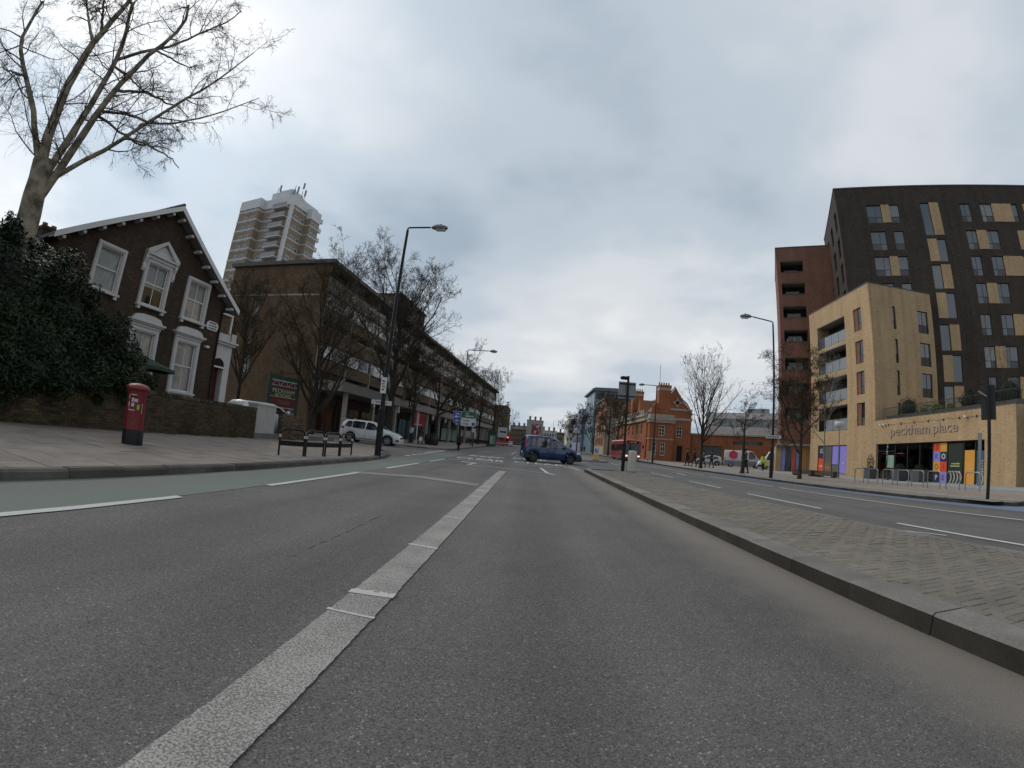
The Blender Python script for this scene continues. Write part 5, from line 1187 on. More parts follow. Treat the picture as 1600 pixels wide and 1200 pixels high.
# ---------------------------------------------------------------- plants
def np_mesh(name, verts, faces, mats, midx=None, smooth=False):
    me = bpy.data.meshes.new(name); nv = len(verts); nf, k = faces.shape
    me.vertices.add(nv); me.vertices.foreach_set('co', np.asarray(verts, np.float32).ravel())
    me.loops.add(nf * k); me.loops.foreach_set('vertex_index', faces.astype(np.int32).ravel())
    me.polygons.add(nf); me.polygons.foreach_set('loop_start', np.arange(0, nf * k, k, dtype=np.int32))
    me.polygons.foreach_set('use_smooth', np.full(nf, smooth))
    for m in mats: me.materials.append(m)
    if midx is not None: me.polygons.foreach_set('material_index', midx.astype(np.int32))
    me.update(calc_edges=True); return me
def nrm(a): return a / (np.linalg.norm(a, axis=-1, keepdims=True) + 1e-9)
def tubes(P, Rr, n):
    """P [B,S,3] centre lines, Rr [B,S] radii -> verts, quads"""
    B_, S, _ = P.shape
    T = np.empty_like(P); T[:, 1:-1] = P[:, 2:] - P[:, :-2]; T[:, 0] = P[:, 1] - P[:, 0]; T[:, -1] = P[:, -1] - P[:, -2]; T = nrm(T)
    ref = np.where(np.abs(T[:, :1, 2:3]) < 0.9, np.array([0, 0, 1.0]), np.array([1.0, 0, 0])); ref = np.broadcast_to(ref, T.shape)
    A = nrm(np.cross(T, ref)); C = np.cross(T, A)
    an = np.arange(n) * 2 * np.pi / n
    V = P[:, :, None, :] + Rr[:, :, None, None] * (A[:, :, None, :] * np.cos(an)[None, None, :, None] + C[:, :, None, :] * np.sin(an)[None, None, :, None])
    idx = np.arange(B_ * S * n).reshape(B_, S, n); nx = np.roll(idx, -1, axis=2)
    F = np.stack([idx[:, :-1], nx[:, :-1], nx[:, 1:], idx[:, 1:]], -1).reshape(-1, 4)
    return V.reshape(-1, 3), F
def resample(pl, S):
    pl = np.asarray(pl, float); d = np.r_[0, np.cumsum(np.linalg.norm(np.diff(pl, axis=0), axis=1))]; s = np.linspace(0, d[-1], S)
    # smooth interpolation through the points
    out = np.stack([np.interp(s, d, pl[:, k]) for k in range(3)], 1)
    for _ in range(2): out[1:-1] = 0.25 * out[:-2] + 0.5 * out[1:-1] + 0.25 * out[2:]
    return out
def grow(rng, P, Rr, L, cnt, t0, ratio, ang, wander, up, S, taper=0.35, rk=0.5, rmin=0.004, rmax=9.0):
    """children of the branches P: cnt per branch, vectorised"""
    B_, Sp, _ = P.shape; n = B_ * cnt
    bi = np.repeat(np.arange(B_), cnt); t = rng.uniform(t0, 1.0, n); t[::cnt] = 1.0 - rng.uniform(0, .03, len(t[::cnt]))
    f = t * (Sp - 1); i0 = np.minimum(f.astype(int), Sp - 2); w = (f - i0)[:, None]
    st = P[bi, i0] * (1 - w) + P[bi, i0 + 1] * w; dr = nrm(P[bi, i0 + 1] - P[bi, i0]); r0 = Rr[bi, i0] * (1 - w[:, 0]) + Rr[bi, i0 + 1] * w[:, 0]
    rv = nrm(rng.normal(size=(n, 3))); side = nrm(rv - dr * (rv * dr).sum(1, keepdims=True))
    a = np.radians(rng.normal(ang, ang * 0.3, n))[:, None]; d = nrm(dr * np.cos(a) + side * np.sin(a)); d[:, 2] += up * rng.uniform(.3, 1.0, n); d = nrm(d)
    ln = L[bi] * ratio * rng.uniform(0.55, 1.2, n) * (1.05 - 0.45 * t)
    Q = np.empty((n, S, 3)); Q[:, 0] = st; cur = d.copy()
    for k in range(1, S):
        cur = nrm(cur + rng.normal(size=(n, 3)) * wander + np.array([0, 0, up * 0.35])); Q[:, k] = Q[:, k - 1] + cur * (ln / (S - 1))[:, None]
    rb = np.clip(r0 * rk, rmin, rmax); RR = rb[:, None] * np.linspace(1, taper, S)[None]
    return Q, np.maximum(RR, rmin * .7), ln
def bark(name, c1, c2, scale=6, spec=0.2):
    m, n, l, b = new_mat(name); p = obj_pos(n)
    f = nnoise(n, l, p, scale, 5, .6); l.new(nramp(n, l, f, [(0.35, c1), (0.6, c2)]), b.inputs['Base Color']); b.inputs['Roughness'].default_value = .9; b.inputs['Specular IOR Level'].default_value = spec
    nbump(n, l, f, .5, .02, b); return m
M_planebark = bark('plane_bark', (0.08, 0.066, 0.048), (0.27, 0.235, 0.175), 2.6)
M_twig = bark('twig_bark', (0.035, 0.028, 0.024), (0.065, 0.052, 0.043), 10)
M_darkbark = bark('dark_bark', (0.022, 0.018, 0.014), (0.05, 0.042, 0.032), 6)
M_browntwig = bark('brown_twig', (0.040, 0.030, 0.018), (0.075, 0.056, 0.033), 10)
M_birch = bark('birch_bark', (0.10, 0.095, 0.085), (0.24, 0.23, 0.20), 9)
def bare_tree(name, label, loc, H, trunk_h, spread, seed, r0=0.18, nl=7, ang=32, up=0.25, levels=(7, 6, 5), ratio=(0.62, 0.5, 0.45), mats=None, group=None, wander=0.13, dense=1.0, cat='tree', lean=(0, 0), rmin=0.0045, extra=None):
    rng = np.random.default_rng(seed); mb, mt = mats or (M_darkbark, M_browntwig)
    t = thing(name, label, cat, loc, 0, group)
    tr = resample([(0, 0, -.1), (rng.normal(0, .04), rng.normal(0, .04), trunk_h * .5), (lean[0], lean[1], trunk_h), (lean[0] * 1.6, lean[1] * 1.6, trunk_h + (H - trunk_h) * .45), (lean[0] * 2 + rng.normal(0, .3), lean[1] * 2 + rng.normal(0, .3), H * .93)], 14)
    trr = r0 * np.linspace(1, .16, 14) ** 1.0; trr[0] *= 1.25
    V0, F0 = tubes(tr[None], trr[None], 10)
    # main limbs leave the trunk from trunk_h upward
    P, Rr, L = tr[None], trr[None], np.array([(H - trunk_h)])
    k = trunk_h / (H * .93)
    Q1, R1, L1 = grow(rng, P, Rr, L * spread, nl, k, 0.95, ang, wander * .7, up, 9, .3, .62)
    # fan the limbs evenly round the trunk
    V1, F1 = tubes(Q1, R1, 7)
    trunk = obj('trunk', np_mesh('trunk', np.r_[V0, V1], np.r_[F0, F1 + len(V0)], [mb], smooth=True), t)
    vs, fs, off = [], [], 0; Q, Rq, Lq = Q1, R1, L1
    Q = np.concatenate([Q, np.repeat(tr[None, 5:], 1, 0)[:, :9]]) if True else Q; Rq = np.concatenate([Rq, trr[None, 5:14]]); Lq = np.r_[Lq, (H - trunk_h) * .8]
    for i, (c, ra) in enumerate(zip(levels, ratio)):
        Q, Rq, Lq = grow(rng, Q, Rq, Lq, max(2, int(round(c * dense))), .2 if i else .3, ra, ang * (1.0 + .12 * i), wander, up * (1 - .2 * i), 6 if i == 0 else 5 if i == 1 else 4, .35, .5, rmin)
        V, F = tubes(Q, Rq, 5 if i == 0 else 3); vs.append(V); fs.append(F + off); off += len(V)
    if extra: V, F = extra(rng, Q); vs.append(V); fs.append(F + off)
    obj('crown', np_mesh('crown', np.concatenate(vs), np.concatenate(fs), [mt]), t)
    return t
# the big plane tree: limbs laid out as they stand
LIMB = {
    'trunk': [[-13.55,6.43,0.2],[-13.55,6.44,4.35],[-13.55,6.43,5.26],[-13.59,6.34,6.18],[-13.61,6.31,6.76],[-13.65,6.23,7.03]],
    'a': [[-13.58,6.38,5.9],[-13.61,6.32,6.73],[-13.86,6.17,7.11],[-14.17,5.91,7.68],[-14.45,5.7,8.36],[-14.78,5.4,9.15],[-15.14,5.03,9.61],[-15.5,4.66,10.29],[-15.77,4.49,10.84],[-15.92,4.55,11.8],[-16.1,4.57,12.64]],
    'a2': [[-15.06,5.0,9.57],[-15.77,4.9,9.83],[-16.53,4.71,10.12]],
    'b': [[-13.58,6.38,5.9],[-13.6,6.32,6.79],[-13.78,6.18,7.33],[-13.92,6.11,8.11],[-14.02,6.14,9.05],[-14.13,6.15,9.97],[-14.23,6.18,10.98],[-14.29,6.27,11.87],[-14.3,6.49,12.92],[-14.36,6.6,13.98]],
    'b2': [[-14.16,6.08,11.57],[-15.1,5.96,12.74],[-16.04,5.84,13.93]],
    'b3': [[-14.07,6.26,12.03],[-13.96,5.8,12.47],[-13.76,5.53,12.62]],
    'c': [[-13.57,6.39,5.7],[-13.56,6.42,6.66],[-13.55,6.49,6.99],[-13.49,6.66,7.79],[-13.44,6.82,8.83],[-13.45,6.86,9.74],[-13.44,6.93,10.58],[-13.47,6.91,11.35],[-13.56,6.78,12.23],[-13.61,6.72,12.97],[-13.76,6.46,13.4]],
    'd': [[-13.57,6.38,5.5],[-13.48,6.52,6.3],[-13.29,6.77,6.98],[-13.18,6.8,7.75],[-13.04,6.89,8.78],[-12.85,7.09,9.82],[-12.66,7.27,10.93],[-12.44,7.53,11.89],[-12.23,7.75,12.71],[-12.04,7.96,13.3],[-12.15,7.51,13.8]],
    'd2': [[-12.96,6.73,11.11],[-12.48,7.06,11.51],[-11.8,7.79,12.14],[-11.41,7.91,12.6],[-10.88,8.32,13.21],[-10.51,8.41,13.95]],
    'e': [[-13.45,6.55,6.5],[-13.33,6.72,6.85],[-13.15,6.9,7.08],[-12.77,7.33,7.55],[-12.44,7.65,8.17],[-12.11,7.98,8.77],[-11.81,8.22,9.35],[-11.64,8.22,9.66],[-11.32,8.52,10.1],[-10.95,8.93,10.79],[-10.59,9.32,12.0],[-10.26,9.62,13.0]],
    'f': [[-13.3,7.19,8.94],[-12.66,7.8,9.17],[-12.14,8.17,9.11],[-11.68,8.41,8.91],[-11.19,8.71,9.36],[-10.59,9.25,9.81],[-10.04,9.67,10.51],[-9.52,10.02,11.09]],
    'g': [[-12.77,7.15,9.88],[-12.54,8.1,10.43],[-12.42,8.81,10.49],[-12.36,9.4,10.76],[-12.35,9.89,10.65]],
    'h': [[-12.17,7.48,8.02],[-11.73,7.55,8.29],[-11.13,7.95,8.06],[-10.64,8.12,7.84],[-10.19,8.22,7.64],[-9.9,8.27,7.3]],
    'i': [[-13.31,7.17,8.83],[-13.07,7.52,8.87],[-12.84,7.85,8.63],[-12.6,8.19,8.67],[-12.38,8.5,8.49],[-12.13,8.87,8.81],[-11.8,9.42,8.83]],
    'j': [[-13.39,7.01,10.79],[-13.49,7.72,11.0],[-13.68,8.26,11.08],[-13.69,9.16,11.29]],
    'k': [[-12.46,7.79,11.55],[-11.85,7.91,11.32],[-11.19,8.15,11.04],[-10.72,7.97,10.99]]}
LR = {'trunk': (.46, .30), 'a': (.12, .045), 'a2': (.05, .02), 'b': (.185, .08), 'b2': (.06, .03), 'b3': (.06, .03), 'c': (.14, .055), 'd': (.145, .045), 'd2': (.06, .02), 'e': (.085, .016), 'f': (.05, .012), 'g': (.055, .015), 'h': (.045, .012), 'i': (.05, .012), 'j': (.045, .012), 'k': (.04, .012)}
PARENT = {'d2': 'c', 'f': 'd', 'g': 'd', 'h': 'e', 'i': 'd', 'j': 'c', 'k': 'd', 'a2': 'a', 'b2': 'b', 'b3': 'b'}
for k_, p_ in PARENT.items():          # side limbs spring from the limb that carries them
    pl = resample(LIMB[p_], 60); L_ = np.array(LIMB[k_]); i_ = np.argmin(((pl - L_[0]) ** 2).sum(1)); off_ = pl[i_] - L_[0]
    LIMB[k_] = (L_ + off_ * np.linspace(1, 0, len(L_))[:, None] ** 1.2).tolist()
def plane_tree():
    rng = np.random.default_rng(7)
    t = thing('plane_tree', 'tall bare plane tree with mottled trunk and drooping twigs rising from the shrub', 'tree', (0, 0, 0))
    vs, fs, off = [], [], 0; PL, RL, LL = [], [], []
    for k, pts in LIMB.items():
        S = 14; P = resample(pts, S)[None]; a, b_ = LR[k]; Rr = np.linspace(a, b_, S)[None]
        P[:, 1:-1] += rng.normal(size=(1, S - 2, 3)) * .018
        V, F = tubes(P, Rr, 12 if k == 'trunk' else 9); vs.append(V); fs.append(F + off); off += len(V)
        if k != 'trunk': PL.append(P[0]); RL.append(Rr[0]); LL.append(np.linalg.norm(np.diff(P[0], axis=0), axis=1).sum() * (.75 if k in 'efh' else 1))
    obj('trunk', np_mesh('trunk', np.concatenate(vs), np.concatenate(fs), [M_planebark], smooth=True), t)
    Q, Rq, Lq = np.array(PL), np.array(RL), np.clip(np.array(LL), 2.4, 5.2)
    vs, fs, off = [], [], 0
    spec = [(15, .15, .46, 52, .17, .02, 9, .3, .5, .010, .024), (10, .12, .50, 50, .18, -.10, 7, .35, .5, .006, .009), (9, .1, .60, 44, .17, -.2, 6, .5, .6, .0042, .005)]
    for i, (c, t0, ra, an, wd, up, S, tp, rk, rm, rx) in enumerate(spec):
        nb_ = len(Q); LP = Lq; Q, Rq, Lq = grow(rng, Q, Rq, Lq, c, t0, ra, an, wd, up, S, tp, rk, rm, rx)
        if i == 0:        # short limbs carry fewer side branches
            kp = rng.random(len(Q)) < np.repeat(np.clip((LP - 1.2) / 3.6, .28, 1.0), c); Q, Rq, Lq = Q[kp], Rq[kp], Lq[kp]
        V, F = tubes(Q, Rq, 5 if i == 0 else 3); vs.append(V); fs.append(F + off); off += len(V)
        if i == 2: tips = Q[:, -1]
    obj('crown', np_mesh('crown', np.concatenate(vs), np.concatenate(fs), [M_twig]), t)
    sel = tips[rng.random(len(tips)) < .055]; n = len(sel)     # seed balls hang from the twig ends
    o8 = np.array([(1, 0, 0), (-1, 0, 0), (0, 1, 0), (0, -1, 0), (0, 0, 1), (0, 0, -1)]) * .017
    V = (sel[:, None] + np.array([0, 0, -.05]) + o8[None]).reshape(-1, 3)
    f = np.array([(0, 2, 4), (2, 1, 4), (1, 3, 4), (3, 0, 4), (2, 0, 5), (1, 2, 5), (3, 1, 5), (0, 3, 5)])
    F = (np.arange(n)[:, None, None] * 6 + f[None]).reshape(-1, 3)
    o = obj('seed_balls', np_mesh('seed_balls', V, F, [M_twig]), t); o['kind'] = 'stuff'
plane_tree()
# evergreen shrub: leaf faces through the outer volume of several lobes
def leaf_mat(name, c1, c2, c3, rough=.35):
    m, n, l, b = new_mat(name); p = world_pos(n)
    f = nnoise(n, l, p, 9, 3, .6); k = nnoise(n, l, p, .9, 3, .5)
    c = nmix(n, l, nramp(n, l, f, [(.35, 0.0), (.65, 1.0)]), c1, c2); l.new(nmix(n, l, nramp(n, l, k, [(.5, 0.0), (.72, .6)]), c, c3), b.inputs['Base Color'])
    b.inputs['Roughness'].default_value = rough; b.inputs['Specular IOR Level'].default_value = .22; return m
M_laurel = leaf_mat('laurel_leaf', (0.006, 0.013, 0.005), (0.019, 0.034, 0.011), (0.040, 0.055, 0.016), .5)
def leaves(rng, lobes, n, size, shell_=0.35, flat=.5):
    """n leaf quads (folded along the midrib) scattered in the outer part of ellipsoid lobes"""
    lob = np.array(lobes); vol = lob[:, 3] * lob[:, 4] * lob[:, 5]; pk = rng.choice(len(lob), n, p=vol ** .67 / (vol ** .67).sum())
    d = nrm(rng.normal(size=(n, 3))); bump = 1 + .10 * np.sin(d[:, 0] * 7 + pk) * np.sin(d[:, 1] * 6 + 2 * pk) + .09 * np.sin(d[:, 2] * 9 + pk * 3)
    r = (1 - shell_ * rng.random(n) ** 1.6) * bump; c = lob[pk, :3] + d * r[:, None] * lob[pk, 3:6]
    nr = nrm(d + rng.normal(size=(n, 3)) * flat + np.array([0, 0, .35])); ax = nrm(np.cross(nr, rng.normal(size=(n, 3)))); bx = np.cross(nr, ax)
    s = size * rng.uniform(.6, 1.25, n)[:, None]; w = .38
    V = np.stack([c - ax * s, c + bx * s * w - nr * s * .12, c + ax * s, c - bx * s * w - nr * s * .12], 1)
    base = np.arange(n)[:, None] * 4
    F = np.concatenate([base + np.array([[0, 1, 2]]), base + np.array([[0, 2, 3]])])
    return V.reshape(-1, 3), F
def shrub(name, label, loc, lobes, n, size, mat, seed, stem=None, cat='shrub', core=True, group=None, shoots=0):
    rng = np.random.default_rng(seed); t = thing(name, label, cat, loc, 0, group)
    if shoots:        # stray shoots and side clumps break up the outline
        big = np.array(lobes); ex = []
        for k in range(shoots):
            b_ = big[rng.integers(len(big))]; d = nrm(rng.normal(size=3) + np.array([.3, 0, .25])); r = rng.uniform(.12, .42); ex.append((*(b_[:3] + d * b_[3:6] * rng.uniform(.92, 1.06)), r, r, r * rng.uniform(.7, 1.5)))
        V0, F0 = leaves(rng, ex, n // 3, size * 1.05, .9, .9)
        obj('shoots', np_mesh('shoots', V0, F0, [mat]), t)['kind'] = 'stuff'
    V, F = leaves(rng, lobes, n, size); obj('foliage', np_mesh('foliage', V, F, [mat]), t)
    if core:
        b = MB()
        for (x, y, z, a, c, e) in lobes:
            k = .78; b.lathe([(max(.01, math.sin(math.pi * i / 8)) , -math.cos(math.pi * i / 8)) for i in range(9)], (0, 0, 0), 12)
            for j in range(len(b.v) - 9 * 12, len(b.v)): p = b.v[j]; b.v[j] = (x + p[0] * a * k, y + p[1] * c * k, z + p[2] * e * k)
        b.build('dark_filler', M_coredark, t)  # solid dark lobes added inside so the foliage is not see-through
    if stem:
        for (p, q, r) in stem: s = MB(); s.tube([p, ((p[0] + q[0]) / 2 + .1, (p[1] + q[1]) / 2, (p[2] + q[2]) / 2), q], [r, r * .8, r * .5], 6); s.build('stem', M_darkbark, t)
    return t
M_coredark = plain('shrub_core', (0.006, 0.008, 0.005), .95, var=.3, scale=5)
shrub('laurel_shrub', 'huge dark evergreen laurel shrub spilling over the garden wall', (-13.6, 8.0, 0.35),
      [(0, -3.6, 2.1, 2.0, 2.8, 2.2), (0.1, -1.8, 2.3, 1.8, 2.2, 2.2), (-0.1, -0.2, 2.1, 1.7, 1.9, 2.3), (0.3, 1.4, 1.5, 1.55, 1.75, 1.75), (0.6, 2.4, 1.1, 1.2, 1.25, 1.3), (0.9, -1.0, 1.3, 1.4, 2.2, 1.2), (0.9, -3.5, 1.2, 1.4, 2.2, 1.3), (2.15, -2.6, .9, .55, 1.1, .42), (2.2, -1.2, .92, .55, 1.0, .42), (2.1, .2, 1.0, .5, .9, .36), (2.0, 1.5, 1.1, .42, .8, .3)], 80000, .075, M_laurel, 3, shoots=150, stem=[((0, 0, -.3), (.2, .5, 1.6), .1), ((-.2, -2, -.3), (0, -2.6, 1.8), .12)])
M_privet = leaf_mat('privet_leaf', (0.04, 0.055, 0.02), (0.075, 0.09, 0.03), (0.12, 0.12, 0.05))
shrub('privet_shrub', 'small lighter green shrub at the right end of the laurel beside the parasol', (-12.2, 10.55, 1.15), [(0, 0, .55, .45, .5, .75), (.1, .35, .35, .35, .4, .5)], 5000, .04, M_privet, 5)
# street trees, left
GL = 'bare street trees on the left'
D3 = (9, 9, 8)
bare_tree('bare_tree', 'brown twiggy bare tree directly right of the villa porch', (-18.2, 24.4, .12), 7.8, 1.6, .86, 21, .15, 18, 42, .26, (9, 8, 7), (.55, .52, .62), group=GL, rmin=.009)
bare_tree('bare_tree', 'dense bare tree with many upright stems behind the green pub sign', (-13.6, 26.2, .12), 8.8, 1.1, .92, 22, .22, 22, 42, .22, (9, 8, 7), (.55, .52, .62), group=GL, rmin=.009)
bare_tree('bare_tree', 'tallest bare street tree, spreading against the sky behind the nearest left lamp post', (-12.4, 38.4, .12), 14.2, 3.4, .86, 23, .34, 18, 46, .22, (10, 10, 9), (.52, .5, .6), group=GL, mats=(M_darkbark, M_twig), rmin=.010)
bare_tree('bare_tree', 'rounded bare street tree just behind the person in the pale shirt', (-11.9, 44.5, .12), 9.0, 2.4, .9, 24, .2, 16, 54, .15, (10, 9, 9), (.55, .52, .62), group=GL, rmin=.010)
bare_tree('bare_tree', 'bare street tree with a forked trunk in front of the mint shop windows', (-11.6, 54.8, .12), 10.0, 2.6, .9, 25, .24, 16, 54, .15, (9, 8, 7), (.55, .52, .62), group=GL, rmin=.009)
bare_tree('bare_tree', 'bare street tree behind the blue and green road signs', (-11.3, 72, .12), 12, 3.0, .84, 26, .25, 11, 50, .18, (8, 8, 7), (.55, .52, .62), group=GL, rmin=.015)
bare_tree('bare_tree', 'bare tree beside the green kiosk on the left pavement', (-10.6, 92, .12), 12.5, 3.0, .82, 27, .25, 11, 48, .18, (8, 8, 7), (.55, .52, .62), group=GL, rmin=.015)
bare_tree('bare_tree', 'pale bare tree in front of the brown flats beyond the kiosk', (-9.9, 118, .12), 15, 3.0, .75, 28, .25, 11, 42, .25, (8, 7, 7), (.55, .52, .62), group=GL, mats=(M_darkbark, M_twig), rmin=.014)
bare_tree('bare_tree', 'smaller far bare tree at the end of the left pavement', (-9.3, 150, .12), 12, 3.0, .8, 29, .22, 10, 44, .22, (8, 7, 6), (.55, .52, .62), group=GL, mats=(M_darkbark, M_twig), rmin=.016)
# street trees, right
GR = 'bare street trees on the right'
bare_tree('bare_tree', 'upright fan shaped bare tree in front of the station gable', (14.35, 36.5, .08), 7.2, 1.3, .95, 41, .15, 26, 46, .26, (7, 6, 4), (.45, .45, .42), group=GR, mats=(M_darkbark, M_twig), wander=.05, rmin=.0075)
bare_tree('bare_tree', 'knobbly pollarded bare tree beside the parcel van', (14.3, 28.6, .08), 4.4, 1.8, 1.1, 42, .15, 8, 66, .22, (7, 6, 6), (.55, .5, .45), group=GR, mats=(M_darkbark, M_darkbark), wander=.22, rmin=.007)
def old_leaves(rng, Q):
    tp = Q[rng.random(len(Q)) < .5][:, 2:].reshape(-1, 3); n = len(tp); c = tp + rng.normal(size=(n, 3)) * .05; ax = nrm(rng.normal(size=(n, 3))); bx = nrm(np.cross(ax, rng.normal(size=(n, 3)))); s = .035
    V = np.stack([c - ax * s, c + bx * s * .6, c + ax * s, c - bx * s * .6], 1).reshape(-1, 3); return V, np.arange(n * 4).reshape(-1, 4)
M_russet = bark('russet_leaf', (0.030, 0.022, 0.013), (0.068, 0.044, 0.022), 12)
bare_tree('bare_tree', 'dark twiggy tree holding russet leaves in front of the red flats', (15.4, 23.3, .06), 5.6, 1.4, .95, 43, .13, 17, 58, .12, (8, 8, 7), (.58, .52, .5), group=GR, mats=(M_darkbark, M_russet), wander=.2, extra=old_leaves, rmin=.006)
bare_tree('birch_tree', 'slender pale birch standing in the bench planter by the shop window', (22.7, 31.0, -.05), 7.6, 1.7, .8, 44, .085, 11, 44, .3, (6, 5, 4), (.55, .5, .45), group=GR, mats=(M_birch, M_birch), wander=.09, rmin=.006)
for i, (x, y, h, lab) in enumerate(((13.9, 72, 8.5, 'bare tree directly left of the red bus'), (14.6, 84, 10, 'bare tree in front of the striped building, second from the bus'), (13.6, 97, 9, 'dark bare tree left of the striped building'), (13.2, 128, 10, 'far bare tree before the lilac wing'), (13.0, 160, 10, 'far bare tree in front of the white corner building'))):
    bare_tree('bare_tree', lab, (x, y, 0), h, 2.2, .84, 50 + i, .2, 11, 50, .16, (8, 8, 6), (.55, .52, .62), group=GR, rmin=.014 + i * .002)
# planting on the podium terrace
M_lime = leaf_mat('lime_shrub_leaf', (0.12, 0.14, 0.02), (0.2, 0.22, 0.035), (0.26, 0.26, 0.05), .5)
pc = lambda x, y: (30 + (math.sin(R(183)) * x - math.cos(R(183)) * y), 33.2 + (math.cos(R(183)) * x + math.sin(R(183)) * y))
for i, (x, y, sz, mt, lab, nm) in enumerate(((3.1, 1.2, .95, M_laurel, 'tall dark shrub on the terrace above the sign lettering', 2600), (5.0, 1.1, .42, M_lime, 'lime yellow shrub on the terrace, leftmost of three', 1200), (6.4, 1.1, .5, M_lime, 'lime yellow shrub on the terrace, middle of three', 1500), (8.0, 1.1, .42, M_lime, 'lime yellow shrub on the terrace, rightmost of three', 1200), (9.6, 1.4, .8, M_laurel, 'dark clipped shrub on the terrace behind the railing, near the traffic light', 2600), (11.6, 1.3, .9, M_laurel, 'dark shrub on the terrace directly behind the traffic light', 2600), (13.4, 1.3, 1.0, M_laurel, 'dark shrub at the right end of the terrace', 2600))):
    X, Y = pc(x, y); shrub('terrace_shrub', lab, (X, Y, 4.85), [(0, 0, sz * .8, sz * .9, sz * .9, sz), (sz * .5, sz * .4, sz * .5, sz * .6, sz * .6, sz * .6)], nm, .05, mt, 60 + i, group='terrace shrubs', shoots=9)
for i, x in enumerate((10.6, 12.6)):
    X, Y = pc(x, 1.9); bare_tree('terrace_sapling', ('thin bare sapling on the terrace against the charcoal flats, left one', 'thin bare sapling on the terrace against the charcoal flats, right one')[i], (X, Y, 4.6), 4.2, 1.2, .6, 80 + i, .04, 6, 32, .4, (4, 4), (.6, .5), group='terrace saplings', mats=(M_twig, M_twig), rmin=.006)
# ---------------------------------------------------------------- vehicles
M_tyre = plain('tyre_rubber', (0.012, 0.012, 0.012), .85, var=.1)
M_rim = plain('alloy_rim', (0.28, 0.28, 0.29), .35, metal=.7, var=.05)
M_rimdark = plain('dark_wheel_trim', (0.035, 0.035, 0.037), .5, var=.05)
M_carglass = see_glass('car_glass', (0.72, 0.76, 0.76), .05)
M_tint = glass('tinted_car_glass', (0.012, 0.013, 0.015), .05, .6, 0)
M_trim = plain('black_trim', (0.012, 0.012, 0.012), .6, var=.05)
M_seam = plain('panel_gap', (0.006, 0.006, 0.007), .8, var=0)
M_tail = plain('tail_lamp', (0.35, 0.015, 0.015), .2, var=.05, coat=.5)
M_lens = plain('lamp_lens', (0.55, 0.56, 0.57), .12, var=.03, coat=.6)
M_seat = plain('car_seat', (0.03, 0.03, 0.032), .9, var=.1)
M_plate = plain('number_plate', (0.5, 0.5, 0.46), .4, var=0)
M_signal = plain('amber_lens', (0.6, 0.25, 0.03), .3, var=0)
def paint(name, col, rough=.28, metal=0.0, var=.04): return plain(name, col, rough, metal, var, 2.5, coat=.55)
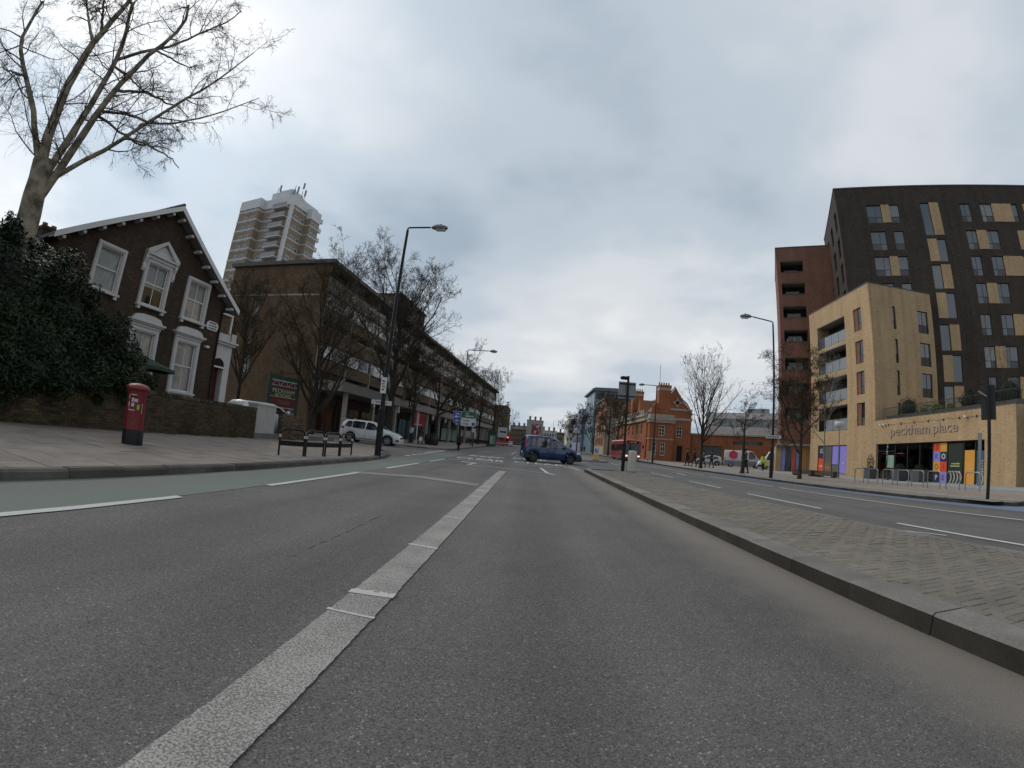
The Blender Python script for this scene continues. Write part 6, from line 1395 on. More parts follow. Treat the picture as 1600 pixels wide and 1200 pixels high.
def car(name, label, cat, loc, rz, S, body, group=None):
    """S: length L, roof/belt/width profiles along x (0 = rear), wheel positions, glass areas. x forward, origin under the middle"""
    t = thing(name, label, cat, loc, rz, group); L = S['L']; wr = S['wr']; sill = S.get('sill', .22); pr = lambda k, x: float(np.interp(x, *zip(*S[k])))
    def ring(x):
        zt, w = pr('roof', x), pr('wid', x); zb = sill + S.get('lift', {}).get('f', 0) * max(0, x - L + .5) + .25 * max(0, .25 - x) ** 1
        for xw in S['wh']:
            Ra = wr + .075
            if abs(x - xw) < Ra: zb = max(zb, wr * .98 + math.sqrt(max(0, Ra ** 2 - (x - xw) ** 2)))
        bl = min(pr('belt', x), zt - .05); cab = max(0.0, min(1.0, (zt - bl - .08) / .35)); wt = w * (.93 - (.93 - S.get('tumble', .80)) * cab); zb = min(zb, bl - .1)
        return [(w * .93, zb), (w, zb + .05 if zb < sill + .3 else zb + .02), (w * 1.005, (zb + bl) * .5 + .06), (w * .985, bl), (wt + .42 * (w * .985 - wt), bl + .55 * (zt - bl)), (wt, zt - .07 * cab - .02), (wt * .86, zt - .012), (0, zt + .02)]
    def side_y(x, z):
        r = ring(x); r = sorted([(p[1], p[0]) for p in r[1:7]]); return float(np.interp(z, [a for a, _ in r], [b for _, b in r]))
    xs = sorted({*np.linspace(0, L, 74).tolist(), *[xw + s * (wr + .075) * f for xw in S['wh'] for s in (-1, 1) for f in (1.0, .985, .94, .85, .7, .5, .25, 0)]})
    b = MB(); rows = []
    for x in xs: r = ring(x); rows.append([(x - L / 2, -y, z) for y, z in r] + [(x - L / 2, y, z) for y, z in r[-2::-1]])
    nr_ = len(rows[0]); b.grid(rows, 0, True)
    def open_(i, j):       # leave the body open where side and screen glass sits
        xm = (xs[i] + xs[i + 1]) / 2; jj = j if j < 7 else nr_ - 2 - j
        if jj in (3, 4): return any(max(g[0], g[2]) + .03 < xm < min(g[1], g[3]) - .03 for g in S.get('glass', ()))
        if jj in (6,): return any(g[0] + .04 < xm < g[1] - .04 for g in S.get('topglass', ()))
        return False
    keep = [not open_(i, j) for i in range(len(xs) - 1) for j in range(nr_ - 1)]
    b.f = [f for f, k in zip(b.f, keep) if k]; b.m = [0] * len(b.f); b.sm = [True] * len(b.f)
    b.grid([[rw[0] for rw in rows], [rw[-1] for rw in rows]], 1, False)
    b.face(rows[0][::-1], 0); b.face(rows[-1], 0)
    bo = b.build('body', [body, M_trim], t)
    def patch(nm, xa, xb, za, zb, mat, off=.006, par=None, sides=(-1, 1), nx=6, nz=3, xat=None, xbt=None):
        for s in sides:
            q = MB(); rw = []
            for j in range(nz + 1):
                v = j / nz; z = za + (zb - za) * v; l_, r_ = xa + ((xat if xat is not None else xa) - xa) * v, xb + ((xbt if xbt is not None else xb) - xb) * v
                rw.append([(l_ + (r_ - l_) * i / nx - L / 2, s * (side_y(l_ + (r_ - l_) * i / nx, z) + off), z) for i in range(nx + 1)])
            q.grid(rw if s > 0 else [r[::-1] for r in rw], 0, True); q.build(nm, mat, par or t)
    def top_patch(nm, xa, xb, mat, fr=.86, off=.012):
        q = MB(); rw = []
        for i in range(9):
            x = xa + (xb - xa) * i / 8; r = ring(x); yy = r[6][0] * fr; rw.append([(x - L / 2, f * yy, pr('roof', x) + off + .02 * (1 - abs(f))) for f in (-1, -.5, 0, .5, 1)])
        q.grid(rw, 0, True); q.build(nm, mat, t)
    S['patch'] = patch
    for w_ in S.get('glass', ()):
        xa, xb, xat, xbt, mt = w_; zt = min(pr('roof', (xat + .02)), pr('roof', xbt - .02)) - .13; patch('side_window', xa, xb, max(pr('belt', xa), pr('belt', xb)) + .03, zt, mt, .012, xat=xat, xbt=xbt, nx=16, nz=5)
    for xa, xb, mt, nm in S.get('topglass', ()): top_patch(nm, xa, xb, mt)
    for x in S.get('seams', ()): patch('door_seam', x, x + .014, sill + .1, pr('belt', x) + .0, M_seam, .003, nx=1, nz=6)
    for x in S.get('handles', ()): patch('door_handle', x, x + .17, pr('belt', x) - .13, pr('belt', x) - .095, S.get('hmat', body), .028, nx=2, nz=1)
    for (xa, xb, za, zb, mt, nm) in S.get('patches', ()): patch(nm, xa, xb, za, zb, mt, .009)
    for nm, (x0, x1, y0, y1, z0, z1), mt in S.get('boxes', ()): q = MB(); q.box(x0 - L / 2, x1 - L / 2, y0, y1, z0, z1); q.build(nm, mt, t)
    W = pr('wid', L / 2)
    for xw in S['wh']:
        for s in (-1, 1):
            q = MB(); yc = s * (W - .10)
            prof = [(wr * .62, -.10), (wr * .9, -.105), (wr, -.07), (wr, .07), (wr * .9, .105), (wr * .62, .10)]
            q.grid([[(xw - L / 2 + r * math.cos(2 * math.pi * k / 24), yc + w_, wr + r * math.sin(2 * math.pi * k / 24)) for k in range(24)] for r, w_ in prof], 0, True, close_u=True)
            wl_ = q.build('wheel', M_tyre, t)
            q = MB(); q.disc((xw - L / 2, yc + s * .055, wr), 'y', wr * .64, .02, 20); q.build('brake_disc', M_trim, wl_)
            q = MB(); n = S.get('spokes', 5); yo = yc + s * .09
            for k in range(n):
                a = 2 * math.pi * k / n + .3; ca, sa = math.cos(a), math.sin(a); px, pz = -sa * .035, ca * .035; x0, z0 = xw - L / 2, wr
                A = [(x0 + px * .7, z0 + pz * .7), (x0 - px * .7, z0 - pz * .7), (x0 + ca * wr * .63 - px * 1.5, z0 + sa * wr * .63 - pz * 1.5), (x0 + ca * wr * .63 + px * 1.5, z0 + sa * wr * .63 + pz * 1.5)]
                q.hexa([(p[0], yo - .012, p[1]) for p in A] + [(p[0], yo + .012, p[1]) for p in A])
            q.disc((xw - L / 2, yo, wr), 'y', wr * .16, .03, 10)
            q.grid([[(xw - L / 2 + r * math.cos(2 * math.pi * k / 24), yo + d, wr + r * math.sin(2 * math.pi * k / 24)) for k in range(24)] for r, d in ((wr * .60, .0), (wr * .66, .012), (wr * .66, -.012), (wr * .60, -.012))], 0, True, close_u=True, close_v=True)
            q.build('rim', S.get('rim', M_rim), wl_)
    for x, z in S.get('mirror', ()):
        for s in (-1, 1):
            q = MB(); q.lathe([(.01, -.08), (.07, -.06), (.085, 0), (.06, .07), (.01, .085)], (x - L / 2, s * (side_y(x, z) + .12), z), 10); q.box(x - L / 2 - .02, x - L / 2 + .02, min(s * side_y(x, z), s * (side_y(x, z) + .1)), max(s * side_y(x, z), s * (side_y(x, z) + .1)), z - .05, z - .02); q.build('door_mirror', S.get('mmat', body), t)
    for x in S.get('seats', ()):
        for y in (-.36, .36):
            q = MB(); q.box(x - L / 2 - .1, x - L / 2 + .06, y - .22, y + .22, .5, 1.12); q.box(x - L / 2 - .06, x - L / 2 + .03, y - .12, y + .12, 1.15, 1.32); q.build('seat', M_seat, t)
    if 'plates' in S:
        for x, z in S['plates']: q = MB(); q.box(x - L / 2 - .01, x - L / 2 + .01, -.26, .26, z - .055, z + .055); q.build('number_plate', M_plate, t)
    return t
P_blue = paint('deep_blue_paint', (0.004, 0.024, 0.095), .16, 0)
P_white = paint('white_car_paint', (0.55, 0.56, 0.58))
P_silver = paint('silver_paint', (0.36, 0.37, 0.40), .3, .4)
mpv = dict(L=3.86, wr=.29, sill=.2, tumble=.84, wh=(.62, 3.02),
    roof=[(0, .55), (.02, .95), (.05, 1.28), (.12, 1.56), (.30, 1.67), (.9, 1.69), (1.6, 1.67), (2.05, 1.57), (2.5, 1.30), (2.95, 1.03), (3.35, .91), (3.65, .75), (3.8, .58), (3.86, .45)],
    belt=[(0, .98), (1.2, .97), (2.3, .95), (3.0, .93), (3.86, .8)], wid=[(0, .70), (.12, .78), (.5, .83), (2.8, .83), (3.4, .78), (3.75, .66), (3.86, .56)],
    glass=[(.18, .62, .26, .66, M_carglass), (.80, 1.62, .82, 1.60, M_carglass), (1.74, 2.72, 1.76, 2.12, M_carglass)], topglass=[(2.16, 2.98, M_carglass, 'windscreen'), (.05, .12, M_carglass, 'rear_window')],
    seams=(.72, 1.68, 2.66), handles=(.86, 1.82), mirror=((2.55, 1.02),), seats=(1.4, 2.2), rim=M_rimdark, hmat=M_trim, mmat=M_trim,
    patches=[(.06, .15, .98, 1.42, M_tail, 'tail_lamp'), (3.42, 3.72, .66, .82, M_lens, 'headlamp'), (0.0, .38, .28, .50, M_trim, 'bumper'), (3.40, 3.80, .26, .44, M_trim, 'bumper'), (.95, 2.62, .42, .46, M_trim, 'side_moulding'), (2.86, 2.92, .74, .78, M_lens, 'side_repeater')],
    boxes=[('roof_rail', (.7, 1.9, -.60, -.57, 1.70, 1.73), M_trim), ('roof_rail', (.7, 1.9, .57, .60, 1.70, 1.73), M_trim)], plates=((0.0, .6),))
car('blue_car', 'dark blue compact people carrier turning across the road', 'car', (1.42, 29.45, 0.0), R(11.5), mpv, P_blue)
suv = dict(L=4.5, wr=.34, sill=.22, tumble=.80, wh=(.86, 3.62),
    roof=[(0, .65), (.05, 1.0), (.10, 1.22), (.28, 1.50), (.10 + .3, 1.58), (1.2, 1.63), (2.2, 1.61), (2.8, 1.48), (3.3, 1.16), (3.6, 1.05), (4.1, .93), (4.36, .78), (4.47, .6), (4.5, .45)],
    belt=[(0, 1.08), (1.5, 1.02), (3.0, .97), (4.5, .8)], wid=[(0, .74), (.12, .84), (.5, .90), (3.5, .90), (4.1, .84), (4.4, .70), (4.5, .58)],
    glass=[(.38, .90, .55, .94, M_tint), (.96, 1.92, .98, 1.90, M_tint), (2.0, 3.05, 2.02, 2.6, M_tint)], topglass=[(2.82, 3.4, M_tint, 'windscreen'), (.12, .30, M_tint, 'rear_window')],
    seams=(.94, 1.96, 3.02), handles=(1.1, 2.1), mirror=((2.92, 1.06),), spokes=5,
    patches=[(.04, .34, .93, 1.08, M_tail, 'tail_lamp'), (3.95, 4.36, .68, .80, M_lens, 'headlamp'), (4.2, 4.44, .36, .48, M_trim, 'fog_lamp'), (.0, .3, .24, .34, M_trim, 'bumper'), (1.2, 3.2, .30, .34, M_trim, 'sill_trim')],
    boxes=[('spoiler', (.02, .40, -.62, .62, 1.575, 1.62), P_white), ('roof_fin', (.75, .9, -.02, .02, 1.64, 1.70), P_white), ('grille', (4.44, 4.49, -.35, .35, .5, .68), M_trim)], plates=((4.5, .5), (0, .7)))
car('white_car', 'white family car with tinted windows waiting in the side road', 'car', (-11.4, 31.6, .01), R(4), suv, P_white)
hatch = dict(L=4.2, wr=.32, sill=.2, tumble=.80, wh=(.78, 3.35),
    roof=[(0, .6), (.06, 1.0), (.3, 1.34), (.8, 1.45), (1.8, 1.46), (2.4, 1.36), (3.0, 1.03), (3.6, .92), (4.0, .76), (4.2, .45)], belt=[(0, 1.0), (2.5, .93), (4.2, .8)], wid=[(0, .7), (.2, .84), (3.4, .86), (4.0, .72), (4.2, .56)],
    glass=[(.5, 1.35, .75, 1.36, M_tint), (1.42, 2.75, 1.44, 2.3, M_tint)], topglass=[(2.42, 3.05, M_tint, 'windscreen'), (.09, .4, M_tint, 'rear_window')], seams=(1.38, 2.7), handles=(1.55,), mirror=((2.6, 1.0),),
    patches=[(.03, .25, .85, 1.0, M_tail, 'tail_lamp'), (3.7, 4.02, .64, .78, M_lens, 'headlamp')], plates=((0, .7),))
car('silver_car', 'silver hatchback parked beside the parcel van', 'car', (25.6, 62.5, -.2), R(160), hatch, P_silver)
def van_spec(L=5.6, H=2.35, mat=None): return dict(L=L, wr=.34, sill=.3, tumble=.86, wh=(1.0, L - 1.05),
    roof=[(0, .8), (.03, H - .15), (.15, H), (L - 2.0, H), (L - 1.5, H - .12), (L - .85, 1.38), (L - .35, 1.12), (L - .05, .8), (L, .5)], belt=[(0, 1.3), (L, 1.15)], wid=[(0, .92), (L - .8, .96), (L - .2, .84), (L, .72)],
    glass=[(L - 2.15, L - 1.05, L - 2.13, L - 1.5, M_tint)], topglass=[(L - 1.45, L - .9, M_tint, 'windscreen')], seams=(L - 2.25, L - .98, L - 3.5), handles=(L - 2.05,), mirror=((L - 1.15, 1.35),),
    patches=[(.0, .08, .9, 1.35, M_tail, 'tail_lamp'), (L - .5, L - .1, .82, 1.0, M_lens, 'headlamp'), (L - .6, L - .03, .34, .6, M_trim, 'bumper')], plates=((0, .7),))
sv = van_spec(); P_van = paint('white_van_paint', (0.45, 0.45, 0.44)); P_navy = paint('van_grey_lower', (0.13, 0.15, 0.20))
sv['patches'] += [(.06, 4.4, .36, .95, P_navy, 'lower_stripe')]
pv_ = car('parcel_van', 'white parcel van with a large red cube emblem on its side', 'van', (29.9, 59.7, -.22), R(-22), sv, P_van)
def cube_logo(par, y, x, z, s):
    red = plain('emblem_red', (0.52, 0.02, 0.055), .4, var=.03); gap = .05 * s
    iso = lambda a, b, c: (x + (a - b) * .5 * s, z + (c - (a + b) * .5) * .55 * s)
    for q in (((0, 0, 1), (1, 0, 1), (1, 1, 1), (0, 1, 1)), ((0, 1, 1), (1, 1, 1), (1, 1, 0), (0, 1, 0)), ((1, 0, 1), (1, 1, 1), (1, 1, 0), (1, 0, 0))):
        pts = [iso(*p) for p in q]; cx, cz = sum(p[0] for p in pts) / 4, sum(p[1] for p in pts) / 4
        pts = [(cx + (px - cx) * (1 - gap / s * 1.2), cz + (pz - cz) * (1 - gap / s * 1.2)) for px, pz in pts]
        b = MB(); b.face([(px, y, pz) for px, pz in pts]); b.face([(px, y - .003, pz) for px, pz in pts]); b.build('emblem', red, par)
cube_logo(pv_, -.975, -1.5, 1.72, 1.2); q = MB(); wall_text('lettering', 'dpd', .42, plain('emblem_grey', (0.10, 0.10, 0.11), .4, var=0), pv_, -.1, -.975, 1.45, bold=.01)
pol = van_spec(5.2, 2.4); hv = plain('hivis_yellow', (0.52, 0.62, 0.03), .4, var=.05); P_bl = plain('livery_blue', (0.02, 0.04, 0.25), .4, var=.05)
for i in range(7): pol['patches'] += [(.1 + i * .62, .1 + i * .62 + .60, .45, .95, hv if i % 2 == 0 else P_white, 'livery_block')]
car('patrol_van', 'white van with yellow checked livery parked by the red flats', 'van', (32.6, 55.2, -.22), R(158), pol, P_white)
car('white_van', 'white van mostly hidden behind the garden wall, under the green sign', 'van', (-13.25, 20.3, .05), R(66), dict(van_spec(3.9, 1.72), roof=[(0, .7), (.05, 1.45), (.3, 1.68), (1.9, 1.70), (2.4, 1.55), (3.0, 1.15), (3.6, .95), (3.9, .5)]), P_white)
far = dict(hatch); car('white_car', 'small white car far up the road beside the red and white barriers', 'car', (-6.2, 138, 0), R(95), far, P_white)
car('silver_car', 'far silver car facing us beyond the traffic island', 'car', (8.8, 118, 0), R(-88), dict(hatch), P_silver)
# bus
def bus():
    t = thing('bus', 'red single deck bus pulling in at the right hand kerb', 'bus', (12.0, 52.2, 0)); red = paint('bus_red', (0.36, 0.022, 0.028), .35); L, W, H = 9.2, .98, 2.52
    rows = []
    for y, k in ((0, .93), (.12, .985), (.4, 1.0), (L - .2, 1.0), (L, .96)):
        z0, z1 = .26, H - (.06 if k < .97 else 0); c = .14
        pr = [(-W * k, z0), (W * k, z0), (W * k, z1 - c * 1.3), (W * k - c * .4, z1 - c * .35), (W * k - c * 1.6, z1), (-W * k + c * 1.6, z1), (-W * k + c * .4, z1 - c * .35), (-W * k, z1 - c * 1.3)]; rows.append([(x, y, z) for x, z in pr])
    b = MB(); b.grid(rows, 0, False, close_u=True); b.face(rows[0][::-1]); b.face(rows[-1]); bo = b.build('body', red, t)
    q = MB(); q.box(-.84, .84, -.02, .03, .95, 1.98); q.build('windscreen', M_tint, t)
    q = MB(); q.box(-.02, .02, -.03, -.021, .95, 1.98); q.build('windscreen_pillar', M_trim, t)
    q = MB(); q.box(-.7, .7, -.022, .03, 2.03, 2.34); q.build('destination_board', M_black, t)
    print_lines(t, .0, -.027, 2.19, .95, 1, .17, plain('amber_text', (0.55, 0.35, 0.05), .5, var=0))
    for s in (-1, 1):
        q = MB(); q.box(s * .72 - .13, s * .72 + .13, -.03, .03, .52, .70); q.build('headlamp', emit('bus_headlamp_%d' % (s + 1), (1, .95, .85), 0.8), t)
        q = MB(); q.tube([(s * .9, .1, 2.3), (s * 1.14, -.18, 2.2), (s * 1.16, -.2, 1.85)], .022, 5); q.box(s * 1.16 - .1, s * 1.16 + .1, -.26, -.16, 1.55, 1.9); q.build('mirror', M_black, t)
        for i in range(5):
            q = MB(); xx = s * (W + .003); y0 = .7 + i * 1.65; q.box(xx - .012, xx + .012, y0, y0 + 1.56, 1.12, 1.95); q.build('side_window', M_tint, t)
        for yw in (1.9, 6.9):
            q = MB(); q.disc((s * (W - .12), yw, .42), 'x', .42, .26, 20); w_ = q.build('wheel', M_tyre, t); q = MB(); q.disc((s * (W + .015), yw, .42), 'x', .24, .02, 14); q.build('rim', M_rim, w_)
            q = MB(); q.disc((s * (W + .001), yw, .42), 'x', .50, .012, 20); q.build('wheel_arch', M_trim, t)
    q = MB(); q.box(-.94, .94, -.025, .03, .26, .46); q.build('bumper', red, t); q = MB(); q.box(-.25, .25, -.035, -.02, .56, .67); q.build('number_plate', M_plate, t)
    q = MB(); q.box(-W - .013, -W, 5.4, 6.0, 1.5, 1.9); q.build('side_notice', plain('notice_yellow', (0.55, 0.45, 0.1), .5, var=0), t)
bus()
# ---------------------------------------------------------------- street furniture
M_lampgrey = plain('lantern_grey', (0.16, 0.16, 0.165), .5, var=.08)
def lamp(label, loc, H, arm, base_h, rz=0.0, br=.10, lantern=1.0, rise=.05, mat=M_black):
    t = thing('street_lamp', label, 'street lamp', loc, rz, 'street lamps')
    c = MB(); c.tube([(0, 0, -.1), (0, 0, base_h)], br, 12); c.tube([(0, 0, base_h), (0, 0, base_h + .12)], [br, br * .72], 12); c.build('base', mat, t)
    c = MB(); c.tube([(0, 0, base_h + .1), (0, 0, H * .5), (0, 0, H - .1)], [br * .68, br * .58, br * .45], 10); c.build('column', mat, t)
    s = 1 if arm > 0 else -1
    c = MB(); c.tube([(0, 0, H - .25), (0, 0, H - .02), (s * .06, 0, H + .02), (arm - s * .1, 0, H + rise)], .035, 8); c.build('bracket_arm', mat, t)
    a = arm; k = .62 * lantern; h = MB(); zz = H + rise
    rows = []
    for f, w, zu, zd in ((-.1, .05, .03, .03), (0, .09, .06, .05), (.25, .15, .10, .09), (.6, .17, .09, .10), (.9, .12, .05, .07), (1, .03, .02, .02)):
        x = a + s * f * k; rows.append([(x, -w, zz), (x, -w * .7, zz + zu), (x, w * .7, zz + zu), (x, w, zz), (x, w * .7, zz - zd), (x, -w * .7, zz - zd)])
    h.grid(rows, 0, True, close_u=True); h.face(rows[0]); h.face(rows[-1][::-1]); l = h.build('lantern', M_lampgrey, t)
    g = MB(); x0, x1 = sorted((a + s * k * .25, a + s * k * .85)); g.box(x0, x1, -.1, .1, zz - .125, zz - .10); g.build('lens', M_lens, l)
    q = MB(); q.lathe([(.045, 0), (.05, .05), (.03, .08), (.001, .085)], (a + s * k * .5, 0, zz + .085), 8); q.build('photocell', M_lampgrey, l)
    return t
l1 = lamp('tall black street lamp at the near left kerb corner, nearest of the left lamps', (-5.63, 16.42, .12), 9.17, 1.05, 1.75, br=.125)
q = MB(); q.box(-.11, .11, -.16, -.15, 2.35, 2.95); sg = q.build('plate', M_white, l1); print_lines(sg, 0, -.166, 2.65, .14, 4, .07, M_black)
q = MB(); q.box(-.12, .12, -.05, .05, .45, .48); q.build('access_door_band', M_black, l1)
l2 = lamp('black street lamp carrying the blue and green road signs', (-6.02, 38.26, .12), 8.6, 1.95, 1.3, br=.10)
q = MB(); q.lathe([(.05, .35), (.2, .36), (.22, .6), (.22, 1.05), (.2, 1.15), (.05, 1.16)], (0, 0, 0), 14); q.build('litter_bin', M_black, l2)
M_sblue = plain('sign_blue', (0.012, 0.05, 0.30), .4, var=.04); M_sgreen = plain('sign_green', (0.008, 0.085, 0.035), .4, var=.04)
M_swhite = plain('sign_white', (0.5, 0.5, 0.5), .4, var=.03); M_sback = plain('sign_back_grey', (0.20, 0.215, 0.22), .5, var=.05)
def board(parent, nm, x0, x1, y, z0, z1, mat, border=None, bw=.02):
    b = MB(); b.box(x0, x1, y, y + .015, z0, z1); o = b.build(nm, border or mat, parent)
    if border: c = MB(); c.box(x0 + bw, x1 - bw, y - .004, y - .0005, z0 + bw, z1 - bw); c.build('face', mat, o)
    return o
t = thing('road_sign', 'blue parking direction sign on the second left lamp post', 'road sign', (-6.02, 38.12, .12)); board(t, 'panel', -.66, -.02, -.02, 2.22, 3.22, M_sblue, M_swhite)
print_lines(t, -.34, -.027, 3.0, .45, 1, .13, M_swhite); print_lines(t, -.34, -.027, 2.42, .48, 1, .13, M_swhite)
q = MB(); q.prism([(-.56, 2.68), (-.56, 2.76), (-.50, 2.78), (-.46, 2.86), (-.36, 2.86), (-.30, 2.78), (-.26, 2.76), (-.26, 2.68)], -.028, -.025); q.build('car_symbol', M_swhite, t); print_lines(t, -.14, -.027, 2.76, .18, 1, .14, M_swhite); q = MB(); q.box(-.03, .03, -.004, .1, 2.4, 2.5); q.build('clip', M_grey, t)
t = thing('road_sign', 'large green and white direction sign on the second left lamp post', 'road sign', (-6.02, 38.13, .12)); board(t, 'green_panel', .02, 1.32, -.02, 2.72, 3.28, M_sgreen, M_swhite); board(t, 'white_panel', .02, 1.32, -.02, 2.02, 2.70, M_swhite, M_black, .012)
print_lines(t, .55, -.027, 3.08, .5, 1, .12, M_swhite); print_lines(t, .75, -.028, 2.88, .85, 1, .13, M_swhite); print_lines(t, .5, -.027, 2.48, .6, 1, .12, M_black); print_lines(t, .45, -.028, 2.2, .6, 1, .12, M_black); board(t, 'blue_patch', .98, 1.24, -.03, 2.1, 2.36, M_sblue)
q = MB(); q.box(-.02, .04, -.004, .1, 2.4, 2.5); q.build('clip', M_grey, t)
lamp('third black street lamp on the left, beside the green kiosk', (-7.0, 86, .12), 8.5, 1.9, 1.3)
lamp('fourth street lamp on the left, near the far flats', (-8.3, 128, .12), 8.5, 1.9, 1.3)
lamp('fifth and farthest street lamp on the left', (-7.2, 180, .12), 9.5, 1.9, 1.3)
lamp('street lamp on the far central strip above the blue car', (9.6, 198, 0), 12.0, 2.9, 1.5, br=.14)
lamp('black street lamp at the right kerb with a white street nameplate', (12.86, 22.24, .12), 8.45, -1.3, 1.6, R(-10), rise=.22)
lamp('black street lamp on the right pavement in front of the station', (12.9, 46.6, .1), 8.1, -1.35, 1.5, rise=.0)
rl = lamp('grey street lamp right of the road before the striped building', (14.5, 108, 0), 10.6, -1.3, 1.5, mat=M_grey)
t = thing('street_nameplate', 'white street nameplate on the nearest right lamp post', 'sign', (12.84, 22.14, .12), az_rot(118)); board(t, 'plate', -.42, .42, -.06, 2.08, 2.26, M_swhite, M_black, .01); print_lines(t, 0, -.07, 2.17, .68, 1, .085, M_black); q = MB(); q.box(-.04, .04, -.04, .12, 2.1, 2.22); q.build('clip', M_black, t)
# pillar box
t = thing('pillar_box', 'red pillar box with black base, stickers and scratched graffiti on the left pavement', 'pillar box', (-8.28, 7.34, .122), R(48))
M_pbred = plain('pillar_red', (0.155, 0.012, 0.014), .42, var=.15, scale=4); q = MB(); q.lathe([(.235, -.05), (.235, .30), (.222, .32)], n=28); q.build('base', M_black, t)
q = MB(); q.lathe([(.22, .32), (.218, 1.10), (.225, 1.13), (.225, 1.15)], n=28); bo = q.build('body', M_pbred, t)
q = MB(); q.lathe([(.225, 1.13), (.275, 1.16), (.28, 1.19), (.265, 1.225), (.20, 1.27), (.10, 1.295), (.001, 1.305)], n=28); q.build('cap', M_pbred, t)
def on_drum(nm, a0, a1, z0, z1, mat, r=.2235, n=5):
    b = MB(); rw = [[(r * math.sin(a0 + (a1 - a0) * i / n), -r * math.cos(a0 + (a1 - a0) * i / n), z) for i in range(n + 1)] for z in (z0, z1)]; b.grid(rw, 0, True); return b.build(nm, mat, t)
M_stick = plain('old_sticker', (0.42, 0.41, 0.39), .6, var=.2, scale=30)
on_drum('posting_slot', -.75, -.05, .99, 1.02, M_black)
for a0, a1, z0, z1 in ((-.62, -.05, 1.035, 1.055), (-.85, -.75, .95, 1.05), (-.5, -.25, .90, .985), (-.22, .12, .90, .965), (-.85, -.72, .80, .90), (-.5, -.2, .80, .875), (-.8, -.1, .715, .735), (-.75, -.7, .735, .79), (.62, .68, .66, .88)): on_drum('sticker', a0, a1, z0, z1, M_stick, .2245)
on_drum('green_sticker', .10, .34, .745, .845, plain('sticker_green', (0.09, 0.55, 0.03), .5, var=.05), .226)
gr = MB(); rr = random.Random(9); M_scr = plain('scratch_pale', (0.30, 0.12, 0.11), .7, var=.2)
for k in range(13):
    a = rr.uniform(-.25, .35); z = rr.uniform(.38, .66); pts = []
    for i in range(4): pts.append((.2245 * math.sin(a), -.2245 * math.cos(a), z)); a += rr.uniform(-.12, .12); z += rr.uniform(-.05, .05)
    gr.tube(pts, .0028, 4)
g_ = gr.build('graffiti', M_scr, t); g_['kind'] = 'stuff'
on_drum('door_seam', .78, .79, .36, 1.05, M_black, .2215, 1); on_drum('cipher', -.35, -.05, .52, .62, plain('cipher_red', (0.12, 0.01, 0.011), .4), .2225)
# hooped pedestrian barriers
M_band = plain('white_band', (0.45, 0.44, 0.42), .6, var=.15)
HB = [((-6.50, 10.75), (-6.18, 11.62)), ((-6.17, 11.66), (-6.02, 12.55)), ((-6.0, 12.6), (-5.98, 13.62)), ((-5.98, 13.68), (-6.0, 14.7))]
HL = ('first black hoop barrier, nearest the camera', 'second black hoop barrier from the camera', 'third black hoop barrier from the camera', 'farthest black hoop barrier, by the white car wheel')
for (a, b_), lab in zip(HB, HL):
    d = Vector((b_[0] - a[0], b_[1] - a[1])); w = d.length; t = thing('hoop_barrier', lab + ' on the left pavement', 'barrier', (a[0], a[1], .12), math.atan2(d.y, d.x), 'hoop barriers by the kerb'); r = .17; H = .72
    pts = [(.02, 0, -.1), (.02, 0, H - r)] + [(.02 + r - r * math.cos(i * math.pi / 10), 0, H - r + r * math.sin(i * math.pi / 10)) for i in range(1, 6)] + [(w - .02 - r + r * math.sin(i * math.pi / 10), 0, H - r + r * math.cos(i * math.pi / 10)) for i in range(0, 6)] + [(w - .02, 0, -.1)]
    q = MB(); q.tube(pts, .027, 10); q.build('hoop', M_black, t); q = MB(); q.box(.03, w - .03, -.012, .012, .27, .40); q.build('kick_rail', M_black, t)
    for x in (.02, w - .02): q = MB(); q.tube([(x, 0, .49), (x, 0, .57)], .031, 10); q.build('reflective_band', M_band, t)
# pub sign
t = thing('pub_sign', 'dark green double post sign with cream lettering and maroon bands behind the brick walls', 'sign', (-14.6, 22.4, .2), az_rot(23)); t.scale = (1.06, 1.06, 1.06); G_ = plain('sign_dark_green', (0.008, 0.03, 0.018), .5, var=.1); Rd = plain('sign_maroon', (0.075, 0.008, 0.012), .5, var=.1); Gd = plain('sign_gold', (0.36, 0.33, 0.20), .5, var=.1)
q = MB(); q.box(0, 1.9, -.03, .03, .9, 3.1); q.build('board', G_, t)
for x in (-.06, 1.96): q = MB(); q.box(x - .05, x + .05, -.05, .05, -.1, 3.2); q.build('post', G_, t)
for z0, z1, m in ((2.82, 2.86, M_stick), (2.62, 2.78, Rd), (2.56, 2.585, M_stick), (2.42, 2.5, Rd), (1.45, 1.95, Rd), (1.96, 1.985, Gd), (1.40, 1.425, M_stick), (1.18, 1.34, Rd), (1.10, 1.125, M_stick)): q = MB(); q.box(.1, 1.8, -.036, -.031, z0, z1); q.build('painted_band', m, t)
for zb, up_ in ((2.56, 1), (1.12, 1)):
    q = MB()
    for i in range(6):
        x0, x1 = .12 + i * .28, .12 + (i + 1) * .28; za, zc = (zb, zb + .3) if i % 2 == 0 else (zb + .3, zb); q.hexa([(x0, -.043, za), (x1, -.043, zc), (x1, -.038, zc), (x0, -.038, za), (x0, -.043, za + .022), (x1, -.043, zc + .022), (x1, -.038, zc + .022), (x0, -.038, za + .022)])
    q.build('zigzag', M_stick, t)
wall_text('lettering', 'PECKHAM', .30, Gd, t, .95, -.034, 2.28, 1.12); wall_text('lettering', 'ROOMS', .28, Gd, t, .95, -.034, 2.04, 1.12); wall_text('script_lettering', 'Hotel', .34, plain('sign_brown', (0.17, 0.08, 0.05), .5), t, 1.0, -.038, 1.70, shear=.4)
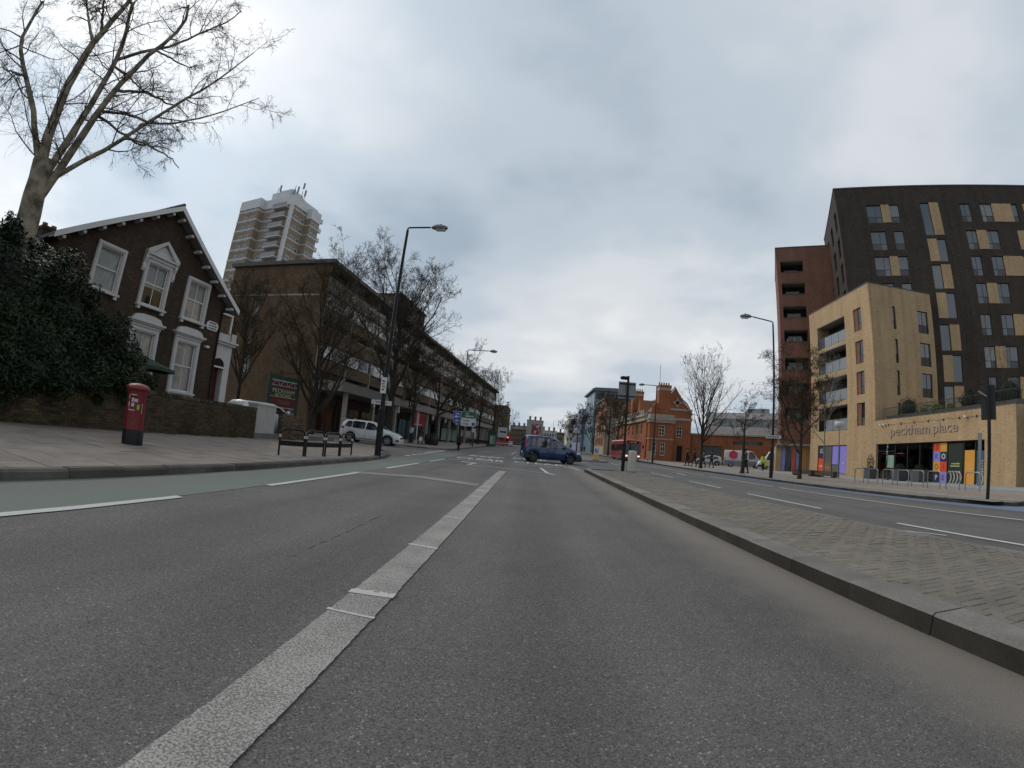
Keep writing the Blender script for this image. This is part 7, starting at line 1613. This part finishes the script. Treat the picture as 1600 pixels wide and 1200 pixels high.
# central reservation post, guard post, keep-left bollard
t = thing('sign_post', 'black post on the central reservation with a grey sign back and detector', 'sign post', (4.53, 21.6, .15))
q = MB(); q.tube([(0, 0, -.2), (0, 0, 1.3)], .085, 12); q.build('base', M_black, t); q = MB(); q.tube([(0, 0, 1.3), (0, 0, 4.6)], .055, 10); q.build('pole', M_black, t)
q = MB(); q.box(-.44, .42, .10, .115, 3.50, 4.32); q.build('sign_back', M_sback, t)
for z in (3.62, 4.22): q = MB(); q.box(-.42, .40, .06, .10, z - .025, z + .025); q.build('rail', M_black, t)
q = MB(); q.box(-.32, -.02, -.08, .12, 4.42, 4.57); q.box(-.38, -.32, -.06, .1, 4.44, 4.55); q.build('detector', M_black, t); q = MB(); q.box(-.30, .10, -.03, .03, 2.22, 2.27); q.build('cross_bar', M_black, t)
t = thing('guard_post', 'fat cream coloured guard post beside the sign post on the central reservation', 'bollard', (4.93, 21.45, .15)); q = MB(); q.lathe([(.215, -.1), (.21, .9), (.20, .97), (.16, 1.0), (.001, 1.01)], n=22); q.build('shaft', plain('cream_post', (0.40, 0.37, 0.30), .5, var=.08, scale=3), t); q = MB(); q.lathe([(.25, -.1), (.25, .035), (.216, .04)], n=22); q.build('collar', M_kerb, t)
t = thing('keep_left_bollard', 'white and yellow illuminated keep left bollard on the traffic island', 'bollard', (5.95, 40.3, .12)); q = MB(); q.box(-.22, .22, -.08, .08, .05, 1.15, top=.02); q.build('shell', M_swhite, t); q = MB(); q.box(-.20, .20, -.088, -.081, .12, .52); q.build('yellow_panel', plain('bollard_yellow', (0.6, 0.36, 0.02), .4, var=.05), t); q = MB(); q.disc((0, -.075, .85), 'y', .17, .03, 18); q.build('blue_disc', M_sblue, t)
q = MB(); q.prism([(-.09, .80), (-.04, .75), (.07, .86), (.10, .83), (.10, .95), (-.02, .95), (.02, .91)], -.095, -.091); q.build('arrow', M_swhite, t); q = MB(); q.box(-.27, .27, -.13, .13, -.02, .06); q.build('base', M_black, t)
# traffic signal seen from behind
t = thing('traffic_signal', 'black traffic signal seen from behind at the right edge of the plaza', 'traffic light', (13.32, 9.38, .12), az_rot(144.7)); q = MB(); q.tube([(0, 0, -.15), (0, 0, 3.5)], .055, 12); q.build('pole', M_black, t)
q = MB(); q.box(-.24, .22, .06, .085, 2.28, 3.30); q.build('backing_board', M_trim, t); q = MB()
for i in range(3): q.box(-.13, .11, .086, .30, 2.38 + i * .30, 2.66 + i * .30)
q.build('signal_head', M_black, t)
for i in range(3): q = MB(); q.disc((-.01, .31, 2.52 + i * .3), 'y', .10, .03, 14); q.build('lens', M_trim, t)
q = MB(); q.tube([(-.05, 0, 2.95), (-.30, -.05, 3.12)], .03, 6); q.build('detector_arm', M_grey, t)
# bike stands and other plaza pieces
M_steel = plain('brushed_steel', (0.28, 0.29, 0.30), .35, metal=.85, var=.08)
for i, (x, y) in enumerate(((18.1, 21.6), (18.1, 20.45), (18.15, 19.35), (18.2, 18.3), (18.2, 17.3), (18.25, 16.3), (18.3, 15.2), (18.3, 14.1))):
    t = thing('bike_stand', 'steel hoop bike stand outside the shop, %s in the row counted from the left' % ('first second third fourth fifth sixth seventh eighth'.split()[i]), 'bike stand', (x, y, ZR(x)), R(-94), 'bike stands outside the shop'); w, H, r = .82, .78, .12
    pts = [(0, 0, -.1), (0, 0, H - r)] + [(r - r * math.cos(k * math.pi / 8), 0, H - r + r * math.sin(k * math.pi / 8)) for k in range(1, 5)] + [(w - r + r * math.sin(k * math.pi / 8), 0, H - r + r * math.cos(k * math.pi / 8)) for k in range(0, 5)] + [(w, 0, -.1)]
    q = MB(); q.tube(pts, .026, 10); q.build('hoop', M_steel, t)
    for x_ in (0, w): q = MB(); q.lathe([(.07, 0), (.07, .012), (.03, .014)], (x_, 0, 0), 12); q.build('foot_plate', M_steel, t)
M_pot = plain('grey_planter', (0.075, 0.078, 0.09), .6, var=.1); M_wood = plain('weathered_timber', (0.075, 0.055, 0.04), .85, var=.3, scale=6)
for i, (x, y, w, lab) in enumerate(((27.6, 31.0, .42, 'dark grey planter with a small shrub left of the shop doors'), (27.4, 27.4, .5, 'grey cafe planter in front of the shop glass, left of the pair'), (27.4, 25.4, .5, 'grey cafe planter in front of the shop glass, right of the pair'))):
    t = thing('planter', lab, 'planter', (x, y, ZR(x))); q = MB(); q.hexa([(-w * .8, -w * .8, 0), (w * .8, -w * .8, 0), (w * .8, w * .8, 0), (-w * .8, w * .8, 0), (-w, -w, .85), (w, -w, .85), (w, w, .85), (-w, w, .85)]); q.build('pot', M_pot, t)
    q = MB(); q.box(-w - .02, w + .02, -w - .02, w + .02, .85, .89); q.build('rim', M_pot, t)
    V, F = leaves(np.random.default_rng(90 + i), [(0, 0, 1.35 if i == 0 else 1.0, .35, .35, .62 if i == 0 else .25)], 500, .06); obj('foliage', np_mesh('foliage', V, F, [M_laurel]), t)
for i, (x, y, lab) in enumerate(((21.6, 32.0, 'low timber bench planter, left one under the birch'), (22.2, 29.9, 'low timber bench planter, right one under the birch'))):
    t = thing('bench', lab, 'bench', (x, y, ZR(x)), R(-82), 'timber benches')
    for k in range(4): q = MB(); q.box(-1.1, 1.1, -.34 + k * .17, -.34 + k * .17 + .15, .40, .46); q.build('slat', M_wood, t)
    for x_ in (-.95, .95): q = MB(); q.box(x_ - .12, x_ + .12, -.32, .32, 0, .397); q.build('leg', M_wood, t)
    q = MB(); q.box(-1.1, 1.1, -.36, -.3, .12, .38); q.build('side_board', M_wood, t)
t = thing('plaza_lamp', 'slim steel plaza light with a flat drum head behind the birch', 'street lamp', (22.3, 28.6, -.05)); q = MB(); q.tube([(0, 0, 0), (0, 0, 3.6)], .045, 8); q.build('pole', M_steel, t); q = MB(); q.lathe([(.02, 3.5), (.22, 3.65), (.36, 3.75), (.38, 3.95), (.36, 4.05), (.001, 4.08)], n=16); q.build('drum_head', M_swhite, t); q = MB(); q.lathe([(.14, 0), (.14, .04), (.05, .05)], n=12); q.build('base_plate', M_steel, t)
t = thing('steel_column', 'plain grey steel column in front of the right end of the shop', 'column', (25.3, 18.5, -.12)); q = MB(); q.tube([(0, 0, 0), (0, 0, 3.0)], .12, 12); q.build('shaft', M_steel, t); q = MB(); q.lathe([(.2, 0), (.2, .04), (.12, .05)], n=12); q.build('base_plate', M_steel, t)
t = thing('feather_banner', 'tall feather banner with pale green pennant standing before the shop glass', 'banner', (27.7, 29.1, -.17), R(-90)); q = MB(); q.tube([(0, 0, 0), (0, 0, 2.3), (.03, 0, 2.9)], .02, 6); q.build('pole', M_steel, t)
q = MB(); q.grid([[(.02 + .75 * u, .03 * math.sin(u * 4 + v), .95 + v) for u in (0, .33, .66, 1)] for v in (0, .45, .95)]); q.build('pennant', plain('pennant_green', (0.22, 0.36, 0.27), .7), t); rr = random.Random(3)
for k in range(7): q = MB(); q.tube([(rr.uniform(-.04, .04), -.03, 1.5 + k * .2), (rr.uniform(-.05, .05), -.03, 1.6 + k * .2)], .05, 5); q.build('ribbon', M_swhite if k % 2 else plain('ribbon_%d' % k, (0.1, 0.3, 0.25), .7), t)
q = MB(); q.lathe([(.22, 0), (.2, .08), (.03, .1)], n=12); q.build('weight_base', M_pot, t)
# left pavement clutter further on
t = thing('bus_stop_flag', 'slim brown post with a white plate on the left pavement', 'sign post', (-7.3, 57.8, .12)); q = MB(); q.tube([(0, 0, 0), (0, 0, 2.2)], .09, 8); q.build('post', plain('brown_post', (0.07, 0.03, 0.025), .6), t); board(t, 'plate', -.26, .26, -.12, 1.85, 2.35, M_swhite)
t = thing('bench', 'dark metal bench on the left pavement before the kiosk', 'bench', (-7.7, 68.5, .12), R(4)); q = MB(); q.box(-1.6, 1.6, -.3, .3, .42, .5); q.build('seat', M_black, t); q = MB(); q.box(-1.6, 1.6, .27, .33, .55, .95); q.build('backrest', M_black, t)
for x in (-1.2, 1.2): q = MB(); q.box(x - .06, x + .06, -.28, .3, 0, .417); q.build('leg', M_black, t)
t = thing('kiosk', 'green street kiosk with a lit white poster panel on the left pavement', 'kiosk', (-7.1, 84.0, .12)); q = MB(); q.box(-.75, .75, -.6, .6, 0, 2.5); q.build('cabin', plain('kiosk_green', (0.012, 0.05, 0.03), .5), t); q = MB(); q.box(-.9, .9, -.75, .75, 2.5, 2.75); q.box(-.6, .6, -.5, .5, 2.75, 3.1); q.build('roof', MAT['kiosk_green'], t); q = MB(); q.box(-.30, .22, -.63, -.603, .35, 1.95); q.build('poster_panel', plain('kiosk_poster', (0.30, 0.38, 0.34), .5), t); q = MB(); q.box(.35, .6, -.63, -.603, .35, 1.95); q.build('side_poster', plain('kiosk_poster2', (0.18, 0.33, 0.25), .5), t)
t = thing('road_sign', 'white rectangular sign with a black symbol before the brown flats', 'road sign', (-6.9, 100, .12)); q = MB(); q.tube([(0, 0, 0), (0, 0, 4.3)], .06, 6); q.build('post', M_grey, t); board(t, 'panel', -.4, 1.7, -.1, 1.9, 4.2, M_swhite, M_black, .04); q = MB(); q.prism([(.1, 3.0), (1.1, 3.0), (1.1, 2.8), (1.5, 3.15), (1.1, 3.5), (1.1, 3.3), (.1, 3.3)], -.12, -.105); q.build('arrow', M_black, t)
M_barred = plain('barrier_red', (0.48, 0.045, 0.045), .5, var=.1)
for i, (x, y, lab) in enumerate(((-8.3, 120, 'red and white plastic road barrier, nearest of the far group'), (-7.6, 128, 'red and white plastic road barrier, middle of the far group'), (-6.9, 144, 'red and white plastic road barrier beside the small white car'))):
    t = thing('road_barrier', lab, 'barrier', (x, y, 0), R(8), 'plastic road barriers'); q = MB(); q.box(-1.5, 1.5, -.06, .06, .35, 1.35); q.build('panel', M_barred, t)
    for x_ in (-1.2, 1.2): q = MB(); q.box(x_ - .1, x_ + .1, -.4, .4, 0, .36); q.build('foot', M_trim, t)
    q = MB(); q.box(-1.4, 1.4, -.075, -.061, .55, .78); q.build('white_stripe', M_swhite, t)
t = thing('traffic_signal', 'far traffic signal showing a red light on the left', 'traffic light', (-6.7, 134, 0)); q = MB(); q.tube([(0, 0, 0), (0, 0, 3.2)], .07, 8); q.build('pole', M_black, t); q = MB(); q.box(-.35, .35, -.05, .15, 1.0, 3.0); q.build('signal_head', M_black, t); q = MB(); q.disc((0, -.08, 2.55), 'y', .2, .06, 14); q.build('red_lamp', emit('signal_red', (1.0, .06, .05), 6.0), t)
for i, (x, y, lab) in enumerate(((-10.2, 45.2, 'dark round street planter, left of the crouching figure'), (-9.4, 44.0, 'dark round street planter, right of the crouching figure'))):
    t = thing('planter', lab, 'planter', (x, y, .12)); q = MB(); q.lathe([(.38, 0), (.48, .5), (.5, .95), (.42, .97), (.40, .9), (.001, .88)], n=16); q.build('pot', M_trim, t); V, F = leaves(np.random.default_rng(190 + i), [(0, 0, 1.0, .4, .4, .22)], 300, .06); obj('foliage', np_mesh('foliage', V, F, [M_laurel]), t)
t = thing('estate_sign', 'red and white estate agent board on a post behind the person in the pale shirt', 'sign', (-12.0, 47.0, .12)); q = MB(); q.box(-.04, .04, -.04, .04, 0, 3.2); q.build('post', M_white, t); board(t, 'panel', -.75, .75, -.07, 1.75, 3.15, plain('agent_red', (0.30, 0.03, 0.03), .5)); q = MB(); q.box(-.12, .12, -.08, -.071, 1.8, 3.1); q.build('white_stripe', M_swhite, t); print_lines(t, 0, -.079, 1.95, 1.1, 1, .14, M_swhite)
t = thing('shop_sign', 'white double post nameboard under the canopy beside the white car', 'sign', (-13.6, 36.9, .12), az_rot(70)); board(t, 'panel', -.1, 1.65, -.05, 3.1, 3.5, M_swhite); print_lines(t, .78, -.056, 3.3, 1.3, 1, .13, M_black)
for x in (.0, 1.55): q = MB(); q.box(x - .05, x + .05, -.03, .05, 0, 3.1); q.build('post', M_black, t)
# plaza bits on the right
t = thing('signal_post', 'thin steel post on the right pavement near the pollarded tree', 'post', (17.0, 29.2, .03)); q = MB(); q.tube([(0, 0, 0), (0, 0, 1.15)], .06, 8); q.build('shaft', M_steel, t); q = MB(); q.lathe([(.065, 1.1), (.07, 1.17), (.001, 1.19)], n=8); q.build('cap', M_steel, t)
t = thing('sign_board', 'small cream notice board on the pavement before the station', 'sign', (15.9, 58.5, 0)); q = MB(); q.box(-.45, .45, -.04, .04, .25, 1.35); q.build('panel', plain('notice_cream', (0.42, 0.36, 0.22), .6), t)
for x in (-.38, .38): q = MB(); q.box(x - .03, x + .03, -.06, .06, 0, .26); q.build('leg', M_black, t)
# ---------------------------------------------------------------- people
M_skin = plain('skin', (0.20, 0.12, 0.085), .6, var=.05); M_hair = plain('hair_dark', (0.012, 0.010, 0.009), .7, var=.1)
def skin_mesh(nm, pts, edges, rad, mat, parent):
    me = bpy.data.meshes.new(nm); me.from_pydata([tuple(p) for p in pts], edges, []); o = obj(nm, me, parent); me.materials.append(mat)
    m = o.modifiers.new('skin', 'SKIN'); m.use_smooth_shade = True
    for i, r in enumerate(rad): me.skin_vertices[0].data[i].radius = (r if isinstance(r, tuple) else (r, r))
    me.skin_vertices[0].data[0].use_root = True
    s = o.modifiers.new('sub', 'SUBSURF'); s.levels = 1; s.render_levels = 1; return o
def person(label, loc, rz, top, trous, h=1.72, stride=.18, arm=(0.05, 0.05), lean=0.0, hair=M_hair, coat_len=0.0, shoes=None, bag=None):
    k = h / 1.75; t = thing('person', label, 'person', loc, rz, None)
    J = dict(pel=(0, 0, .93), bel=(0, .01 + lean * .3, 1.08), che=(0, .02 + lean * .7, 1.32), nec=(0, .02 + lean, 1.48), hd0=(0, .04 + lean, 1.57), hd1=(0, .05 + lean, 1.68))
    for s, nm in ((-1, 'l'), (1, 'r')):
        st = stride * s; J['sh' + nm] = (s * .17, .02 + lean * .9, 1.42); J['el' + nm] = (s * .24, .0 + lean * .5 - st * .5, 1.15); J['wr' + nm] = (s * (.22 + 0), .10 + lean * .3 - st * .9 + arm[0], .92 + arm[1]); J['ha' + nm] = (s * .21, .14 + lean * .3 - st * 1.0 + arm[0], .84 + arm[1])
        J['hi' + nm] = (s * .09, 0, .88); J['kn' + nm] = (s * .10, .04 + st * .6, .49); J['an' + nm] = (s * .10, st * 1.1 - .02, .09); J['to' + nm] = (s * .11, st * 1.1 + .14, .045)
    J = {a: Vector(v) * k for a, v in J.items()}
    def mk(nm, chain, rad, mat, grow_=0.0):
        names = list(chain.keys()); pts = [J[n] for n in names]; ed = [(names.index(a), names.index(chain[a])) for a in names if chain[a]]
        return skin_mesh(nm, pts, ed, [tuple(c * k + grow_ for c in rad[n]) if isinstance(rad[n], tuple) else rad[n] * k + grow_ for n in names], mat, t)
    full = {'pel': None, 'bel': 'pel', 'che': 'bel', 'nec': 'che', 'hd0': 'nec', 'hd1': 'hd0'}
    rad = dict(pel=(.15, .10), bel=(.135, .095), che=(.16, .11), nec=.05, hd0=.075, hd1=.095)
    for nm in 'lr':
        full.update({'sh' + nm: 'che', 'el' + nm: 'sh' + nm, 'wr' + nm: 'el' + nm, 'ha' + nm: 'wr' + nm, 'hi' + nm: 'pel', 'kn' + nm: 'hi' + nm, 'an' + nm: 'kn' + nm, 'to' + nm: 'an' + nm}); rad.update({'sh' + nm: .06, 'el' + nm: .045, 'wr' + nm: .032, 'ha' + nm: .038, 'hi' + nm: .085, 'kn' + nm: .058, 'an' + nm: .04, 'to' + nm: .035})
    mk('body', full, rad, M_skin)
    mk('top', {n: full[n] for n in ('pel', 'bel', 'che', 'shl', 'ell', 'wrl', 'shr', 'elr', 'wrr')}, rad, top, .018)
    mk('trousers', {n: full[n] for n in ('pel', 'hil', 'knl', 'anl', 'hir', 'knr', 'anr')}, rad, trous, .014)
    hb = MB(); c = J['hd1'] + Vector((0, -.015, .015)) * k; hb.lathe([(.001, .115), (.06, .105), (.10, .06), (.112, 0), (.105, -.05), (.085, -.075)], (c.x, c.y, c.z), 14); hb.build('hair', hair, t)
    fc = J['hd0'].lerp(J['hd1'], .65)
    for s in (-1, 1):
        q = MB(); q.lathe([(.001, .009), (.009, 0), (.001, -.009)], (fc.x + s * .034 * k, fc.y + .098 * k, fc.z + .01), 6); q.build('eye', M_hair, t)
    q = MB(); q.tube([(fc.x, fc.y + .09 * k, fc.z + .01), (fc.x, fc.y + .115 * k, fc.z - .03)], [.008, .014], 5); q.build('nose', M_skin, t); q = MB(); q.box(fc.x - .022, fc.x + .022, fc.y + .085 * k, fc.y + .098 * k, fc.z - .062, fc.z - .054); q.build('mouth', plain('lips_' + str(len(MAT)), (0.13, 0.05, 0.045), .6, var=0), t)
    for nm in 'lr':
        a, b_ = J['an' + nm], J['to' + nm]; q = MB(); q.tube([(a.x, a.y - .05, .045), (a.x, a.y + .02, .055), (b_.x, b_.y + .03, .035)], [.042, .05, .035], 8); q.build('shoe', shoes or M_black, t)
        h_ = J['ha' + nm]
        for f in range(5):
            q = MB(); ox = (f - 1.5) * .016 if f < 4 else 0; st_ = (h_.x + (ox if f < 4 else .0), h_.y + (.0 if f < 4 else .03), h_.z - (.02 if f < 4 else 0)); ln = (.055, .065, .06, .045, .045)[f]
            q.tube([st_, (st_[0], st_[1] + .012, st_[2] - ln * .6), (st_[0], st_[1] + .028, st_[2] - ln)], [.010, .009, .007], 5); q.build('finger' if f < 4 else 'thumb', M_skin, t)
    if coat_len: q = MB(); z = J['pel'].z; q.lathe([(.15, z + .1), (.18, z - .1), (.20, z - coat_len)], (0, 0, 0), 14); q.build('coat_skirt', top, t)
    if bag:
        h_ = J['har']; q = MB(); q.box(h_.x - .06, h_.x + .06, h_.y - .17, h_.y + .17, h_.z - .48, h_.z - .12, top=.02); q.tube([(h_.x, h_.y - .1, h_.z - .13), (h_.x, h_.y, h_.z - .0), (h_.x, h_.y + .1, h_.z - .13)], .01, 4); q.build('bag', bag, t)
    return t
C_ = lambda n, c, r=.85: plain(n, c, r, var=.12, scale=8)
person('person in a pale lilac shirt and dark trousers walking on the left pavement', (-11.4, 42.6, .12), R(150), C_('lilac_shirt', (0.42, 0.40, 0.50)), C_('navy_trousers', (0.015, 0.02, 0.03)), 1.8, .12)
person('stooping person in dark clothes with a white bag, right of the person in pale shirt', (-10.4, 42.4, .12), R(-80), C_('brown_coat', (0.022, 0.018, 0.016)), C_('dark_jeans', (0.012, 0.016, 0.02)), 1.6, .2, lean=.16, bag=M_swhite)
dk = C_('black_coat', (0.010, 0.010, 0.012)); dj = C_('black_trousers', (0.012, 0.012, 0.014))
for i, (x, y, rz, st, lab, tp, bg, h) in enumerate(((15.6, 43.4, 80, .14, 'person in a long black coat, leftmost of the group before the yard shutter', dk, None, 1.75), (15.9, 42.2, 75, .2, 'person in black with a white bag, second of the group before the yard shutter', dk, M_swhite, 1.72), (17.0, 42.6, 70, .22, 'person in pale grey hoodie striding, third of the group before the yard shutter', C_('grey_hoodie', (0.12, 0.11, 0.12)), None, 1.65), (18.3, 43.6, 70, .2, 'person in dark clothes half hidden by the fan shaped tree', dk, C_, 1.7))):
    person(lab, (x, y, ZR(x)), R(rz), tp, dj, h, st, coat_len=.28 if i < 2 else 0, bag=bg if bg is M_swhite else None)
person('person in dark clothes walking past the pollarded tree', (15.4, 30.4, .06), R(100), dk, dj, 1.72, .2, bag=M_black)
hvj = C_('hivis_jacket', (0.45, 0.6, 0.03), .7)
person('person in a yellow hi-vis jacket standing beside the patrol van', (24.4, 44.0, -.12), R(170), hvj, dj, 1.75, .08, coat_len=.12)
person('far pedestrian in red on the right pavement near the lilac wing', (13.6, 118, 0), R(0), C_('red_jacket', (0.4, 0.04, 0.04)), dj, 1.75, .15)
person('far pedestrian in black on the right pavement near the lilac wing', (14.6, 121, 0), R(20), dk, dj, 1.75, .15)
